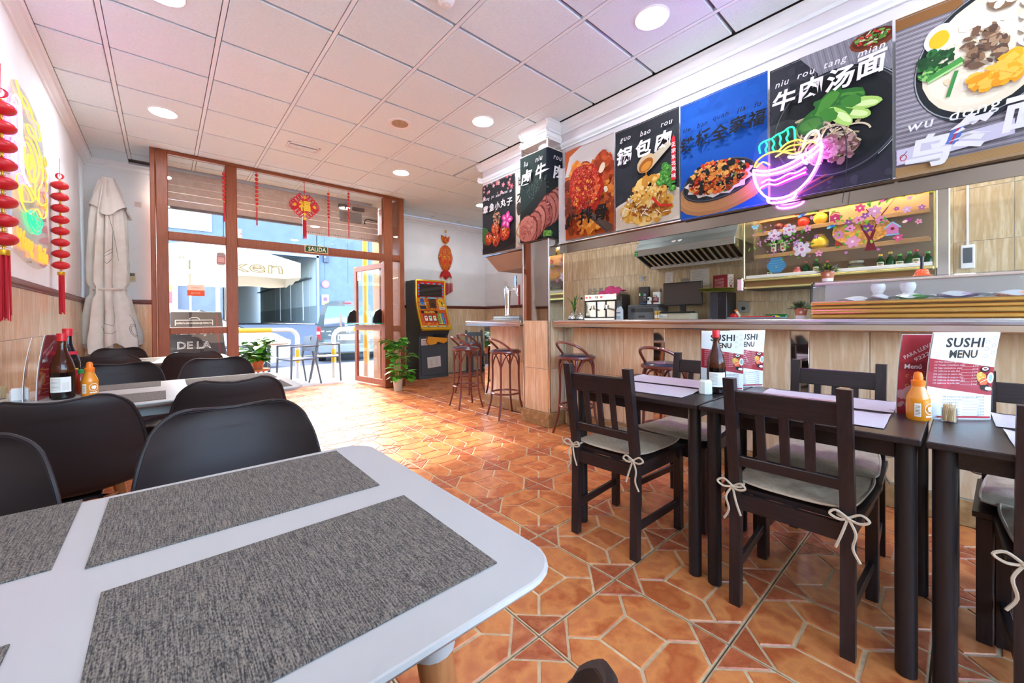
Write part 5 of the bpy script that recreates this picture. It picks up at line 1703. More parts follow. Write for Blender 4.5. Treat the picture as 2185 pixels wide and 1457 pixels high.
# fish ornament
t = thing('fish_ornament', 'red and gold embroidered fish with tassels on the wall by the slot machine', 'ornament', (4.40, 7.075, 2.05))
LF = frame((0, 0, 0), (1, 0, 0), (0, 0, 1))
fishm = mat('fish_brocade', 'c8321c', .55, c2=('d8701c', 'a81c1c', 'e09a2a'), sc=26, lo=.4, hi=.62)
def puff(q, poly, d, m=0):
    c = (sum(p[0] for p in poly) / len(poly), sum(p[1] for p in poly) / len(poly))
    n = len(poly)
    vs = [(x, y, 0) for x, y in poly] + [(c[0] + (x - c[0]) * .75, c[1] + (y - c[1]) * .75, d) for x, y in poly] + [(c[0], c[1], d * 1.25)]
    fs = []
    for i in range(n):
        j = (i + 1) % n
        fs += [(i, j, n + j, n + i), (n + i, n + j, 2 * n)]
    fs.append(tuple(range(n))[::-1])
    q.add(vs, fs, m, True)
q = MB(); q.tube([(0, .80, .01), (0, .70, .01), (.0, .50, .012)], .004, 6); q.ell((0, .86, .012), (.022, .035, .012), 10, 6); q.build('hook_cord', goldp, t, LF)
q = MB(); puff(q, [tuple(p[:2]) for p in smooth([(-.10, .78, 0), (-.05, .72, 0), (0, .76, 0), (.05, .72, 0), (.10, .78, 0), (.08, .66, 0), (0, .60, 0), (-.08, .66, 0)], 3, True)], .03); q.build('fish_head', fishm, t, LF)
q = MB(); puff(q, [tuple(p[:2]) for p in smooth([(0, .58, 0), (.11, .52, 0), (.15, .40, 0), (.17, .30, 0), (.11, .12, 0), (.05, .05, 0), (-.05, .05, 0), (-.11, .12, 0), (-.17, .30, 0), (-.15, .40, 0), (-.11, .52, 0)], 3, True)], .045); q.build('fish_body', fishm, t, LF)
q = MB(); puff(q, [tuple(p[:2]) for p in smooth([(0, .06, 0), (.10, .02, 0), (.15, -.10, 0), (.08, -.06, 0), (0, -.14, 0), (-.08, -.06, 0), (-.15, -.10, 0), (-.10, .02, 0)], 3, True)], .03); q.build('fish_tail', mat('fish_red', 'c01c1c', .5), t, LF)
A = Art(33)
for s in (-1, 1):
    A.blob(s * .06, .42, .022, .022, 'e8c050'); A.blob(s * .06, .42, .012, .012, '2a1a14')
    for k in range(10):
        A.ring(s * (.04 + .035 * (k % 3)), .34 - .05 * (k // 3), .018, .014, .004, 'e8b83a', 10, a0=PI, a1=2 * PI)
    A.blob(s * .06, .22, .03, .035, 'd8281c', 0, .1)
A.v = [(x, y, z + .0585) for x, y, z in A.v]; A.build('embroidery', t, LF)
for k in range(9):
    x = -.14 + .035 * k; top = -.07 - .02 * (k % 2)
    q = MB(); q.cyl((x, top, .012), (x, -.20, .012), .002, n=5); q.ell((x, -.20, .012), (.008, .012, .008), 8, 6); tc_ = q.build('tassel_bead', goldp, t, LF)
    q = MB(); q.cyl((x, -.21, .012), (x, -.46 + .02 * abs(k - 4), .012), .009, .011, 8); q.build('tassel', red_cord, tc_)

# exit sign, stickers, thermostat, sockets
t = thing('exit_sign', 'green SALIDA exit sign with cream letters on the transom', 'sign', (1.65, YS - .004, 2.105))
q = MB(); q.box((0, -.006, 0), (.31, .010, .105), 0, .002); q.build('plate', mat('sign_cream', 'e3d2a2', .5), t)
A = Art(41); A.rect(-.146, -.044, .146, .044, '1f4d38'); A.text('SALIDA', .01, 0, .085, 'ecd9ae', .012, fitw=.235); A.rect(-.14, .028, -.13, .038, 'ecd9ae')
A.build('print', t, frame((0, -.0115, 0), (1, 0, 0), (0, 0, 1)))
t = thing('hours_card', 'orange and cream closed card hung behind the left pane', 'sign', (.30, YS + .035, 1.47))
q = MB(); q.box((0, 0, 0), (.165, .003, .135)); q.build('card', paper, t)
A = Art(42); A.rect(-.0825, -.0675, .0825, .0, 'e2623a'); A.rect(-.0825, .0, .0825, .0675, 'f2d9c0'); A.text('Cerrado :(', 0, .03, .022, 'd8532e', .004, fitw=.085); A.ring(-.035, -.035, .009, .009, .003, 'f6e2d2', 12); A.text('JUST EAT', .012, -.035, .018, 'f6e2d2', .004, fitw=.06)
A.build('print', t, frame((0, -.0022, 0), (1, 0, 0), (0, 0, 1)))
t = thing('opening_hours', 'red and grey opening hours card on the left pane by the post', 'sign', (.55, YS + .035, 1.88))
q = MB(); q.prism(rrect(-.045, -.085, .045, .075, .03, 5), -.001, .001, T=frame((0, 0, 0), (1, 0, 0), (0, 0, 1))); q.build('card', mat('card_grey', 'a39a96', .6), t)
A = Art(43); A.rect(-.043, -.06, .043, .02, 'b8463e'); A.text('Bienvenidos', 0, .045, .018, 'c83a34', fitw=.06)
for k in range(6):
    A.rect(-.036, -.05 + k * .011, .036, -.044 + k * .011, 'e8dcd6')
A.build('print', t, frame((0, -.0016, 0), (1, 0, 0), (0, 0, 1)))
t = thing('thermostat', 'beige thermostat box on the wall right of the folded parasol', 'thermostat', (-.34, YF - .001, 1.665))
q = MB(); q.box((0, -.012, 0), (.155, .024, .105), 0, .004); q.build('case', mat('beige_plastic', 'd2c29c', .5), t)
q = MB(); q.box((0, -.025, .03), (.14, .004, .036), 0, .001); q.build('display', mat('lcd', '4e4f48', .3), t)
for k in range(8):
    q = MB(); q.box((-.055 + (k % 4) * .036, -.025, -.012 - (k // 4) * .022), (.026, .003, .009)); q.build('button', mat('beige_button', 'b8a67e', .5), t)
t = thing('wall_socket', 'small cream wall socket low behind the folded parasol', 'socket', (-.315, YF - .009, 1.22))
q = MB(); q.box((0, -.006, 0), (.10, .012, .065), 0, .003); q.build('plate', mat('cream_plastic', 'd8ccae', .4), t)
q = MB(); q.cyl((.02, -.0125, 0), (.02, -.0145, 0), .014, n=14); q.build('outlet', mat('beige_button', 'b8a67e'), t)
t = thing('wall_notice', 'tiny pale paper notice on the wall left of the storefront', 'notice', (-.23, YF - .001, 2.60))
q = MB(); q.box((0, -.001, 0), (.07, .002, .07)); q.build('paper', mat('pale_notice', 'dcd4d0', .8), t)
A = Art(44)
for k in range(4):
    A.rect(-.025, -.022 + k * .014, .025, -.017 + k * .014, 'b8aeaa')
A.build('print', t, frame((0, -.0024, 0), (1, 0, 0), (0, 0, 1)))
t = thing('sensor', 'small white alarm contact on the post beside the upper pane', 'sensor', (.745, YS + .01, 2.21))
q = MB(); q.box((0, -.005, 0), (.05, .02, .12), 0, .004); q.build('case', white_plastic, t)
q = MB(); q.cyl((.012, -.016, 0), (.012, -.019, 0), .005, n=8); q.build('lens', black_plastic, t)
t = thing('wall_notice', 'grey printed notice on the wall between storefront and fish ornament', 'notice', (3.12, 7.099, 2.36))
q = MB(); q.box((0, -.001, 0), (.10, .002, .16)); q.build('paper', mat('grey_notice', 'c9c0ba', .8), t)
A = Art(45)
for k in range(9):
    A.rect(-.04, -.065 + k * .014, .04, -.060 + k * .014, 'a89f99')
A.build('print', t, frame((0, -.0024, 0), (1, 0, 0), (0, 0, 1)))

# ================================================================ FOLDED PARASOL
canvas = mat('canvas', 'ebe6de', .85, c2='e2dbd0', sc=8, bump=.06, bsc=60)
t = thing('folded_parasol', 'folded off white parasol with green line print standing in the corner', 'parasol', (-.47, 6.62, 0))
q = MB(); q.cyl((0, 0, .02), (0, 0, 2.75), .024, n=14); q.build('pole', white_plastic, t)
q = MB(); q.lathe([(.0, .06), (.10, .055), (.22, .04), (.24, .0)][::-1], 24); q.build('foot', mat('concrete_base', '9a948c', .8), t)
NP = 44
def fold(u, v):
    """closed canopy: narrow top, waist at the tie, loose skirt"""
    a = 2 * PI * u
    z = 2.74 - v * 1.95
    base = interp([(0, [.05]), (.06, [.085]), (.15, [.105]), (.22, [.12]), (.5, [.135]), (.64, [.125]), (.70, [.135]), (.82, [.17]), (.93, [.205]), (1, [.20])], v)[0]
    rip = .018 + .05 * v
    w_ = 1 - .30 * math.exp(-((v - .655) / .03) ** 2)
    r = base + rip * math.sin(8 * a + .9 * math.sin(3 * a) + 2 * v) * (.45 if abs(v - .655) < .04 else 1) + .012 * math.sin(15 * a + 6 * v)
    r = max(.03, r)
    z += .06 * math.sin(4 * a + 1) * max(0, v - .8) / .2
    x = r * math.cos(a) + .09 * max(0, v - .66)
    return (x, r * .8 * math.sin(a), z)
q = MB(); q.sheet(fold, 120, 44, .003, closed_u=True); q.build('canopy', canvas, t, ang=60)
q = MB()
def cap(u, v):
    a = 2 * PI * u
    r = .055 + .105 * v + .022 * v * math.sin(6 * a)
    return (r * math.cos(a) + .02 * v, r * .85 * math.sin(a), 2.78 - .40 * v - .06 * v * math.sin(3 * a + .5))
q.sheet(cap, 60, 10, .003, closed_u=True); q.lathe([(.055, 2.777), (0, 2.79)], 20); q.build('top_flap', canvas, t, ang=60)
q = MB()
q.tube([(.135 * math.cos(a) + .004, .12 * math.sin(a), 1.475 + .006 * math.cos(a)) for a in [2 * PI * k / 30 for k in range(30)]], .014, 6, True); q.build('tie_strap', canvas, t)
lnm = mat('green_line', '4c6255', .8)
def on_fold(u, v):
    p = Vector(fold(u, v)); p2 = Vector(fold(u + .002, v)); p3 = Vector(fold(u, v + .002))
    n = (p2 - p).cross(p3 - p); n.normalize()
    if n.y * p.y + n.x * p.x < 0:
        n = -n
    return p + n * .003
q = MB()
for P in ([(.72, .2), (.70, .35), (.70, .48), (.74, .5), (.78, .47), (.80, .3), (.76, .22), (.72, .2)], [(.72, .44), (.80, .40)], [(.72, .46), (.80, .42)], [(.70, .72), (.72, .78), (.71, .85), (.76, .88), (.79, .82), (.78, .74)], [(.84, .3), (.86, .5)],
          [(.70, .90), (.75, .93), (.80, .91)], [(.88, .80), (.90, .86), (.94, .88)], [(.90, .74), (.93, .80)], [(.66, .86), (.68, .92)]):
    pts = []
    for a, b_ in zip(P, P[1:]):
        for k in range(8):
            pts.append(on_fold(a[0] + (b_[0] - a[0]) * k / 8, a[1] + (b_[1] - a[1]) * k / 8))
    q.tube(pts, .0022, 4)
P = [on_fold(.885 + .018 * math.cos(x), .885 + .035 * math.sin(x)) for x in [2 * PI * k / 20 for k in range(20)]]
q.tube(P, .0025, 4, True)
P = [on_fold(.885 + .013 * math.cos(x), .885 + .026 * math.sin(x)) for x in [2 * PI * k / 20 for k in range(20)]]
q.tube(P, .002, 4, True)
q.build('line_print', lnm, t)
# ================================================================ KITCHEN BEHIND THE BAR
BX = 5.10                       # front line of the machines on the back counter
bc = thing('back_counter', 'stainless back counter along the kitchen wall', 'counter', (5.15, 1.6, 0))
q = MB(); q.box((0, .35, .45), (.5, 5.6, .86)); q.build('cabinet', steel_b, bc)
q = MB(); q.box((-.01, .35, 1.04), (.54, 5.64, .04), 0, .005); q.box((-.0, .35, .95), (.5, 5.6, .14)); q.build('top', steel, bc)
BZ = 1.061
# coffee machine
t = thing('coffee_machine', 'two group stainless steel espresso machine on the back counter', 'coffee machine', (5.13, 3.72, BZ))
LKt = frame((0, 0, 0), (0, -1, 0), (0, 0, 1))     # local x to the right, y up, z to the viewer
q = MB(); q.box((0, .20, -.12), (.70, .38, .24), 0, .01); q.build('body', mat('machine_side', '3a3334', .35), t, LKt)
q = MB(); q.prism([(.02, .30), (.10, .31), (.10, .395), (.0, .42), (-.2, .42), (-.2, .30)], -.33, .25, T=LKt @ frame((0, 0, 0), (0, 0, 1), (0, 1, 0))); q.build('head_panel', steel_b, t)
q = MB()
for x0, x1 in ((-.30, -.10), (-.075, .075), (.10, .25)):
    q.box(((x0 + x1) / 2, .17, .008), (x1 - x0, .25, .03), 0, .012)
q.build('front_panel', mat('machine_front', '9a948e', .3, 1.0), t, LKt)
for x in (-.17, .10):
    q = MB(); q.cyl((x, .235, .03), (x, .20, .03), .034, n=16); q.cyl((x, .20, .03), (x, .175, .03), .030, n=16); gh = q.build('group_head', chrome, t, LKt)
    q = MB(); q.cyl((x, .185, .05), (x + .05, .165, .14), .011, .014, 10); q.build('portafilter_handle', black_plastic, gh); gh.children[0].matrix_local = Matrix.Identity(4)
for x, m_ in ((-.22, 'r'), (-.15, 'r'), (.06, 'r')):
    q = MB(); q.box((x, .355, .104), (.035, .03, .008)); q.build('switch', mat('red_switch', '5a1a16', .3, em='ff3018', es=.6), t, LKt)
q = MB(); q.cyl((-.03, .355, .10), (-.03, .355, .112), .026, n=20); q.build('gauge', white_plastic, t, LKt)
q = MB(); q.cyl((-.31, .35, .10), (-.31, .35, .14), .016, n=12); q.build('knob', black_plastic, t, LKt)
q = MB(); q.box((-.02, .02, .03), (.64, .035, .14), 0, .006); q.build('drip_tray', steel_b, t, LKt)
q = MB()
for s in (1, -1):
    q.tube([(-.34, .43, .0), (-.34, .455, .0), (.34, .455, .0), (.34, .43, .0)], .005, 6) if s > 0 else None
q.build('cup_rail', chrome, t, LKt)
glassm = mat('drink_glass', 'f2f5f5', .02, trans=.95, ior=1.3)
g0 = None
for k in range(7):
    x = 3.98 - .055 * k
    q = MB(); q.lathe([(.018, 0), (.024, .085), (.0225, .085), (.017, .004), (0, .004)], 12)
    if g0 is None:
        g0 = tag(q.build('drinking_glass', glassm), 'clear drinking glass on the coffee machine, first at the left end of the row', 'glass', 'glasses on the coffee machine'); g0.location = (5.17, x, BZ + .425)
    else:
        c = g0.copy(); COL.objects.link(c); c.location = (5.17 + .05 * (k % 2), x, BZ + .425)
        c['label'] = 'clear drinking glass on the coffee machine, %s from the left end of the row' % ('', 'second', 'third', 'fourth', 'fifth', 'sixth', 'seventh')[k]
# pink cloth
t = thing('cloth', 'crumpled pink cloth draped on the coffee machine', 'cloth', (5.15, 3.55, BZ + .42))
def crum(u, v):
    a, b_ = 2 * u - 1, 2 * v - 1
    x = a * .20 * (1 - .15 * b_ * b_); y = b_ * .12
    z = .085 * math.exp(-((a + .1) / .35) ** 2 - (b_ / .7) ** 2) + .055 * math.exp(-((a - .55) / .3) ** 2 - (b_ / .6) ** 2) + .016 * math.sin(11 * a + 5 * b_) * math.cos(7 * b_ - 2 * a) + .018
    if b_ > .55:
        z -= (b_ - .55) * .14 * (1 + .4 * math.sin(9 * a))
    return (-y, -x, z)
q = MB(); q.sheet(crum, 36, 20, .003); q.build('fold', mat('pink_cloth', 'd2457f', .85, bump=.2, bsc=200), t, ang=60)
# jar with plant cuttings
t = thing('plant_jar', 'glass jar of sprouting cuttings left of the coffee machine', 'plant', (4.95, 4.12, BZ))
q = MB(); q.lathe([(.055, 0), (.062, .01), (.062, .13), (.05, .15), (.048, .15), (.058, .13), (.058, .012), (0, .012)], 18); q.build('jar', glassm, t)
q = MB(); q.lathe([(0, .012), (.055, .013), (.055, .08), (0, .082)], 16); q.build('roots', mat('amber_water', '8a4a1c', .3), t)
rg = random.Random(5)
for k in range(9):
    a = rg.uniform(0, 6.28); r_ = rg.uniform(.06, .17); hh = rg.uniform(.18, .46)
    def blade(u, v, a=a, r_=r_, hh=hh):
        w_ = .011 * math.sin(PI * min(1, v * .9 + .08)); d = r_ * v ** 1.6
        return (math.cos(a) * d - math.sin(a) * w_ * (2 * u - 1), math.sin(a) * d + math.cos(a) * w_ * (2 * u - 1), .10 + hh * v - .12 * v ** 3)
    q = MB(); q.sheet(blade, 2, 8, .001); q.build('leaf', leafd, t)
# call bells on the bar
def bell(y, label, x=3.32):
    t = thing('call_bell', label, 'bell', (x, y, 1.078), 0, 'call bells on the bar')
    q = MB(); q.lathe([(.045, 0), (.045, .008), (.03, .012)], 20); q.build('base', black_plastic, t)
    q = MB(); q.lathe([(.042, .012), (.040, .03), (.025, .048), (.006, .053)], 20); q.cyl((0, 0, .053), (0, 0, .066), .004, n=8); q.ell((0, 0, .068), .007, 8, 6); q.build('dome', chrome, t)
bell(2.80, 'chrome call bell beside the mirror pillar, left of two'); bell(2.685, 'chrome call bell beside the mirror pillar, right of two')
# printer
t = thing('printer', 'grey laser printer in the middle of the back counter', 'printer', (5.14, 3.02, BZ))
pg = mat('printer_grey', '63666a', .4); pd = mat('printer_dark', '2c2d30', .4)
q = MB(); q.box((0, .10, -.12), (.48, .19, .30), 0, .015); q.box((0, .205, -.12), (.46, .03, .29), 0, .008); q.build('body', pg, t, LKt)
q = MB(); q.box((0, .215, -.11), (.40, .012, .24), 0, .004); q.build('lid', pd, t, LKt)
q = MB(); q.box((.0, .14, .03), (.34, .055, .012)); q.build('output_slot', pd, t, LKt)
q = MB(); q.box((.0, .05, .034), (.36, .085, .008), 0, .003); q.build('paper_tray', pg, t, LKt)
q = MB(); q.box((.0, .05, .040), (.10, .03, .006), 0, .002); q.build('tray_handle', pd, t, LKt)
t = thing('phone_base', 'tall black router box standing behind the cordless phone', 'router', (5.28, 3.08, BZ + .222))
q = MB(); q.box((0, .13, 0), (.16, .26, .05), 0, .006); q.build('case', mat('router', '2a2228', .35), t, LKt)
q = MB(); q.box((-.06, .15, .026), (.008, .03, .003)); q.build('led', mat('green_led', '1c8a3a', .3, em='2aff5a', es=1.5), t, LKt)
t = thing('cordless_phone', 'black cordless phone on its charger on top of the printer', 'phone', (5.13, 2.985, BZ + .222))
q = MB(); q.box((0, .01, 0), (.10, .02, .07), 0, .005); q.build('charger', mat('phone_blue', '1d4a82', .3), t, LKt)
q = MB(); q.box((.0, .095, -.01), (.05, .155, .026), 0, .01); hs = q.build('handset', black_plastic, t, LKt)
q = MB(); q.box((.0, .135, .0045), (.036, .035, .003)); q.build('screen', mat('phone_screen', '8aa8b8', .2), t, LKt)
for k in range(9):
    q = MB(); q.box((-.013 + .013 * (k % 3), .10 - .018 * (k // 3), .005), (.009, .01, .003)); q.build('key', mat('key_grey', '9aa2a8', .5), t, LKt)
t = thing('security_camera', 'white round indoor camera with black eye on the printer', 'camera', (5.10, 2.90, BZ + .222))
q = MB(); q.lathe([(.028, 0), (.032, .012), (.026, .03), (.02, .036)], 18); q.ell((0, 0, .066), .036, 18, 12); q.build('body', white_plastic, t)
q = MB(); q.cyl((-.030, 0, .068), (-.038, 0, .068), .018, n=16); q.build('lens', black_plastic, t)
t = thing('tin', 'white and burgundy drinks tin standing on the printer edge', 'tin', (5.15, 2.815, BZ + .222))
q = MB(); q.lathe([(.05, 0), (.05, .165), (.047, .168), (0, .168)], 22); q.build('can', white_plastic, t)
A = Art(51); A.rect(-.05, .02, .05, .09, '7a2028'); A.scatter(0, .09, .05, .015, ['7a2028'], 8, .008, .014); A.rect(-.03, .115, .03, .125, '9a8a84'); A.rect(-.035, .05, .035, .056, 'f0eae6'); A.rect(-.03, .066, .03, .072, 'f0eae6')
A.strips(0, 10).build('label', t, None, MATS['print'], warp=lambda v: (-math.cos(v[0] / .05) * (.0505 + v[2]), -math.sin(v[0] / .05) * (.0505 + v[2]), v[1]))
# monitor
t = thing('monitor', 'black flat monitor on the back counter under the hood', 'monitor', (5.16, 2.46, BZ))
q = MB(); q.box((0, .345, 0), (.52, .31, .03), 0, .006); q.build('bezel', black_plastic, t, LKt)
q = MB(); q.box((0, .348, .0152), (.495, .28, .002)); q.build('screen', mat('screen_off', '4a423e', .12), t, LKt)
q = MB(); q.box((0, .12, -.02), (.06, .16, .03)); q.box((0, .008, 0), (.22, .016, .16), 0, .004); q.build('stand', black_plastic, t, LKt)
t = thing('cash_drawer', 'cream cash drawer box below the monitor carrying a keyboard', 'cash drawer', (4.98, 2.48, BZ))
q = MB(); q.box((0, .045, -.1), (.44, .088, .2), 0, .006); q.build('case', mat('cream_case', 'c9bfa6', .45), t, LKt)
q = MB(); q.box((0, .04, .002), (.39, .05, .008), 0, .003); q.build('drawer_front', mat('cream_case'  , 'c9bfa6'), t, LKt)
A = Art(52); A.rect(-.18, .035, -.10, .075, 'e9e9e4'); A.blob(-.165, .05, .008, .012, '4a8ac8'); A.rect(-.15, .045, -.11, .05, '6a6a6a'); A.build('sticker', t, LKt @ Matrix.Translation((0, 0, .0065)))
t = thing('keyboard', 'black keyboard lying on the cream cash drawer', 'keyboard', (4.97, 2.47, BZ + .09))
q = MB(); q.box((0, .008, -.06), (.42, .014, .13), 0, .003); q.build('base', black_plastic, t, LKt)
q = MB()
for i in range(16):
    for j in range(5):
        q.box((-.195 + i * .026, .017, -.015 - j * .024), (.021, .006, .019))
ks = q.build('keycap', mat('key_black', '2c2c30', .4), t, LKt); ks['kind'] = 'stuff'
for i, (y, c, lb) in enumerate(((2.745, 'c9962a', 'left of two small spice tins with yellow labels by the cash drawer'), (2.70, 'b98a24', 'right of two small spice tins with yellow labels by the cash drawer'))):
    t = thing('spice_tin', lb, 'tin', (5.0, y, BZ))
    q = MB(); q.lathe([(.021, 0), (.021, .10), (.018, .105)], 14); q.build('can', mat('tin_yellow', 'd0a038', .4), t)
    q = MB(); q.lathe([(.022, .10), (.022, .125), (0, .127)], 14); q.build('lid', mat('tin_lid', 'd8b060', .4), t)
    q = MB(); q.lathe([(.0214, .03), (.0214, .07)], 14); q.build('band', white_plastic, t)
t = thing('milk_carton', 'white and blue milk carton left of the printer', 'carton', (4.98, 3.30, BZ))
q = MB(); q.box((0, .075, 0), (.07, .15, .07)); q.prism([(-.035, .15), (.035, .15), (.006, .20), (-.006, .20)], -.035, .035); q.build('carton', mat('carton', 'dfe3e6', .5), t, LKt)
q = MB(); q.cyl((0, .185, .02), (0, .20, .035), .012, n=12); q.build('cap', mat('blue_cap', '3a6ab0', .4), t, LKt)
A = Art(53); A.rect(-.034, .02, .034, .06, '9ab4cc'); A.rect(-.034, .10, .034, .115, '2a5a9a'); A.build('print', t, LKt @ Matrix.Translation((0, 0, .0355)))
t = thing('pc_tower', 'black computer tower topped with papers right of the monitor', 'computer', (5.14, 1.99, BZ))
q = MB(); q.box((0, .17, -.12), (.20, .34, .30), 0, .006); q.build('case', mat('pc_black', '1d1a1e', .3), t, LKt)
q = MB(); q.box((-.05, .17, .032), (.09, .33, .006), 0, .002); q.build('front_bezel', mat('pc_grey', '3b3b42', .3), t, LKt)
A = Art(54); A.blob(-.08, .015, .008, .006, '3a9ad8'); A.rect(.02, .25, .03, .26, '3a8a5a'); A.build('sticker', t, LKt @ Matrix.Translation((0, 0, .0365)))
t = thing('paper_stack', 'fan of yellow green papers lying on the computer tower', 'papers', (5.12, 2.0, BZ + .341))
pm = mat('yellow_paper', 'c2c24a', .7)
rg = random.Random(9)
for k in range(8):
    def sh(u, v, k=k):
        return ((v - .5) * .2, -(u - .5) * .30 * (1 + .05 * k), .004 + .006 * k + .012 * math.sin(u * 5 + k) * (u - .5) ** 2 * 4)
    q = MB(); q.sheet(sh, 8, 2, .0006); q.build('sheet', pm if k else mat('pale_yellow_paper', 'd5d596', .7), t, TR(0, 0, 0, rg.uniform(-.3, .3)))
t = thing('menu_card', 'curved maroon MENU card propped behind the yellow papers', 'menu', (5.27, 1.99, BZ + .36))
q = MB(); q.sheet(lambda u, v: ((u - .5) * .24, v * .20, .03 * math.sin(PI * u)), 10, 2, .002); q.build('card', paper, t, LKt)
A = Art(55); A.rect(-.12, 0, .06, .2, '8c2430'); A.rect(.06, 0, .12, .2, 'e9e4e0'); A.text('MENÚ', .09, .1, .05, '8c2430', .006, rot=PI / 2, fitw=.12)
for k in range(9):
    A.rect(-.10, .03 + k * .015, .02, .034 + k * .015, 'd8b0b0')
A.v = [(a, b_, c + .0012) for a, b_, c in A.v]
A.strips(0, 12).build('print', t, LKt, MATS['print'], warp=lambda v: (v[0], v[1], v[2] + .0012 + .03 * math.sin(PI * (v[0] / .24 + .5))))
for lb, y, z, w_, h_, c in (('small white note pinned on the kitchen tiles under the hood', 2.77, 1.665, .11, .15, 'e8e2d8'), ('large white list pinned on the kitchen tiles right of the monitor', 2.34, 1.63, .25, .22, 'ddd6cc'), ('grey card pinned low between the two white notes', 2.535, 1.61, .12, .05, 'a59a8e'), ('small blue and brown photo card on the tiles above the phone', 3.165, 1.68, .10, .08, 'c9c2b4')):
    t = thing('wall_notice', lb, 'notice', (XR - .009, y, z))
    q = MB(); q.box((0, 0, .0008), (w_, h_, .0016)); q.build('paper', mat('n_' + c, c, .8), t, LKt)
    A = Art(56)
    if h_ > .1:
        for k in range(int(h_ / .02) - 2):
            A.rect(-w_ * .4, -h_ * .4 + k * .02, w_ * A.rg.uniform(.0, .4), -h_ * .4 + k * .02 + .005, 'a8a098')
    elif w_ < .11:
        A.rect(-.045, -.035, 0, .035, '7fa4c0'); A.rect(0.004, -.035, .045, .035, 'b48a5c'); A.scatter(0, 0, .04, .03, ['e8e4da', '6a7a8a'], 12, .004, .01)
    else:
        A.rect(-.05, -.005, .05, .005, '8a8278')
    A.build('print', t, LKt @ Matrix.Translation((0, 0, .0018)))
t = thing('socket_box', 'grey socket box with a red kettle cord behind the counter', 'socket', (XR - .009, 1.80, 1.22))
q = MB(); q.box((0, 0, .01), (.14, .14, .02), 0, .004); q.build('plate', mat('grey_box', '9a968c', .5), t, LKt)
q = MB(); q.cyl((0, -.02, .02), (0, -.02, .035), .022, n=14); q.build('outlet', black_plastic, t, LKt)
for lb, y, z, m_ in (('glossy red apple shaped ornament on the back counter at the right', 1.82, 1.062, redcap), ):
    t = thing('ornament', lb, 'ornament', (5.14, y, z))
    q = MB(); q.lathe([(0, .002), (.03, .0), (.045, .03), (.042, .06), (.02, .075), (0, .07)], 16); q.build('body', m_, t)
    q = MB(); q.cyl((0, 0, .07), (.005, .004, .095), .003, n=6); q.build('stalk', black_plastic, t)
t = thing('tube', 'orange and white tube leaning by the red apple ornament', 'tube', (5.13, 1.735, BZ + .012))
q = MB(); q.cyl((0, 0, .0), (0, .055, .085), .012, .015, 12); q.build('tube', mat('tube_white', 'e8d8c0', .4), t)
q = MB(); q.cyl((0, .055, .085), (0, .068, .106), .016, .016, 12); q.build('cap', orangem, t)
t = thing('tray', 'low grey plastic tray of coloured pens on the bar', 'tray', (3.45, 1.06, 1.079))
q = MB(); q.box((0, 0, .006), (.20, .36, .012), 0, .004); q.build('tray', mat('tray', '7f858a', .4), t)
for k, c in enumerate(('d2322a', 'e0d8d0', '3a78c8', '8a4ac0', '4aa0d8')):
    q = MB(); q.cyl((-.04 + .018 * k, -.12 + .01 * k, .016), (-.05 + .02 * k, .10, .016), .005, n=8); q.build('pen', mat('pen_' + c, c, .4), t)
t = thing('packet', 'green packet lying behind the tray on the back counter', 'packet', (5.12, 1.38, BZ))
def pk(u, v):
    e = math.sin(PI * u) * math.sin(PI * v)
    return (.02 - .04 * v, .13 * (1 - 2 * u), .055 * v + .012 * e)
q = MB(); q.box((0, 0, .03), (.07, .22, .06), 0, .025); q.build('bag', mat('green_packet', '1f7a44', .35), t)
A = Art(57); A.blob(0, .0, .05, .018, 'e8d23a'); A.rect(-.02, -.02, .0, .012, '2a4ab0'); A.build('print', t, LKt @ Matrix.Translation((0, .03, .0352)))
# keychain
t = thing('key_ring', 'small bunch of keys hanging on the tiles over the tin', 'keys', (XR - .012, 2.89, 1.52))
q = MB(); q.tube([(.012 * math.cos(a), .012 * math.sin(a), .002) for a in [2 * PI * k / 12 for k in range(12)]], .0016, 5, True); q.build('ring', chrome, t, LKt)
q = MB(); q.box((0, -.035, .003), (.018, .05, .006), 0, .002); q.build('fob', black_plastic, t, LKt)
q = MB(); q.box((.015, -.032, .004), (.008, .045, .002)); q.build('key', chrome, t, LKt)

# extractor hood
t = thing('extractor_hood', 'stainless steel extractor hood with slanted filters over the back counter', 'hood', (5.0, 2.31, 1.78))
q = MB()
q.prism([(-.20, .135), (-.20, .215), (.10, .62), (.42, .62), (.42, .215), (.42, .135), (.40, .135), (.40, .2), (-.185, .2), (-.185, .135)], -.62, .62, T=frame((0, 0, 0), (1, 0, 0), (0, 0, 1)))
q.build('canopy', mat('hood_steel', 'b9c2bb', .3, .85), t)
q = MB(); q.box((-.205, 0, .175), (.012, 1.25, .085), 0, .003); q.build('front_lip', steel_b, t)
q = MB(); q.prism([(.16, -.01), (.20, -.01), (.20, .03), (.16, .03)], -.60, .60, T=frame((0, 0, 0), (1, 0, 0), (0, 0, 1))); q.build('rear_gutter', steel_b, t)
q = MB(); q.prism([(-.185, .14), (.18, .0), (.42, .0), (.42, .16), (-.185, .2)], -.618, -.60, T=frame((0, 0, 0), (1, 0, 0), (0, 0, 1))); q.prism([(-.185, .14), (.18, .0), (.42, .0), (.42, .16), (-.185, .2)], .60, .618, T=frame((0, 0, 0), (1, 0, 0), (0, 0, 1))); q.build('side_plate', steel_b, t)
q = MB(); q.prism([(-.18, .16), (.18, .02), (.18, .03), (-.18, .17)], -.60, .60, T=frame((0, 0, 0), (1, 0, 0), (0, 0, 1))); q.build('filter_back', mat('filter_dark', '1c1612', .5), t)
a_ = math.atan2(-.14, .36)
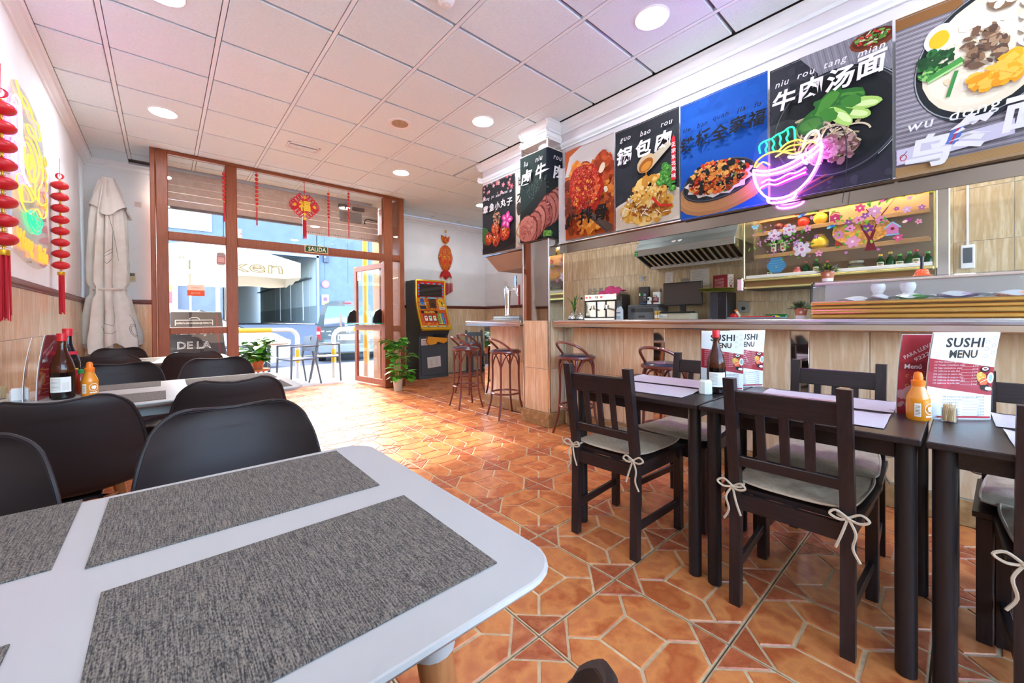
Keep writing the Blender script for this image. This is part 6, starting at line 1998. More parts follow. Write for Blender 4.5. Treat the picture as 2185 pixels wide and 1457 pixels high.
for k in range(15):
    y = .53 - k * 1.06 / 14
    q = MB(); q.box((0, 0, 0), (.355, .038, .012), 0, .005, T=Matrix.Translation((0, y, .082)) @ Matrix.Rotation(-a_, 4, 'Y') @ Matrix.Rotation(.25, 4, 'X')); q.build('filter_slat', steel, t)
A = Art(58); A.rect(-.025, -.03, .025, .03, '1f9a3c'); A.rect(-.02, .004, .02, .008, 'e8f4e8'); A.poly([(-.006, -.02), (.006, -.02), (0, -.005)], 'e8f4e8'); A.build('sticker', t, LKt @ frame((-.60, .172, .212), (1, 0, 0), (0, 1, 0)))
t = thing('saucer_tray', 'flat white tray on top of the hood lip under two cups', 'tray', (4.86, 2.42, 1.998))
q = MB(); q.box((.02, -.04, .003), (.06, .2, .006), 0, .002); q.build('tray', white_plastic, t)
for y, lb in ((2.42, 'left white cup on top of the hood lip'), (2.34, 'right white cup on top of the hood lip')):
    t = thing('cup', lb, 'cup', (4.865, y, 2.0045))
    q = MB(); q.lathe([(.03, 0), (.032, .06), (.029, .06), (.027, .006), (0, .006)], 16); q.build('body', white_plastic, t)

# wall mounted display cabinet with blossom stickers
t = thing('display_cabinet', 'wall hung glass display cabinet with gold rails and blossom stickers', 'cabinet', (5.0, .91, 1.40))
CWd, CHt = 1.46, .82            # width, height
wood_in = mat('cabinet_wood', 'a9875f', .6, c2='96744d', sc=8, st=(8, .8, 1))
q = MB()
q.box((.40, 0, .47), (.02, CWd, .92)); q.build('back', mat('cabinet_back', '8c7660', .6), t)
q = MB(); q.box((.2, 0, .13), (.40, CWd, .03)); q.build('base', white_plastic, t)
for z in (.40, .66):
    q = MB(); q.box((.30, 0, z), (.20, CWd - .05, .022), 0, .003); q.box((.205, 0, z - .012), (.012, CWd - .05, .04)); q.build('shelf', wood_in, t)
q = MB()
q.box((.3, .0, .93), (.2, CWd, .012)); q.build('top', white_plastic, t)
for s in (-1, 1):
    q = MB(); q.box((.2, s * (CWd / 2 + .008), .53), (.40, .012, .85)); q.build('side_glass', MATS['clear'], t)
    q = MB(); q.box((-.01, s * (CWd / 2 + .018), .53), (.020, .02, .86), 0, .004); q.build('corner_post', mat('pale_gold', 'd0c98a', .25, .8), t)
q = MB(); q.box((-.004, 0, .55), (.006, CWd, .80)); q.build('front_glass', MATS['clear'], t)
q = MB(); q.box((-.008, 0, .142), (.014, CWd, .034), 0, .004); q.build('white_sill', white_plastic, t)
for z, h_ in ((.105, .028), (.018, .028)):
    q = MB(); q.box((-.03, 0, z), (.05, CWd + .02, h_), 0, .010); q.build('gold_rail', mat('pale_gold', 'd0c98a', .25, .8), t)
q = MB(); q.box((-.015, 0, .062), (.03, CWd, .075)); q.build('brown_panel', mat('brown_panel', '8a6238', .35), t)
q = MB(); q.box((.2, 0, .03), (.42, CWd, .06)); q.build('cold_unit', mat('unit_dark', '4a4440', .5), t)
q = MB(); q.box((-.03, CWd / 2 + .05, .06), (.06, .07, .15), 0, .012); q.build('end_cap', steel, t)
q = MB(); q.box((.02, -CWd / 2 - .06, .46), (.05, .08, .98), 0, .006); q.build('steel_post', mat('post_steel', 'bdb6ae', .2, 1.0), t)
lampm = mat('cabinet_lamp', 'ffffff', .5, em='ffd9a0', es=40)
q = MB(); q.cyl((.12, CWd / 2 - .06, .915), (.12, -CWd / 2 + .06, .915), .010, n=10); q.build('lamp_tube', lampm, t)
# stickers on the glass
A = Art(61)
def UV(px, py):                  # position on the cabinet glass from the left edge and from its bottom
    return px, py
A.poly([(1.02, .17), (1.10, .17), (1.075, .28), (1.10, .36), (1.075, .36), (1.055, .30), (1.0, .42), (.985, .41), (1.04, .27)], '7a2430')
A.line([(1.07, .32), (1.12, .46), (1.18, .55)], .010, '7a2430'); A.line([(1.10, .44), (1.03, .56)], .008, '7a2430'); A.line([(1.16, .52), (1.25, .66)], .004, '8a4a3a'); A.line([(1.0, .41), (.94, .48)], .006, '7a2430')
rg = A.rg
for (x, y, r, c, m_) in ((.86, .52, .055, 'cf3a6e', 'f6d0dc'), (1.06, .58, .05, 'd8487a', 'f8e0c0'), (1.17, .53, .065, 'd79ac0', 'f6e6ee'), (.98, .40, .05, 'e79ac4', 'b01f50'), (1.05, .47, .05, 'e89ac0', 'b01f50'), (1.22, .44, .055, 'e890bc', 'b01f50'), (.89, .35, .055, 'd88ab8', 'a02a50'), (1.00, .27, .075, 'e8a0c4', 'f8dce8'), (1.12, .38, .055, '7a3a8a', 'e8b070'), (.97, .46, .04, '8a4a98', 'e8c0d8'), (1.10, .50, .04, '9a5aa8', 'e8d0e8'), (.62, .46, .045, 'e8a0c4', 'b8304a'), (.72, .19, .04, 'e8a0c4', 'b8304a'), (1.34, .26, .045, 'd85a84', 'f4c0d0'), (1.40, .50, .04, 'd8a8d0', 'f0e0f0'), (1.33, .52, .025, '9a4a9a', 'e0b0e0'), (1.5, .5, .03, '9a5aa8', 'e8d0e8'), (.70, .36, .03, '9a5aa8', 'e8d0e8'), (.52, .32, .045, 'b890c8', 'e8d8f0'), (1.42, .60, .025, 'e8a0b8', 'b8304a'), (1.36, .67, .02, 'e8a0b8', 'b8304a'), (1.48, .38, .03, 'e8a0b8', 'b8304a'), (.66, .56, .025, 'e8a0b8', 'b8304a'), (.95, .17, .02, 'c070b0', 'f0d0e8'), (1.2, .17, .02, 'c070b0', 'f0d0e8')):
    flower(A, x * .93, y, r * .8, c, m_, 6 if r > .045 else 5, rg.uniform(0, 1))
for k in range(34):
    x, y = rg.uniform(.84, 1.28) * .93, rg.uniform(.22, .68)
    A.blob(x, y, .018, .009, rg.choice(['6fae3a', '4f9a34', '8fc44a']), rg.uniform(0, 3))
for (x, y, c, c2) in ((.56, .60, '3a6ac0', '8ac0e0'), (.80, .63, '7ab83a', 'a8d858'), (.82, .44, '2a7ac8', '8ad0e8'), (1.18, .68, 'b03a70', 'e890b0'), (1.24, .62, '8a2a50', 'd86a98'), (1.40, .40, 'a83a90', 'f0d8c0')):
    A.blob(x * .93, y, .032, .016, c, .4); A.blob(x * .93 - .012, y - .006, .018, .012, c2, .4); A.poly([(x * .93 + .02, y + .005), (x * .93 + .06, y + .03), (x * .93 + .025, y - .006)], c)
A.poly([(1.17, .30), (1.25, .30), (1.25, .36), (1.21, .40), (1.17, .36)], 'd880b0'); A.line([(1.155, .35), (1.21, .405), (1.265, .35)], .012, '8ab8d8'); A.rect(1.165, .285, 1.255, .298, '8ab8d8'); A.blob(1.21, .345, .014, .014, '8a2a30')
A.poly([(.26, .03), (.34, .03), (.39, .09), (.39, .12), (.35, .17), (.36, .19), (.24, .19), (.25, .17), (.21, .12), (.21, .09)], '4a90c0')
for k in range(5):
    A.line([(.23, .06 + k * .025), (.30, .055 + k * .025), (.37, .068 + k * .025)], .004, '7ab8dc')
A.blob(.30, .09, .008, .006, '9ad0a0')
for (x, y, r) in ((.28, .43, .07), (.42, .47, .065), (.53, .25, .08)):
    flower(A, x, y, r, 'dfd4e4', 'c8709a', 6, rg.uniform(0, 1), 'efe2ee')
for k in range(70):
    x = rg.gauss(.34, .11); y = rg.gauss(.42, .07)
    A.blob(x, y, .010, .007, rg.choice(['b06aa8', 'c88ac0', 'a04a88', 'd8a0cc']), rg.uniform(0, 3))
for k in range(24):
    A.blob(rg.gauss(.36, .10), rg.gauss(.37, .05), .022, .008, rg.choice(['5fa034', '7ab84a', '4a8a30']), rg.uniform(0, 3))
for k in range(14):
    A.blob(rg.uniform(.12, .62), rg.uniform(.14, .28), .010, .008, rg.choice(['b06aa8', 'c88ac0', '7ab84a']), rg.uniform(0, 3))
for s in (-1, 1):
    A.blob(.10 + s * .018, .56, .022, .014, '7ab8d8', s * .6); A.blob(.10 + s * .012, .54, .012, .01, '9ad0e8', -s * .5)
A.build('sticker_print', t, LKt @ frame((-CWd / 2 + .0, .14, .009), (1, 0, 0), (0, 1, 0)))
# goods in the cabinet
CY0 = .91 + CWd / 2
def cab(px):
    return CY0 - px
bottle_g = mat('green_bottle', '1f5a2e', .08, trans=.35, ior=1.4)
def soju(label, px, z, cap, group, h=.20, lab=True):
    t = thing('bottle', label, 'bottle', (5.28, cap_y(px), z), 0, group)
    q = MB(); q.lathe([(.028, 0), (.031, .006), (.031, h * .55), (.014, h * .74), (.012, h * .9)], 16); q.build('glass', bottle_g, t)
    q = MB(); q.lathe([(.0145, h * .88), (.0145, h), (0, h)], 12); q.build('cap', cap, t)
    if lab:
        A = Art(62); A.rect(-.03, h * .1, .03, h * .48, 'e0dccb'); A.blob(0, h * .2, .012, .014, 'b83a5a'); A.rect(-.018, h * .32, .018, h * .42, '5a7a5a')
        A.strips(0, 10).build('label', t, None, MATS['print'], warp=lambda v: (-math.cos(v[0] / .031) * (.0318 + v[2]), -math.sin(v[0] / .031) * (.0318 + v[2]), v[1]))
    return t
def cap_y(px):
    return cab(px)
cg = mat('cap_green', '5cb83c', .4); cyel = mat('cap_yellow', 'd8b020', .4); cpk = mat('cap_red', 'd84a3a', .4)
soju('green spirit bottle with fruit label, left one on the middle cabinet shelf', .20, 1.812, cpk, 'bottles in the display cabinet', .25)
soju('green spirit bottle with fruit label, second one on the middle cabinet shelf', .29, 1.812, cpk, 'bottles in the display cabinet', .255)
for k, (px, c, lb) in enumerate(((.16, cpk, 'red capped, before the side glass'), (.50, cpk, 'orange capped, right of the pink jar'), (.59, cg, 'lime capped, left of the glass seam'), (.68, cpk, 'red capped, over the potted plant'), (1.10, cyel, 'yellow capped, first of the right hand row'), (1.17, cyel, 'dull gold capped, second of the right hand row'), (1.235, cg, 'tall lime capped, third of the right hand row'), (1.30, cg, 'short green capped, fourth of the right hand row'), (1.345, cpk, 'coral capped, fifth of the right hand row'), (1.42, cg, 'green capped, last before the steel post'))):
    soju('short green bottle at the cabinet bottom, ' + lb, px, 1.546, c, 'bottles in the display cabinet', .135 + .015 * (k % 3), k % 2 == 0)
def orn(name, label, cat, px, z, parts, x=5.28):
    t = thing(name, label, cat, (x, cab(px), z))
    for nm, prof, m_ in parts:
        q = MB(); q.lathe(prof, 18); q.build(nm, m_, t)
    return t
ypot = mat('yellow_pot', 'd8c02a', .25, c2='c4a820', sc=20)
orn('fish_jar', 'yellow round jar with smiling face on the middle cabinet shelf', 'jar', .62, 1.812, (('body', [(.04, 0), (.075, .03), (.078, .08), (.05, .13), (.035, .14)], ypot), ('lid', [(.042, .138), (.045, .155), (0, .16)], mat('cork', 'b8864a', .7))))
orn('red_bottle', 'squat red glass bottle on the middle cabinet shelf', 'bottle', .80, 1.812, (('body', [(.04, 0), (.055, .02), (.05, .09), (.03, .13), (.028, .16)], mat('red_glass', 'b01818', .1, coat=.5)), ('cap', [(.032, .155), (.032, .185), (0, .188)], redcap)))
orn('frog_figure', 'orange frog shaped figure on the middle cabinet shelf', 'figurine', .42, 1.812, (('body', [(.03, 0), (.045, .02), (.042, .05), (.02, .07), (0, .072)], mat('orange_glaze', 'd84a1c', .25)), ('eyes', [(.036, .055), (.040, .07), (.030, .085), (0, .09)], mat('orange_glaze', 'd84a1c'))))
orn('pink_jar', 'small pink jar beside the blue vase sticker', 'jar', .42, 1.546, (('body', [(.03, 0), (.042, .02), (.038, .06), (.022, .075)], mat('pink_glaze', 'd87a80', .25)), ('lid', [(.026, .073), (.026, .095), (0, .10)], mat('pink_glaze', 'd87a80'))))
orn('bird_figure', 'tan and red bird figure on a stand in the cabinet', 'figurine', .52, 1.85, (('stand', [(.05, -.038), (.05, -.03), (.02, -.028), (.02, .0)], wood_in), ('body', [(0, 0), (.03, .008), (.038, .03), (.02, .055), (0, .058)], mat('tan_glaze', 'c89a5a', .3))))
orn('glass_jar', 'wide glass jar of green olives with pale lid in the cabinet', 'jar', .92, 1.546, (('jar', [(.06, 0), (.065, .01), (.065, .07), (.052, .085)], glassm), ('olives', [(0, .006), (.058, .008), (.058, .05), (0, .055)], mat('olive', '6e7a2e', .4)), ('lid', [(.057, .084), (.057, .105), (0, .107)], mat('lid_grey', '9aa49a', .4))))
redf = mat('red_fruit', 'c8281c', .3); darkf = mat('dark_fruit', '5a1a1c', .25); yelf = mat('yellow_fruit', 'd8a828', .3); greenf = mat('green_fruit', '4a7a2a', .35); pinkf = mat('pink_fruit', 'b8685a', .4); lemf = mat('lemon_fruit', 'e8d020', .35)
def fruit(label, px, z, r, m_, x=5.27):
    t = thing('fruit', label, 'fruit', (x, cab(px), z), 0, 'fruit in the display cabinet')
    q = MB(); q.lathe([(0, .06 * r), (.45 * r, 0), (.92 * r, .55 * r), (r, r), (.85 * r, 1.5 * r), (.4 * r, 1.86 * r), (0, 1.78 * r)], 16); q.build('flesh', m_, t)
    q = MB(); q.cyl((0, 0, 1.78 * r), (.1 * r, .1 * r, 2.1 * r), .06 * r, n=6); q.build('stalk', mat('stalk', '4a3a20', .7), t)
SZ = 2.072
fruit('dark plum on the upper cabinet shelf at the left', .25, SZ, .045, darkf); fruit('small red plum beside the dark one on the upper shelf', .33, SZ, .032, redf)
fruit('bright red tomato on the upper cabinet shelf', .48, SZ, .055, redf); fruit('cut yellow melon half on the upper cabinet shelf', .63, SZ, .065, yelf); fruit('dark pomegranate on the upper cabinet shelf', .76, SZ, .060, darkf)
for k, (px, r, m_, lb) in enumerate(((.42, .042, darkf, 'dark berry bunch'), (.55, .04, greenf, 'green pepper'), (.64, .05, pinkf, 'pink peach'), (.86, .035, lemf, 'cut lemon'), (1.22, .05, lemf, 'yellow lemon'), (1.30, .05, lemf, 'larger yellow lemon'), (1.02, .055, greenf, 'pale green mango'), (1.42, .06, lemf, 'yellow banana bunch end'))):
    fruit(lb + ' on the back ledge high in the cabinet', px, 2.215 if px < 1.0 else 2.225, r, m_, 5.33)
q = MB(); q.box((0, -.0, 0), (.14, 1.36, .016)); lg_ = q.build('back_ledge', wood_in, bpy.data.objects['display_cabinet'], Matrix.Translation((.325, 0, .80)))
q = MB(); q.box((.0, 0, 0), (.02, .72, .16)); q.build('ledge_board', wood_in, bpy.data.objects['display_cabinet'], Matrix.Translation((.24, -.34, .73)))
t = thing('wicker_basket', 'round shallow wicker basket leaning in the display cabinet', 'basket', (5.24, cab(.96), 1.815))
wick = mat('wicker', 'c89a4a', .6, c2='a87a30', sc=40, lo=.45, hi=.55)
Lb = LKt @ TR(0, .13, 0, 0, 0, 0) @ Matrix.Scale(1, 4)
q = MB(); q.lathe([(0, -.02), (.10, -.016), (.20, .0), (.215, .02)], 30, sy=.62); q.build('bowl', wick, t, Lb)
q = MB()
for k in range(2):
    q.tube([(.215 * math.cos(a), .133 * math.sin(a), .02 + .006 * math.sin(14 * a + PI * k)) for a in [2 * PI * j / 60 for j in range(60)]], .008, 6, True)
q.build('rim_braid', wick, t, Lb)
for k in range(9):
    q = MB(); q.tube([(-.19 + .01 * abs(k - 4), -.10 + .025 * k, -.004), (0, -.11 + .0275 * k, -.014), (.19 - .01 * abs(k - 4), -.10 + .025 * k, -.004)], .004, 5); q.build('strand', mat('dark_wicker', '6a4a24', .7), t, Lb)

# heater/insect panel on the tiled wall
t = thing('wall_panel', 'white framed grey panel on the kitchen tiles at the right', 'panel', (XR - .009, -.02, 1.615))
q = MB(); q.box((0, 0, .015), (.085, .21, .03), 0, .005); q.build('frame', white_plastic, t, LKt)
q = MB(); q.box((0, .01, .031), (.056, .135, .004)); q.build('panel', mat('slate_panel', '5e6468', .2), t, LKt)
q = MB(); q.box((0, .63, .006), (.014, 1.06, .012)); q.build('cable_duct', white_plastic, t, LKt)

# ---- sushi display case on the bar ---------------------------------
t = thing('display_case', 'glass fronted sushi display case with gold rails on the bar', 'display case', (3.06, -.10, 1.078))
LC = frame((0, 0, 0), (0, -1, 0), (0, 0, 1))
cw = 1.46
q = MB()
for z0, z1, d in ((.002, .030, .0), (.032, .055, .012), (.058, .078, .0), (.084, .104, .006)):
    q = MB(); q.box((0, (z0 + z1) / 2, .01 + d / 2), (cw, z1 - z0, .05 + d), 0, .009); q.build('gold_rail', gold, t, LC)
q = MB(); q.box((0, .05, -.18), (cw - .01, .10, .33)); q.build('base', mat('case_inner', 'a9a39c', .35, .5), t, LC)
def bent(u, v):
    y = .105 + .125 * v; z = .012 - .30 * max(0, v - .78) ** 1.5 - .015 * v
    if v > .8:
        pass
    return ((u - .5) * cw, y, z)
q = MB(); q.sheet(bent, 2, 14, .004); q.build('front_glass', MATS['clear'], t, LC)
q = MB(); q.box((0, .228, -.17), (cw, .008, .32), 0, .002); q.build('top_glass', MATS['clear'], t, LC)
q = MB(); q.box((0, .217, -.03), (cw - .02, .016, .03), 0, .004); q.build('top_bar', mat('bar_pinkish', 'c9b5a8', .4, .3), t, LC)
for s in (-1, 1):
    q = MB(); q.prism([(.01, .10), (.005, .18), (-.03, .228), (-.33, .228), (-.33, .10)], -.003, .003, T=LC @ frame((s * (cw / 2 - .004), 0, 0), (0, 0, 1), (0, 1, 0))); q.build('end_glass', MATS['clear'], t)
    q = MB(); q.tube([(s * cw / 2, .09, .02), (s * cw / 2, .18, .012), (s * cw / 2, .215, -.005), (s * cw / 2, .23, -.04)], .006, 8); q.build('end_trim', black_plastic, t, LC)
q = MB(); q.box((0, .165, -.335), (cw - .01, .125, .01)); q.build('rear_door', mat('case_rear', 'b5aca4', .35), t, LC)
# what lies in the case
def in_case(px):
    return .62 - px
plastic_wrap = mat('wrap', 'e6e8e6', .15, alpha=.55)
def pack(name, label, px, ln, m_, rz, dz=.0, x=3.20, h_=.022):
    t = thing(name, label, 'packet', (x, in_case(px), 1.179 + dz), rz)
    def top(u, v, s=1):
        e = (math.sin(PI * u) * math.sin(PI * v)) ** .6
        return ((v - .5) * .09, (u - .5) * ln, .012 + s * h_ * .5 * e)
    q = MB(); q.sheet(lambda u, v: top(u, v, 1), 12, 8); q.sheet(lambda u, v: top(1 - u, v, -1), 12, 8); q.build('contents', m_, t)
    q = MB(); q.sheet(lambda u, v: ((v - .5) * .13, (u - .5) * (ln + .06), .013 + .008 * math.sin(9 * u + 5 * v) + .018 * (math.sin(PI * u) * math.sin(PI * v))), 14, 8, .0006); q.build('film', plastic_wrap, t)
pack('wrapped_pack', 'clear wrapped white pack at the left of the sushi case', .20, .16, mat('white_food', 'dcdcd4', .5), .1, x=3.22)
pack('wrapped_pack', 'striped blue and red wrapped pack leaning in the sushi case', .30, .10, mat('stripe_food', 'a8a8c0', .5, c2='c85a6a', sc=30), .4, .008)
pack('seaweed_pack', 'bright green pack of seaweed salad in the sushi case', .43, .13, mat('green_food', '3fae34', .4, c2='2f8a2a', sc=60), -.05, .006, x=3.17, h_=.035)
pack('purple_pack', 'purple pack of octopus in the sushi case', .60, .16, mat('purple_food', '6a3a84', .35, c2='a888b0', sc=40), .1, .01, h_=.03)
pack('salmon_pack', 'orange salmon fillet at the right of the sushi case', .80, .16, mat('salmon', 'e8743a', .4, c2='f0a070', sc=20, st=(1, 6, 1)), .0, .004, h_=.035)
for px, lb in ((.27, 'white ceramic lucky vase left of two inside the sushi case'), (.40, 'white ceramic lucky vase right of two inside the sushi case')):
    t = thing('ceramic_vase', lb, 'vase', (3.31, in_case(px), 1.179))
    q = MB(); q.lathe([(.028, 0), (.036, .015), (.033, .035), (.022, .05), (.034, .075), (.036, .095), (.03, .11), (0, .112)], 20); q.build('body', white_plastic, t)
    q = MB(); q.lathe([(.0235, .046), (.0245, .05), (.0235, .054)], 20); q.build('neck_band', mat('pale_band', 'd6d2cc', .4), t)
# little potted plants and the orange bell shaped lamp
terrac = mat('clay_pot', 'b0694a', .75, c2='d8ccc4', sc=30, lo=.55, hi=.68)
limew = mat('lime_wash', 'dcd2cf', .85, c2='b88a72', sc=40, lo=.6, hi=.75)
def small_plant(label, x, y, z, s=1.0, seed=1):
    t = thing('potted_plant', label, 'plant', (x, y, z), 0, 'small potted plants on the bar')
    q = MB(); q.lathe([(.027 * s, 0), (.029 * s, .022 * s)], 20); q.build('pot_foot', limew, t)
    q = MB(); q.lathe([(.029 * s, .022 * s), (.036 * s, .062 * s), (.039 * s, .064 * s), (.039 * s, .07 * s), (.034 * s, .07 * s), (.03 * s, .06 * s), (0, .058 * s)], 20); q.build('pot', terrac, t)
    rg = random.Random(seed)
    ms = [mat('sprig_green', '5d7a34', .5), mat('sprig_lime', 'a3b83c', .5), mat('sprig_dark', '33473a', .5), mat('sprig_blue', '5a6a78', .5)]
    Q = [MB() for _ in ms]
    for k in range(210):
        u = rg.uniform(0, 6.28); ph = math.acos(rg.uniform(.02, 1)); L_ = rg.uniform(.028, .052) * s
        d = Vector((math.sin(ph) * math.cos(u) * 1.25, math.sin(ph) * math.sin(u) * 1.25, math.cos(ph)))
        p = Vector((0, 0, .062 * s)) + d * L_ * .35
        e = p + d * L_ * .9
        sd = d.orthogonal().normalized() * .0042 * s
        k_ = 1 if rg.random() < .26 else rg.choice([0, 0, 2, 2, 3])
        Q[k_].add([p, p + d * L_ * .5 + sd, e, p + d * L_ * .5 - sd], [(0, 1, 2, 3)])
    for qq, m_, nm in zip(Q, ms, ('green', 'lime', 'dark', 'blue')):
        o = qq.build(nm + '_sprigs', m_, t); o['kind'] = 'stuff'
    return t
small_plant('small potted plant standing on the bar left of the sushi case', 3.20, .72, 1.078, 1.05, 1)
small_plant('small potted plant standing on top of the sushi case', 3.17, .572, 1.311, 1.02, 2)
t = thing('serving_bell', 'orange dotted hat shaped bell with dark handle on the sushi case', 'bell', (3.17, .155, 1.311))
q = MB(); q.lathe([(.044, 0), (.040, .004), (.030, .012), (.024, .034), (.018, .040), (0, .041)], 24); q.build('bell', mat('orange_bell', 'e2571c', .4), t)
q = MB(); q.lathe([(.008, .04), (.007, .08), (.009, .105), (.006, .112), (0, .113)], 12); q.build('handle', mat('handle_dark', '2c2028', .25), t)
q = MB(); rg = random.Random(3)
for k in range(36):
    a = rg.uniform(0, 6.28); z = rg.uniform(.012, .034); r_ = .030 - (z - .012) * .27
    q.ell((r_ * math.cos(a), r_ * math.sin(a), z), .0016, 5, 4)
o = q.build('white_dots', white_plastic, t); o['kind'] = 'stuff'
# beer tap
t = thing('beer_tap', 'chrome single beer tap column with raised handle on the short bar', 'beer tap', (3.33, 3.88, 1.078))
q = MB(); q.lathe([(.055, 0), (.055, .012), (.04, .03), (.030, .08), (.034, .20), (.042, .32), (.046, .38), (.040, .42), (.02, .435), (0, .437)], 22); q.build('column', chrome, t)
q = MB(); q.cyl((0, -.03, .385), (0, -.20, .375), .017, n=12); q.cyl((0, -.185, .395), (0, -.185, .345), .020, n=12); q.cyl((0, -.185, .35), (0, -.21, .30), .011, .009, 10); q.build('spout', chrome, t)
q = MB(); q.cyl((0, -.165, .39), (0, -.16, .43), .010, n=10); q.prism([(-.016, .43), (.016, .43), (.02, .53), (.012, .56), (-.012, .56), (-.02, .53)], -.007, .007, T=frame((0, -.16, 0), (0, -1, 0), (0, 0, 1))); q.build('handle', chrome, t)
q = MB(); q.box((.0, -.05, .008), (.16, .52, .016), 0, .004); q.box((0, -.05, .035), (.15, .50, .04), 0, .006); q.build('drip_tray', steel_b, t)
t = thing('lantern_string', 'thin red tassel hanging behind the beer tap', 'ornament', (5.405, 5.93, 1.80))
q = MB(); q.cyl((0, 0, 0), (0, 0, -.05), .003, n=5); q.ell((0, 0, -.04), (.018, .022, .018), 10, 8); q.build('knot', red_cord, t)
q = MB(); q.cyl((0, 0, -.06), (0, 0, -.42), .016, .02, 8); q.build('tassel', red_cord, t)
t = thing('light_switch', 'flat white light switch on the wall behind the beer tap', 'switch', (XR - .001, 6.35, 1.85))
q = MB(); q.box((0, 0, .005), (.085, .085, .01), 0, .003); q.build('plate', mat('switch_white', 'e4dedb', .4), t, LKt)
q = MB(); q.box((0, 0, .011), (.05, .055, .004), 0, .002); q.build('rocker', mat('switch_white', 'e4dedb', .4), t, LKt)
# ================================================================ SLOT MACHINE
t = thing('slot_machine', 'dark slot machine with yellow framed screen and reels by the storefront', 'slot machine', (3.80, 6.80, 0), .0)
t.scale = (.94, 1, 1)
SWd = .66
LS = frame((0, 0, 0), (0, -1, 0), (0, 0, 1))        # profile plane: x towards the viewer, y up, extruded across
prof = [(.25, .0), (.24, .09), (.24, .78), (.34, .94), (.345, .97), (.19, 1.26), (.13, 1.5), (.13, 1.80), (.05, 1.83), (-.24, 1.83), (-.24, .02)]
q = MB(); q.prism(prof, -SWd / 2, SWd / 2, T=LS); q.build('cabinet', dark_plastic, t)
front = [(.36, .92), (.205, 1.27), (.145, 1.5), (.145, 1.825)]
q = MB()
for s in (-1, 1):
    q.tube(smooth([(-s * -SWd / 2 * .97, -x, y) for x, y in front], 6), .024, 8)
q.tube([(-SWd / 2 * .97, -.36, .92), (SWd / 2 * .97, -.36, .92)], .032, 8); q.tube([(-SWd / 2 * .97, -.145, 1.82), (SWd / 2 * .97, -.145, 1.82)], .022, 8)
q.build('gold_frame', mat('gold_plastic', 'd2a020', .25, .4), t)
def slot_art():
    A = Art(71); W = .60
    A.rect(0, 0, W, .92, 'b8241e')
    # lower panel: reels
    A.rect(0, .0, W, .36, 'c8541a'); A.rect(0, .0, W, .045, 'd8a628')
    for k in range(8):
        A.rect(.03 + k * .07, .008, .085 + k * .07, .036, '2a2622'); A.rect(.035 + k * .07, .013, .08 + k * .07, .031, ['d8d0c0', '8a8a88', 'c8c0b0'][k % 3])
    A.scatter(.25, .14, .22, .08, ['d8701c', 'b8401a', 'e08a2a'], 60, .01, .03)
    A.rect(.06, .10, .36, .27, 'a8321a')
    for k in range(3):
        A.rect(.08 + k * .095, .13, .155 + k * .095, .25, '2a1a14'); A.rect(.086 + k * .095, .14, .149 + k * .095, .24, 'e8e4da')
        A.blob(.1175 + k * .095, .205, .02, .02, ['c82a2a', '2a9a4a', 'c8a020'][k]); A.text('777'[k], .1175 + k * .095, .16, .03, ['c83a2a', '2a7a3a', '3a4ab0'][k], .004)
    A.rect(.37, .06, .58, .30, '2a1a20')
    for r in range(8):
        for c_ in range(4):
            A.rect(.378 + c_ * .05, .07 + r * .028, .422 + c_ * .05, .09 + r * .028, ['8ab84a', 'd8c84a', '4a8ad8', 'd85a4a'][c_])
    A.rect(.04, .29, .40, .345, '3a1a14'); A.scatter(.22, .317, .14, .016, ['e8b83a', 'd89a2a', 'f0d060'], 40, .008, .018)
    # middle art
    A.rect(0, .36, W, .60, 'd8862a'); A.scatter(.3, .48, .28, .10, ['e8a83a', 'c85a1a', 'b8381a', 'e8c84a', 'a84a1a'], 150, .01, .035)
    for k in range(30):
        A.rect(.17 + (k % 6) * .045, .37 + (k // 6) * .045, .21 + (k % 6) * .045, .41 + (k // 6) * .045, ['b8601c', 'a8501a', 'c8702a'][k % 3])
    A.rect(.24, .40, .40, .58, '2a1a12'); A.rect(.25, .41, .39, .57, '5a341c'); A.blob(.32, .46, .05, .05, '3a2214')
    A.rect(.03, .38, .16, .44, '1c2a3a'); A.blob(.09, .54, .045, .05, '3a4a8a'); A.blob(.09, .50, .05, .02, '2a7ac8'); A.blob(.09, .47, .055, .012, '3a9ad8')
    for k in range(7):
        A.blob(.50 + .05 * math.cos(k), .52 + .05 * math.sin(k), .016, .03, 'e8c02a', k); 
    A.blob(.53, .50, .02, .04, '2a6a3a', .3); A.rect(.46, .37, .58, .42, 'e0d0c8'); A.rect(.475, .39, .565, .40, '5a2a2a')
    A.rect(.22, .585, .42, .612, '58b8d0'); A.rect(.06, .595, .16, .612, '58b8d0'); A.rect(.46, .595, .56, .612, '58b8d0')
    # top screen
    A.rect(0, .62, W, .92, 'c81e2e'); A.rect(.045, .625, .555, .86, '262423')
    A.poly([(.05, .70), (.55, .78), (.55, .84), (.05, .76)], '3c3937'); A.poly([(.05, .64), (.55, .69), (.55, .72), (.05, .67)], '332f2d')
    for k in range(4):
        A.rect(.08 + k * .13, .865, .135 + k * .13, .885, '4ab0d8'); A.rect(.012, .65 + k * .058, .04, .68 + k * .058, '3a8ad8'); A.rect(.56, .65 + k * .058, .588, .68 + k * .058, '3a8ad8')
    return A
A = slot_art()
def slot_warp(v):
    tab = [(0, [.345, .945]), (.36, [.195, 1.27]), (.60, [.135, 1.5]), (.92, [.135, 1.81])]
    x, y = interp(tab, v[1])
    return (v[0] - .30, -(x + .012 + v[2]), y + .002)
B = Art(0)
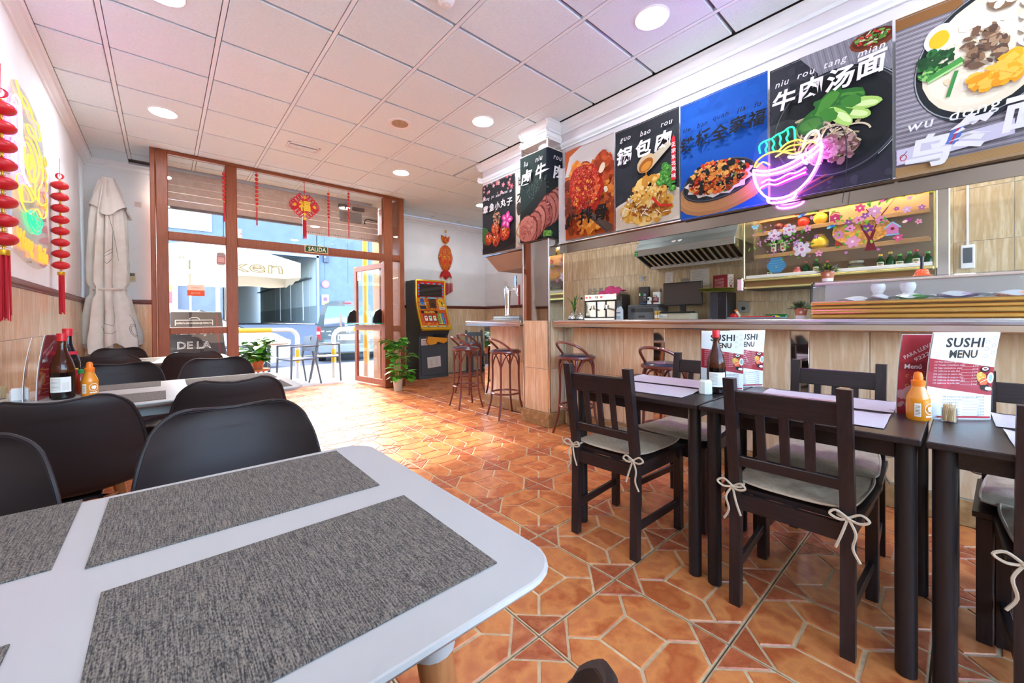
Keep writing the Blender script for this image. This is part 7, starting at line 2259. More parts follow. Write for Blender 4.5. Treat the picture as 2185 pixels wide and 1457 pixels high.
for y0, y1 in ((0, .36), (.36, .60), (.60, .92)):
    Cc = Art(0); Cc.v, Cc.f, Cc.c = list(A.v), list(A.f), list(A.c); Cc.clip(-1, y0, 2, y1)
    o_ = len(B.v); B.v += Cc.v; B.f += [[i + o_ for i in f] for f in Cc.f]; B.c += Cc.c
B.build('game_art', t, None, MATS['print_gloss'], warp=slot_warp)
q = MB()
q.sheet(lambda u, v: slot_warp(((u) * .60, v * .92, -.004)), 1, 46, .004); q.build('art_panel', mat('panel_red', 'b8241e', .3), t)
q = MB(); q.prism([(-.24, .78), (.20, .74), (.20, .68), (.12, .64), (-.02, .68), (-.06, .64), (-.20, .62), (-.26, .68)][::1], .25, .30, T=frame((.08, 0, 0), (1, 0, 0), (0, 0, 1)))
q.f[:] = q.f[:]
q.build('coin_tray', mat('orange_tray', 'd88a1c', .35), t)
q = MB(); q.box((.12, -.262, .76), (.28, .05, .11), 0, .01); q.build('tray_mouth', black_plastic, t)
q = MB(); q.box((.0, -.246, .34), (.56, .012, .56), 0, .01); q.build('lower_door', mat('slot_door', '45464a', .3), t)
q = MB(); q.cyl((.1, -.252, .57), (.1, -.262, .57), .014, n=12); q.build('lock', chrome, t)
A = Art(72); A.rect(-.15, -.10, .15, .10, 'c9bbb0')
for k in range(8):
    A.rect(-.08, -.06 + k * .014, -.04, -.055 + k * .014, '9a8e86'); A.rect(.05, -.06 + k * .014, .07, -.055 + k * .014, '6a625c')
A.build('notice_print', t, frame((.0, -.2535, .30), (1, .0, 0.06), (-.06, 0, 1)))
A = Art(73); A.rect(-.075, -.06, .075, .06, 'd8c8c0'); A.rect(-.05, .025, .05, .035, '7a3a34')
for k in range(4):
    A.rect(-.06, -.045 + k * .014, .06, -.04 + k * .014, 'b8544a')
A.build('warning_print', t, frame((-.20, -.2435, .68), (1, 0, 0), (0, 0, 1)))

# ================================================================ POTHOS PLANTS
def heart_leaf(q, P, d, up, L_, m=0):
    d = Vector(d).normalized(); s_ = d.cross(Vector(up)).normalized(); n = s_.cross(d)
    prof = [(0, 0), (.08, .30), (.25, .43), (.45, .40), (.70, .24), (1, 0)]
    vs = []
    for (x, w_) in prof:
        dr_ = -.12 * x * x * L_
        for k in (-1, 0, 1):
            vs.append(Vector(P) + d * x * L_ + s_ * (k * w_ * L_) + n * (dr_ + abs(k) * .10 * w_ * L_) - d * (.10 * L_ if (x == .08 and k) else 0))
    fs = []
    for i in range(5):
        for k in range(2):
            fs.append((i * 3 + k, i * 3 + k + 1, i * 3 + 4 + k, i * 3 + 3 + k))
    q.add(vs, fs, m, True)
def pothos(label, loc, ht, spread, nst, seed, pot_r, pot_h, potm, leafL=.09):
    t = thing('potted_pothos', label, 'plant', loc)
    q = MB(); q.lathe([(pot_r * .76, 0), (pot_r, pot_h * .86), (pot_r * 1.1, pot_h * .87), (pot_r * 1.1, pot_h), (pot_r * .95, pot_h), (pot_r * .92, pot_h * .9), (0, pot_h * .88)], 22); q.build('pot', potm, t)
    q = MB(); q.lathe([(0, pot_h * .9), (pot_r * .9, pot_h * .89)], 16); q.f[:] = [f[::-1] for f in q.f]; q.build('soil', soil, t)
    rg = random.Random(seed); n = 0
    for k in range(nst):
        a = 2 * PI * k / nst + rg.uniform(-.3, .3)
        hh = ht * rg.uniform(.35, 1.0); R = spread * rg.uniform(.35, 1.0)
        if k < 3:
            hh, R = ht * (1 - .06 * k), spread * .25
        P = smooth([(0.3 * pot_r * math.cos(a), .3 * pot_r * math.sin(a), pot_h * .88), (R * .35 * math.cos(a), R * .35 * math.sin(a), pot_h + (hh - pot_h) * .5), (R * .75 * math.cos(a + .25), R * .75 * math.sin(a + .25), pot_h + (hh - pot_h) * .85), (R * math.cos(a + .4), R * math.sin(a + .4), hh - .02 - R * .3)], 4)
        q = MB(); q.tube(P, .004, 5); q.build('vine', stemm, t)
        for i in range(1, len(P)):
            if rg.random() < .92 and n < 150:
                aa = a + rg.uniform(-1.5, 1.5)
                d = Vector((math.cos(aa), math.sin(aa), rg.uniform(-.55, .35)))
                q = MB(); b_ = P[i] + d * .03
                q.tube([P[i], b_], .0018, 4); heart_leaf(q, b_, d, (0, 0, 1), leafL * rg.uniform(.75, 1.3))
                q.build('leaf', leafm if rg.random() < .75 else leafd, t); n += 1
    return t
pothos('climbing pothos in a beige pot at the foot of the storefront post', (2.72, 5.79, 0), .86, .27, 12, 14, .075, .19, mat('beige_pot', 'c9b79c', .5), .125)
pothos('pothos in a terracotta pot behind the farthest white table chair', (1.02, 6.78, .40), .46, .30, 11, 7, .09, .17, mat('rust_pot', 'b8683a', .6), .14)
t = thing('plant_stool', 'low wooden stool carrying the pothos by the threshold', 'stool', (1.02, 6.78, 0))
q = MB(); q.lathe([(.15, .37), (.155, .38), (.155, .398), (0, .4)], 22); q.build('seat', beech, t)
for k in range(3):
    a = 2 * PI * k / 3 + .5
    q = MB(); q.cyl((.09 * math.cos(a), .09 * math.sin(a), .372), (.13 * math.cos(a), .13 * math.sin(a), 0), .014, .012, 8); q.build('leg', beech, t)
# ================================================================ THE STREET
asph = mat('asphalt', '66666c', .85, c2='5c5c62', sc=40)
pave = mat('pavement', 'a8a29b', .8, c2='9d968f', sc=12)
q = MB(); q.box((4, 8.76, -.07), (30, 3.56, .12)); q.box((0, 0, 0), (.001, .001, .001)) if False else None
st = struct(q.build('pavement', pave), 'pale pavement outside the door')
q = MB()
q.add([(-16, 8.95, -.12), (24, 8.95, -.12), (24, 15.5, -.12), (-16, 15.5, -.12), (24, 19.1, .93), (-16, 19.1, .93), (24, 34, .95), (-16, 34, .95)], [(0, 1, 2, 3), (3, 2, 4, 5), (5, 4, 6, 7)])
struct(q.build('road', asph), 'grey road rising to the far side of the street')
q = MB(); q.box((4, 10.58, -.066), (30, .10, .12), 0, .01); struct(q.build('kerb', mat('kerb', '97928c', .8)), 'kerb of the pavement outside')
yl = mat('road_line', 'd8b25a', .7)
q = MB(); q.box((4, 14.9, -.116), (30, .12, .006)); struct(q.build('road_marking', yl), 'yellow lines painted along the road')['kind'] = 'structure'
# facade parts framing the shopfront
tan = mat('tan_stone', 'b98e62', .8)
q = MB(); q.box((2.93, 6.98, 1.3), (.10, .30, 2.6)); struct(q.build('wall_jamb', tan), 'tan outer jamb right of the shopfront')
# roller shutter
sh = thing('roller_shutter', 'half lowered beige roller shutter outside the storefront panes', 'shutter', (1.45, 6.86, 0))
slatm = mat('shutter_slat', 'dacdc0', .6, c2='cebfb1', sc=20)
for k in range(5):
    q = MB(); q.box((-.68, 0, 2.65 + .095 * k), (1.76, .028, .091), 0, .010); q.build('slat', slatm, sh)
for k in range(6):
    q = MB(); q.box((.82, .01, 2.555 + .095 * k), (1.22, .028, .091), 0, .010); q.build('slat', slatm, sh)
q = MB(); q.box((-.68, .0, 2.59), (1.76, .05, .03)); q.build('bottom_bar', mat('shutter_dark', '6a625e', .6), sh)
q = MB(); q.box((.82, .01, 2.490), (1.22, .03, .05)); lf = q.build('perforated_bar', mat('shutter_pale', 'd8ccc0', .6), sh)
q = MB()
for k in range(44):
    q.box((.24 + k * .027, -.006, 2.497), (.010, .003, .016))
o = q.build('hole', black_plastic, lf); o['kind'] = 'stuff'
q = MB(); q.box((.95, -.02, 2.83), (.36, .02, .17), 0, .003); q.build('cover_plate', mat('cover_grey', '8c867f', .5), sh)
q = MB(); q.box((.82, -.01, 3.0), (.14, .05, .06), 0, .004); q.build('motor_box', mat('shutter_dark', '6a625e'), sh)
q = MB(); q.box((1.08, -.01, 2.985), (.20, .05, .06), 0, .004); q.build('motor_box', mat('shutter_dark', '6a625e'), sh)
q = MB(); q.tube(smooth([(1.40, -.02, 2.83), (1.25, -.03, 2.84), (1.19, -.03, 2.82), (1.18, -.03, 2.77)], 4), .008, 6); q.ell((1.18, -.03, 2.76), .014, 8, 6); q.build('crank', black_plastic, sh)
# building across the street
wallm = mat('slate_facade', '626e7e', .8, c2='5b6777', sc=3)
b = thing('building', 'slate blue building across the street with an open garage and sky window', 'building', (3.5, 19, 0))
q = MB()
q.box((-8.2, .2, 3.4), (13.0, .4, 6.8)); q.box((-.02, .2, 5.35), (3.4, .4, 2.9)); q.box((9.6, .2, 3.4), (15.9, .4, 6.8))
q.build('facade', wallm, b)
q = MB(); q.box((-.05, -.06, 3.95), (3.55, .14, .18)); q.build('lintel', mat('lintel_grey', '7d8794', .6), b)
q = MB(); q.box((1.66, -.06, 2.45), (.10, .14, 3.0)); q.build('garage_post', mat('lintel_grey', '7d8794'), b)
for k in range(9):
    q = MB(); q.box((5.0 + .0 * k, -.006, 4.0), (.01, .01, 0.01)) if False else None
for x in (-3.6, -2.6, -1.6, 1.98, 3.0, 4.0, 5.0, 6.0):
    q = MB(); q.box((x, -.004, 4.6), (.012, .01, 3.6)); q.build('panel_joint', mat('joint_dark', '4c5460', .8), b)
skyg = mat('sky_reflecting_glass', 'a8b8c4', .03, .9)
fr = mat('pale_window_frame', '9aa4b0', .5)
q = MB(); q.box((-2.72, -.02, 5.15), (1.30, .06, 1.3)); wn = q.build('window_frame', fr, b)
for s in (-1, 1):
    q = MB(); q.box((-2.72 + s * .30, -.06, 5.15), (.54, .02, 1.16)); q.build('pane', skyg, wn)
q = MB(); q.box((2.02, -.08, 4.05), (.22, .12, .70)); sg = q.build('hanging_sign', mat('sign_dark', '3a4250', .5), b)
A = Art(81)
for k in range(3):
    A.rect(-.09, .05 + k * .10, .07, .10 + k * .10, 'e8ecf0')
A.rect(-.09, .02, .06, .03, 'c84a4a'); A.rect(-.08, -.15, -.04, -.09, 'c8ccd0')
A.build('sign_print', sg, frame((2.02, -.145, 4.05), (1, 0, 0), (0, 0, 1)))
q = MB(); q.cyl((2.0, -.01, 2.72), (2.0, -.05, 2.72), .17, n=20); q.build('round_sign', mat('stop_red', 'd2606a', .5), b)
q = MB(); q.cyl((2.0, -.05, 2.72), (2.0, -.06, 2.72), .11, n=20); q.build('sign_face', white_plastic, b)
q = MB(); q.box((1.98, -.03, 2.02), (.30, .04, .46), 0, .005); q.build('garage_sign', white_plastic, b)
A = Art(82); A.blob(0, .03, .10, .10, 'c84a9a', 0, 0, 20); A.blob(0, .03, .075, .075, '4a58b8', 0, 0, 20); A.line([(-.06, .09), (.06, -.03)], .03, 'c84a9a'); A.rect(-.14, -.22, .14, -.12, 'e0c050'); A.build('sign_print', b, frame((1.98, -.052, 2.02), (1, 0, 0), (0, 0, 1)))
# garage inside
gpan = mat('garage_panel', 'b9bfbd', .7); gdark = mat('garage_band', '8a9290', .7)
for k in range(11):
    q = MB(); q.box((1.66, .5 + 1.25 * k, 3.05), (.06, 1.235, 2.6), 0, .01); q.build('garage_panel', gpan, b)
    q = MB(); q.box((1.66, .5 + 1.25 * k, 1.35), (.07, 1.235, .80), 0, .01); q.build('garage_band', gdark, b)
q = MB(); q.box((0, 14, 2.6), (3.6, .1, 3.6)); q.build('garage_rear', gpan, b)
q = MB(); q.box((-1.72, 7, 2.6), (.08, 14, 3.6)); q.build('garage_left', gpan, b)
q = MB(); q.box((0, 7, 4.25), (3.6, 14, .1)); q.build('garage_ceiling', gpan, b)
q = MB(); q.box((1.52, 7.2, 3.05), (.16, 13, .05)); q.build('cable_tray', mat('tray_dark', '5c6462', .6), b)
for k in (1, 3, 5):
    q = MB(); q.cyl((1.60, .9 + 1.25 * k, 1.1), (1.60, .9 + 1.25 * k, 3.0), .015, n=6); q.build('conduit', white_plastic, b)
# white shop front to the left
s2 = thing('shopfront', 'white shopfront across the street with orange and red poster', 'building', (-.6, 18.7, .9))
q = MB(); q.box((-2.5, .1, 1.25), (7.0, .12, 2.5)); q.build('wall', mat('white_render', 'd6d5d1', .8), s2)
q = MB(); q.box((.55, .02, .95), (.9, .06, 1.75)); q.build('door_frame', mat('shop_frame', '8d98a2', .5), s2)
A = Art(83); A.rect(-.42, -.7, .35, .7, 'b8c4ca'); A.rect(-.42, .30, .30, .62, 'f0b040'); A.rect(-.42, -.15, .30, .28, 'd84a50'); A.text('69', .02, .05, .28, '3a2a2a', .01, fitw=.26); A.rect(-.42, -.3, .30, -.17, 'e0b090')
A.build('poster', s2, frame((.55, -.012, 1.0), (1, 0, 0), (0, 0, 1)))
for x in (1.35, 2.2):
    q = MB(); q.box((x, .03, 1.0), (.06, .06, 2.0)); q.build('mullion', mat('shop_post', 'e8c490' if x > 2 else 'dfe4e8', .6), s2)
# yellow post, hoop barrier
yp = mat('yellow_paint', 'e0a92c', .5); wp = mat('white_paint', 'c4bcb2', .5)
t = thing('yellow_post', 'tall yellow post outside, seen through the open door', 'post', (2.865, 7.45, -.01))
q = MB(); q.cyl((0, 0, 0), (0, 0, .30), .05, n=14); q.build('post_base', mat('worn_paint', 'c8a888', .7), t)
q = MB(); q.cyl((0, 0, .30), (0, 0, 3.4), .045, n=14); q.build('shaft', yp, t)
def hoop(label, x0, y0, x1, y1, z=.93):
    t = thing('hoop_barrier', label, 'barrier', (x0, y0, -.01), 0, 'striped hoop barriers')
    d = Vector((x1 - x0, y1 - y0, 0)); L_ = d.length; d.normalize()
    r = .16
    pts = [Vector((0, 0, 0)), Vector((0, 0, .35)), Vector((0, 0, z - r))]
    pts += [Vector((0, 0, z - r)) + d * (r - r * math.cos(a)) + Vector((0, 0, r * math.sin(a))) for a in (.4, .8, 1.2, PI / 2)]
    pts += [d * (L_ - r) + Vector((0, 0, z))] + [d * (L_ - r) + d * (r * math.sin(a)) + Vector((0, 0, z - r + r * math.cos(a))) for a in (.4, .8, 1.2, PI / 2)] + [d * L_]
    q = MB(); q.tube(pts, .042, 10); q.build('hoop', wp, t)
    q = MB(); q.tube([d * (L_ * .3) + Vector((0, 0, z)), d * (L_ * .75) + Vector((0, 0, z))], .0455, 10); q.build('yellow_band', yp, t)
    for p in (Vector((0, 0, 0)), d * L_):
        q = MB(); q.tube([p + Vector((0, 0, .30)), p + Vector((0, 0, .55))], .0455, 10); q.build('yellow_band', yp, t)
hoop('yellow and white hoop barrier before the white car', 1.93, 8.45, .55, 8.75)
hoop('yellow and white hoop barrier before the blue van, seen through the door', 2.47, 8.05, 3.6, 7.75)
# sandwich board
t = thing('chalkboard', 'black promotional chalkboard stand on the pavement outside the left pane', 'signboard', (.38, 7.75, -.01))
blk = mat('chalk_black', '2e2b2b', .6)
Mx = Matrix.Rotation(.10, 4, 'X')
q = MB(); q.prism([(-.34, 0), (.40, 0), (.30, 1.25), (-.30, 1.25)], -.03, .0, T=Mx @ frame((0, 0, 0), (1, 0, 0), (0, 0, 1))); q.build('board', blk, t)
q = MB(); q.prism([(-.30, 0), (.36, 0), (.28, 1.22), (-.28, 1.22)], 0, .03, T=Matrix.Rotation(-.10, 4, 'X') @ frame((0, .30, 0), (1, 0, 0), (0, 0, 1))); q.build('rear_board', blk, t)
q = MB(); q.box((-.02, -.10, .60), (.56, .07, .03)); q.build('chalk_ledge', mat('ledge', 'c9c4bc', .5), t)
A = Art(84)
A.text('DISFRUTA DE UN MARIDAJE PERFECTO', -.03, 1.08, .035, 'efe8dc', .002, fitw=.42); A.line([(-.25, 1.13), (.19, 1.13)], .006, 'efe8dc'); A.line([(-.25, 1.13), (-.25, 1.05)], .006, 'efe8dc'); A.line([(.19, 1.13), (.19, 1.05)], .006, 'efe8dc')
A.ring(-.03, 1.14, .06, .03, .006, 'efe8dc', 12, a0=0, a1=PI)
A.line([(.24, 1.2), (.25, .9), (.30, .5), (.32, .1)], .03, '6a2228')
A.build('print', t, Mx @ frame((0, -.0015, 0), (1, 0, 0), (0, 0, 1)))
chalk = mat('chalk', 'd8d2c8', .9)
for s_, z_ in (('VERDEJO', .92), ('DE LA', .70), ('CASA', .45)):
    cu_w = {'VERDEJO': .50, 'DE LA': .40, 'CASA': .36, '1,90': .3}[s_]
    o = text_outline(s_, .15, .003, chalk, t, Mx @ frame((0, -.004, 0), (1, 0, 0), (0, 0, 1)), 0, z_, 0, 0, 1)
    xs = [v.co.x for v in o.data.vertices]; k_ = cu_w / (max(xs) - min(xs))
    for v in o.data.vertices:
        v.co.x = (v.co.x - min(xs)) * k_ - cu_w / 2 - .03
    o.name = 'chalk_lettering'
# cafe parasol
cream = mat('cream_canvas', 'dccfb6', .85)
t = thing('open_parasol', 'large open cream parasol with outlined beer lettering on its valance', 'parasol', (.88, 10.65, .10))
q = MB(); q.cyl((0, 0, -.11), (0, 0, 2.75), .03, n=12); q.build('pole', white_plastic, t)
H_ = 1.42
corners = [(-H_, -H_), (H_, -H_), (H_, H_), (-H_, H_)]
rz_ = -.10
def rot2(p):
    c, s_ = math.cos(rz_), math.sin(rz_); return (p[0] * c - p[1] * s_, p[0] * s_ + p[1] * c)
q = MB()
for i in range(4):
    a, b_ = rot2(corners[i]), rot2(corners[(i + 1) % 4])
    def pan(u, v, a=a, b_=b_):
        ex, ey = a[0] + (b_[0] - a[0]) * u, a[1] + (b_[1] - a[1]) * u
        return (ex * v, ey * v, 2.80 - .62 * v - .03 * math.sin(PI * u) * v)
    q.sheet(pan, 8, 8, .003)
q.build('canopy', cream, t)
for i in range(4):
    a, b_ = rot2(corners[i]), rot2(corners[(i + 1) % 4])
    def val(u, v, a=a, b_=b_):
        w_ = -.03 * math.sin(PI * u)
        return (a[0] + (b_[0] - a[0]) * u, a[1] + (b_[1] - a[1]) * u, 2.18 + w_ - v * (.30 + .02 * math.sin(16 * u)))
    q = MB(); q.sheet(val, 24, 2, .003); q.build('valance', cream, t)
    q = MB(); q.tube([(0, 0, 2.76), (a[0], a[1], 2.17)], .012, 6); q.build('rib', wp, t)
    q = MB(); q.tube([(0, 0, 1.95), (a[0] * .55, a[1] * .55, 2.44)], .010, 6); q.build('strut', wp, t)
a, b_ = rot2(corners[0]), rot2(corners[1])
text_outline('Heineken', .33, .006, mat('ochre_line', '7d7040', .8), t, frame((a[0], a[1] - .012, 0), (b_[0] - a[0], b_[1] - a[1], 0), (0, 0, 1)), .10, 1.95, 0, 0, 1.92)
# armchairs outside
def armchair(label, x, y, rz):
    t = thing('garden_armchair', label, 'chair', (x, y, -.01), rz, 'grey plastic armchairs outside')
    q = MB(); q.box((0, .0, .44), (.46, .44, .022), 0, .008); q.build('seat', grey_plastic, t)
    q = MB(); q.sheet(lambda u, v: ((2 * u - 1) * .22, -.22 - .05 * v - .03 * (1 - (2 * u - 1) ** 2), .56 + .26 * v), 10, 4, .014); q.build('backrest', grey_plastic, t)
    for s in (-1, 1):
        q = MB(); q.tube([(s * .25, .22, 0), (s * .235, .20, .44), (s * .235, .20, .66)], [.015, .018, .018], 8); q.build('leg', grey_plastic, t)
        q = MB(); q.tube([(s * .25, -.30, 0), (s * .225, -.22, .44), (s * .22, -.25, .62), (s * .21, -.27, .80)], [.015, .018, .018, .016], 8); q.build('leg', grey_plastic, t)
        q = MB(); q.box((s * .235, -.03, .665), (.04, .48, .022), 0, .008); q.build('armrest', grey_plastic, t)
    return t
a0 = armchair('grey plastic armchair on the pavement, back to the white car', 1.72, 7.62, PI / 2 + .25)
for x, y, rz, lb in ((2.30, 7.85, -PI / 2 - .3, 'grey plastic armchair on the pavement before the blue van'), (.98, 8.1, -PI / 2, 'grey plastic armchair behind the pothos, facing the other'), (3.55, 8.45, PI * .9, 'grey plastic armchair seen through the open glass door')):
    dup(a0, (x, y, -.01), rz, lb)
t = thing('cafe_table', 'round pale cafe table on the pavement outside', 'table', (1.35, 7.86, -.01))
q = MB(); q.lathe([(.0, .70), (.30, .70), (.31, .715), (.30, .73), (0, .73)], 28); q.build('top', mat('pale_table', 'c9b08c', .5), t)
q = MB(); q.cyl((0, 0, .0), (0, 0, .70), .025, n=10); q.lathe([(.22, 0), (.22, .012), (.03, .03)], 20); q.build('pedestal', grey_plastic, t)

# ---- vehicles ------------------------------------------------------
glz = mat('car_glass', '3c4c54', .05, .0, coat=.6); tyre = mat('tyre', '232326', .8); rimm = mat('wheel_rim', 'a8acb0', .3, .8)
def car_body(profile, halfw, mtl, parent, name='body', inset_top=.16):
    """side profile (x, z) lofted across the width with tumblehome"""
    q = MB()
    n = len(profile)
    zs = [p[1] for p in profile]; z0, z1 = min(zs), max(zs)
    rows = []
    for s in (-1, -.94, -.6, 0, .6, .94, 1):
        row = []
        for (x, z) in profile:
            k = max(0, (z - (z0 + .55 * (z1 - z0))) / (.45 * (z1 - z0)))
            row.append((x * (1 - .012 * abs(s) ** 6), s * halfw * (1 - inset_top * k), z - .012 * (abs(s) ** 4) * k))
        rows.append(row)
    vs = [p for r in rows for p in r]
    fs = []
    for i in range(6):
        for k in range(n):
            l = (k + 1) % n
            fs.append((i * n + k, (i + 1) * n + k, (i + 1) * n + l, i * n + l))
    fs.append(tuple(range(n))); fs.append(tuple(6 * n + k for k in range(n))[::-1])
    q.add(vs, fs, 0, True)
    return q.build(name, mtl, parent, ang=28)
def wheel(parent, x, y, z, r, w_=.2):
    q = MB(); q.cyl((x, y - w_ / 2, z), (x, y + w_ / 2, z), r, n=24); wh = q.build('wheel', tyre, parent)
    for s in (-1, 1):
        q = MB(); q.cyl((x, y + s * w_ * .5, z), (x, y + s * (w_ * .5 + .012), z), r * .62, n=20)
        for k in range(5):
            a = 2 * PI * k / 5
            q.box((x + r * .33 * math.cos(a), y + s * (w_ * .5 + .014), z + r * .33 * math.sin(a)), (.05, .01, .05))
        q.build('hubcap', rimm, wh)
t = thing('car', 'white hatchback car parked across the pavement, side on', 'car', (.25, 11.55, -.12))
carw = mat('car_white', 'b2b9bc', .2, coat=.6)
prof = [(-2.05, .30), (-2.08, .55), (-2.02, .88), (-1.90, 1.00), (-1.62, 1.40), (-1.30, 1.49), (-.2, 1.50), (.35, 1.44), (1.15, 1.02), (1.75, .92), (2.02, .76), (2.08, .52), (2.02, .28), (1.62, .22), (1.58, .42), (1.42, .58), (1.22, .58), (1.06, .42), (1.02, .20), (-1.02, .20), (-1.06, .42), (-1.22, .58), (-1.42, .58), (-1.58, .42), (-1.62, .22)]
car_body(prof, .88, carw, t)
def side_glass(pts, nm='side_window'):
    # a pane lying on the tumblehome of the near side
    def yy_(z):
        k = max(0, (z - (.20 + .55 * 1.30)) / (.45 * 1.30)); return -.88 * (1 - .16 * k) - .004
    q = MB()
    P = [(x, yy_(z), z) for x, z in pts]; P2 = [(x, y + .012, z) for x, y, z in P]
    n = len(P); q.add(P + P2, [tuple(range(n)), tuple(range(n, 2 * n))[::-1]] + [(i, n + i, n + (i + 1) % n, (i + 1) % n) for i in range(n)]); q.build(nm, glz, t)
side_glass([(-1.62, 1.02), (-1.50, 1.30), (-1.22, 1.36), (-1.02, 1.02)]); side_glass([(-.96, 1.02), (-1.14, 1.37), (-.34, 1.40), (-.20, 1.02)]); side_glass([(-.10, 1.02), (-.24, 1.40), (.22, 1.36), (.80, 1.02)])
q = MB(); q.prism([(.36, 1.47), (1.16, 1.05), (1.12, 1.03), (.34, 1.45)], -.66, .66, T=frame((0, 0, 0), (1, 0, 0), (0, 0, 1))); q.build('windscreen', glz, t)
q = MB(); q.ell((.86, -.95, 1.05), (.10, .07, .075), 12, 8); q.build('wing_mirror', carw, t)
for x in (-.72, .18):
    q = MB(); q.box((x, -.885, .88), (.16, .02, .028), 0, .008); q.build('door_handle', mat('handle_grey', 'a8acae', .3), t)
for x in (-.99, -.15, .92):
    q = MB(); q.box((x, -.874, .66), (.010, .012, .70)); q.build('door_seam', mat('seam', '8a9092', .6), t)
for x in (-1.32, 1.32):
    for y in (-.76, .76):
        wheel(t, x, y, .315, .315)
q = MB(); q.box((1.98, -.66, .70), (.16, .34, .14), 0, .04); q.build('headlight', mat('lamp_glass', 'e8eef0', .08, coat=.5), t)
q = MB(); q.box((-2.0, -.72, .86), (.12, .20, .22), 0, .04); q.build('tail_light', mat('tail_red', 'c0282c', .2), t)
q = MB(); q.tube([(-1.5, -.2, 1.47), (-1.78, -.2, 1.85)], .006, 5); q.build('aerial', black_plastic, t)
q = MB(); q.box((0, -.86, .26), (1.9, .06, .12), 0, .02); q.build('sill', mat('sill_grey', '6c7072', .6), t)
# van, rear towards the viewer
t = thing('van', 'blue grey van with reflective rear window parked beyond the armchair', 'van', (4.10, 12.0, -.13), -.27)
vanm = mat('van_blue', '34494f', .25, coat=.6)
def van_pt(s, p):
    return p
q = MB()
sec = [(-.80, .30), (-.84, .62), (-.83, 1.02), (-.74, 1.42), (-.62, 1.70), (-.45, 1.79), (0, 1.81), (.45, 1.79), (.62, 1.70), (.74, 1.42), (.83, 1.02), (.84, .62), (.80, .30)]
def lean(z):
    return .05 + .16 * max(0, (z - 1.0) / .8)
rows = []
for d, k in ((.10, .93), (.0, 1.0), (.25, 1.0), (3.6, 1.0), (3.75, .95)):
    row = []
    for x, z in sec:
        yv = d + (lean(z) if d < 1 else -lean(z) * 2.0)
        row.append((x * k, yv, .30 + (z - .30) * (1.0 if k == 1 else .985)))
    rows.append(row)
rows = [rows[1], rows[2], rows[3], rows[4]]
n = len(sec)
vs = [p for r in rows for p in r]; fs = []
for i in range(3):
    for k in range(n - 1):
        fs.append((i * n + k, i * n + k + 1, (i + 1) * n + k + 1, (i + 1) * n + k))
    fs.append((i * n + n - 1, i * n, (i + 1) * n, (i + 1) * n + n - 1))
fs.append(tuple(range(n))[::-1]); fs.append(tuple(3 * n + k for k in range(n)))
q.add(vs, fs, 0, True); q.build('body', vanm, t, ang=30)
def rear_pt(x, z, off=.006):
    return (x, lean(z) - off, z)
rg = mat('van_glass', '1c2430', .03, .0, coat=1.0)
q = MB(); P = [(-.66, 1.04), (.66, 1.04), (.62, 1.40), (.54, 1.64), (-.54, 1.64), (-.62, 1.40)]
q.add([rear_pt(x, z) for x, z in P], [tuple(range(6))]); q.add([rear_pt(x, z, -.02) for x, z in P], [tuple(range(6))[::-1]]); q.add([rear_pt(x, z) for x, z in P] + [rear_pt(x, z, -.02) for x, z in P], [(i, 6 + i, 6 + (i + 1) % 6, (i + 1) % 6) for i in range(6)])
q.build('rear_window', mat('van_window', '5a6880', .04, .6), t)
q = MB(); q.tube([rear_pt(-.02, 1.08, .02), rear_pt(.40, 1.06, .02)], .010, 6); q.build('wiper', black_plastic, t)
q = MB(); q.box((0, -.02, .40), (1.66, .16, .26), 0, .05); q.build('bumper', mat('bumper_grey', '7c868c', .5), t)
for s in (-1, 1):
    q = MB(); q.box((s * .79, .04, .84), (.10, .06, .40), 0, .02); q.build('tail_light', mat('tail_red', 'c0282c'), t)
    q = MB(); q.box((s * .795, .034, .86), (.09, .06, .10), 0, .02); q.build('indicator', mat('indicator', 'e8d8c8', .2), t)
q = MB(); q.box((0, .17, 1.74), (.20, .03, .035), 0, .008); q.build('brake_light', mat('brake_red', 'c83a40', .3), t)
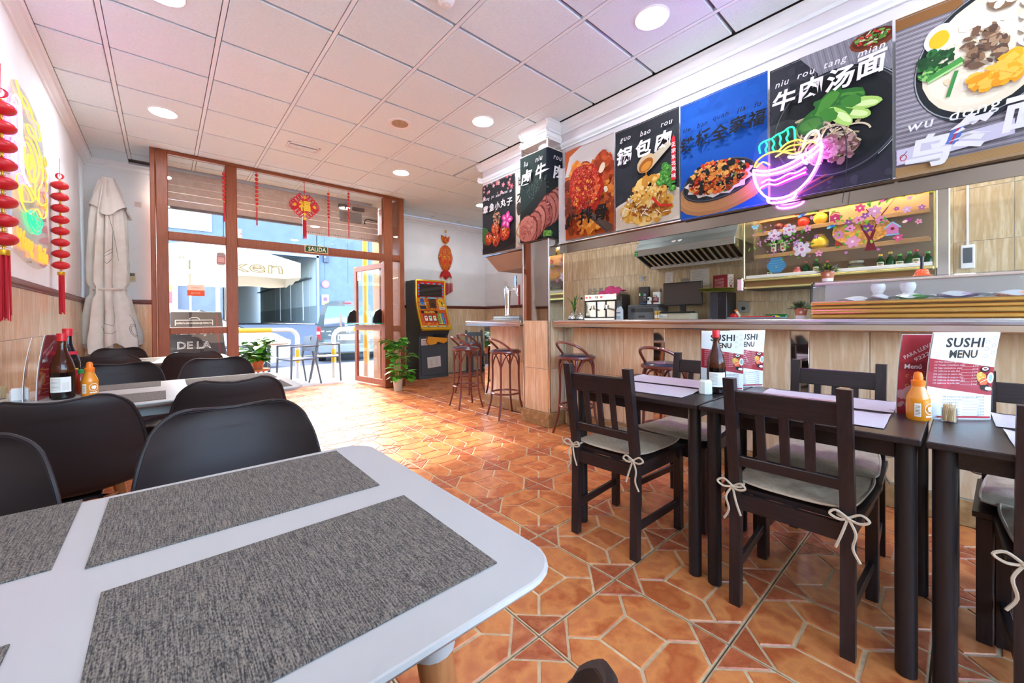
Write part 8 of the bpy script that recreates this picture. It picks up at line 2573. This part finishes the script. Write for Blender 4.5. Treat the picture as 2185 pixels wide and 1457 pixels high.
q = MB(); q.box((0.02, .036, .72), (.62, .02, .17), 0, .006); q.build('plate_recess', mat('plate_white', 'e6e8e8', .4), t)
A = Art(91); A.rect(-.27, -.055, .27, .055, 'f2f2ee'); A.rect(-.27, -.055, -.235, .055, '2a5ac0'); A.text('8581 FSC', .015, 0, .115, '2a2c30', .004, fitw=.46); A.build('plate_print', t, frame((.02, .0245, .72), (1, 0, 0), (0, 0, 1)))
q = MB(); q.tube([(.075 * math.cos(a), .033, .93 + .075 * math.sin(a)) for a in [2 * PI * k / 24 for k in range(24)]], .008, 6, True)
q.build('emblem_ring', chrome, t)
A = Art(92); A.line([(-.035, .062), (0, .006), (.035, .062)], .014, 'e4e8ea'); A.line([(-.062, .030), (-.030, -.060), (0, .002), (.030, -.060), (.062, .030)], .014, 'e4e8ea'); A.build('emblem', t, frame((0, .034, .93), (1, 0, 0), (0, 0, 1)))
A = Art(93); A.text('caddy', 0, 0, .06, 'e4e8ea', .003, .2); A.build('badge', t, frame((-.52, .042, .90), (1, 0, 0), (0, 0, 1)))
for s in (-1, 1):
    wheel(t, s * .70, .72, .30, .30, .19) if False else None
for s in (-1, 1):
    for y in (.62, 3.0):
        q = MB(); q.cyl((s * .70 - .10, y, .30), (s * .70 + .10, y, .30), .30, n=24); wh = q.build('wheel', tyre, t)
        q = MB(); q.cyl((s * .70 + s * .10, y, .30), (s * .70 + s * .112, y, .30), .18, n=20); q.build('hubcap', rimm, wh)

q = MB(); q.box((4, -13, -.1), (40, 20, .1)); struct(q.build('bounce_ground', mat('bounce_stone', 'e6e3dd', .8, c2='dcd8d2', sc=4)), 'pale unseen ground added behind the restaurant to bounce daylight indoors')  # unseen ground, added and kept pale to bounce neutral light onto the ceiling

q = MB(); q.box((2.4, -14, 1.4), (30, .3, 3.0)); struct(q.build('wall_sky_block', mat('sky_block', '6e5c4e', .85, c2='635246', sc=5)), 'brown unseen wall added behind the restaurant to block bright low sky')  # unseen wall, added to keep bright low sky out of the pane reflections
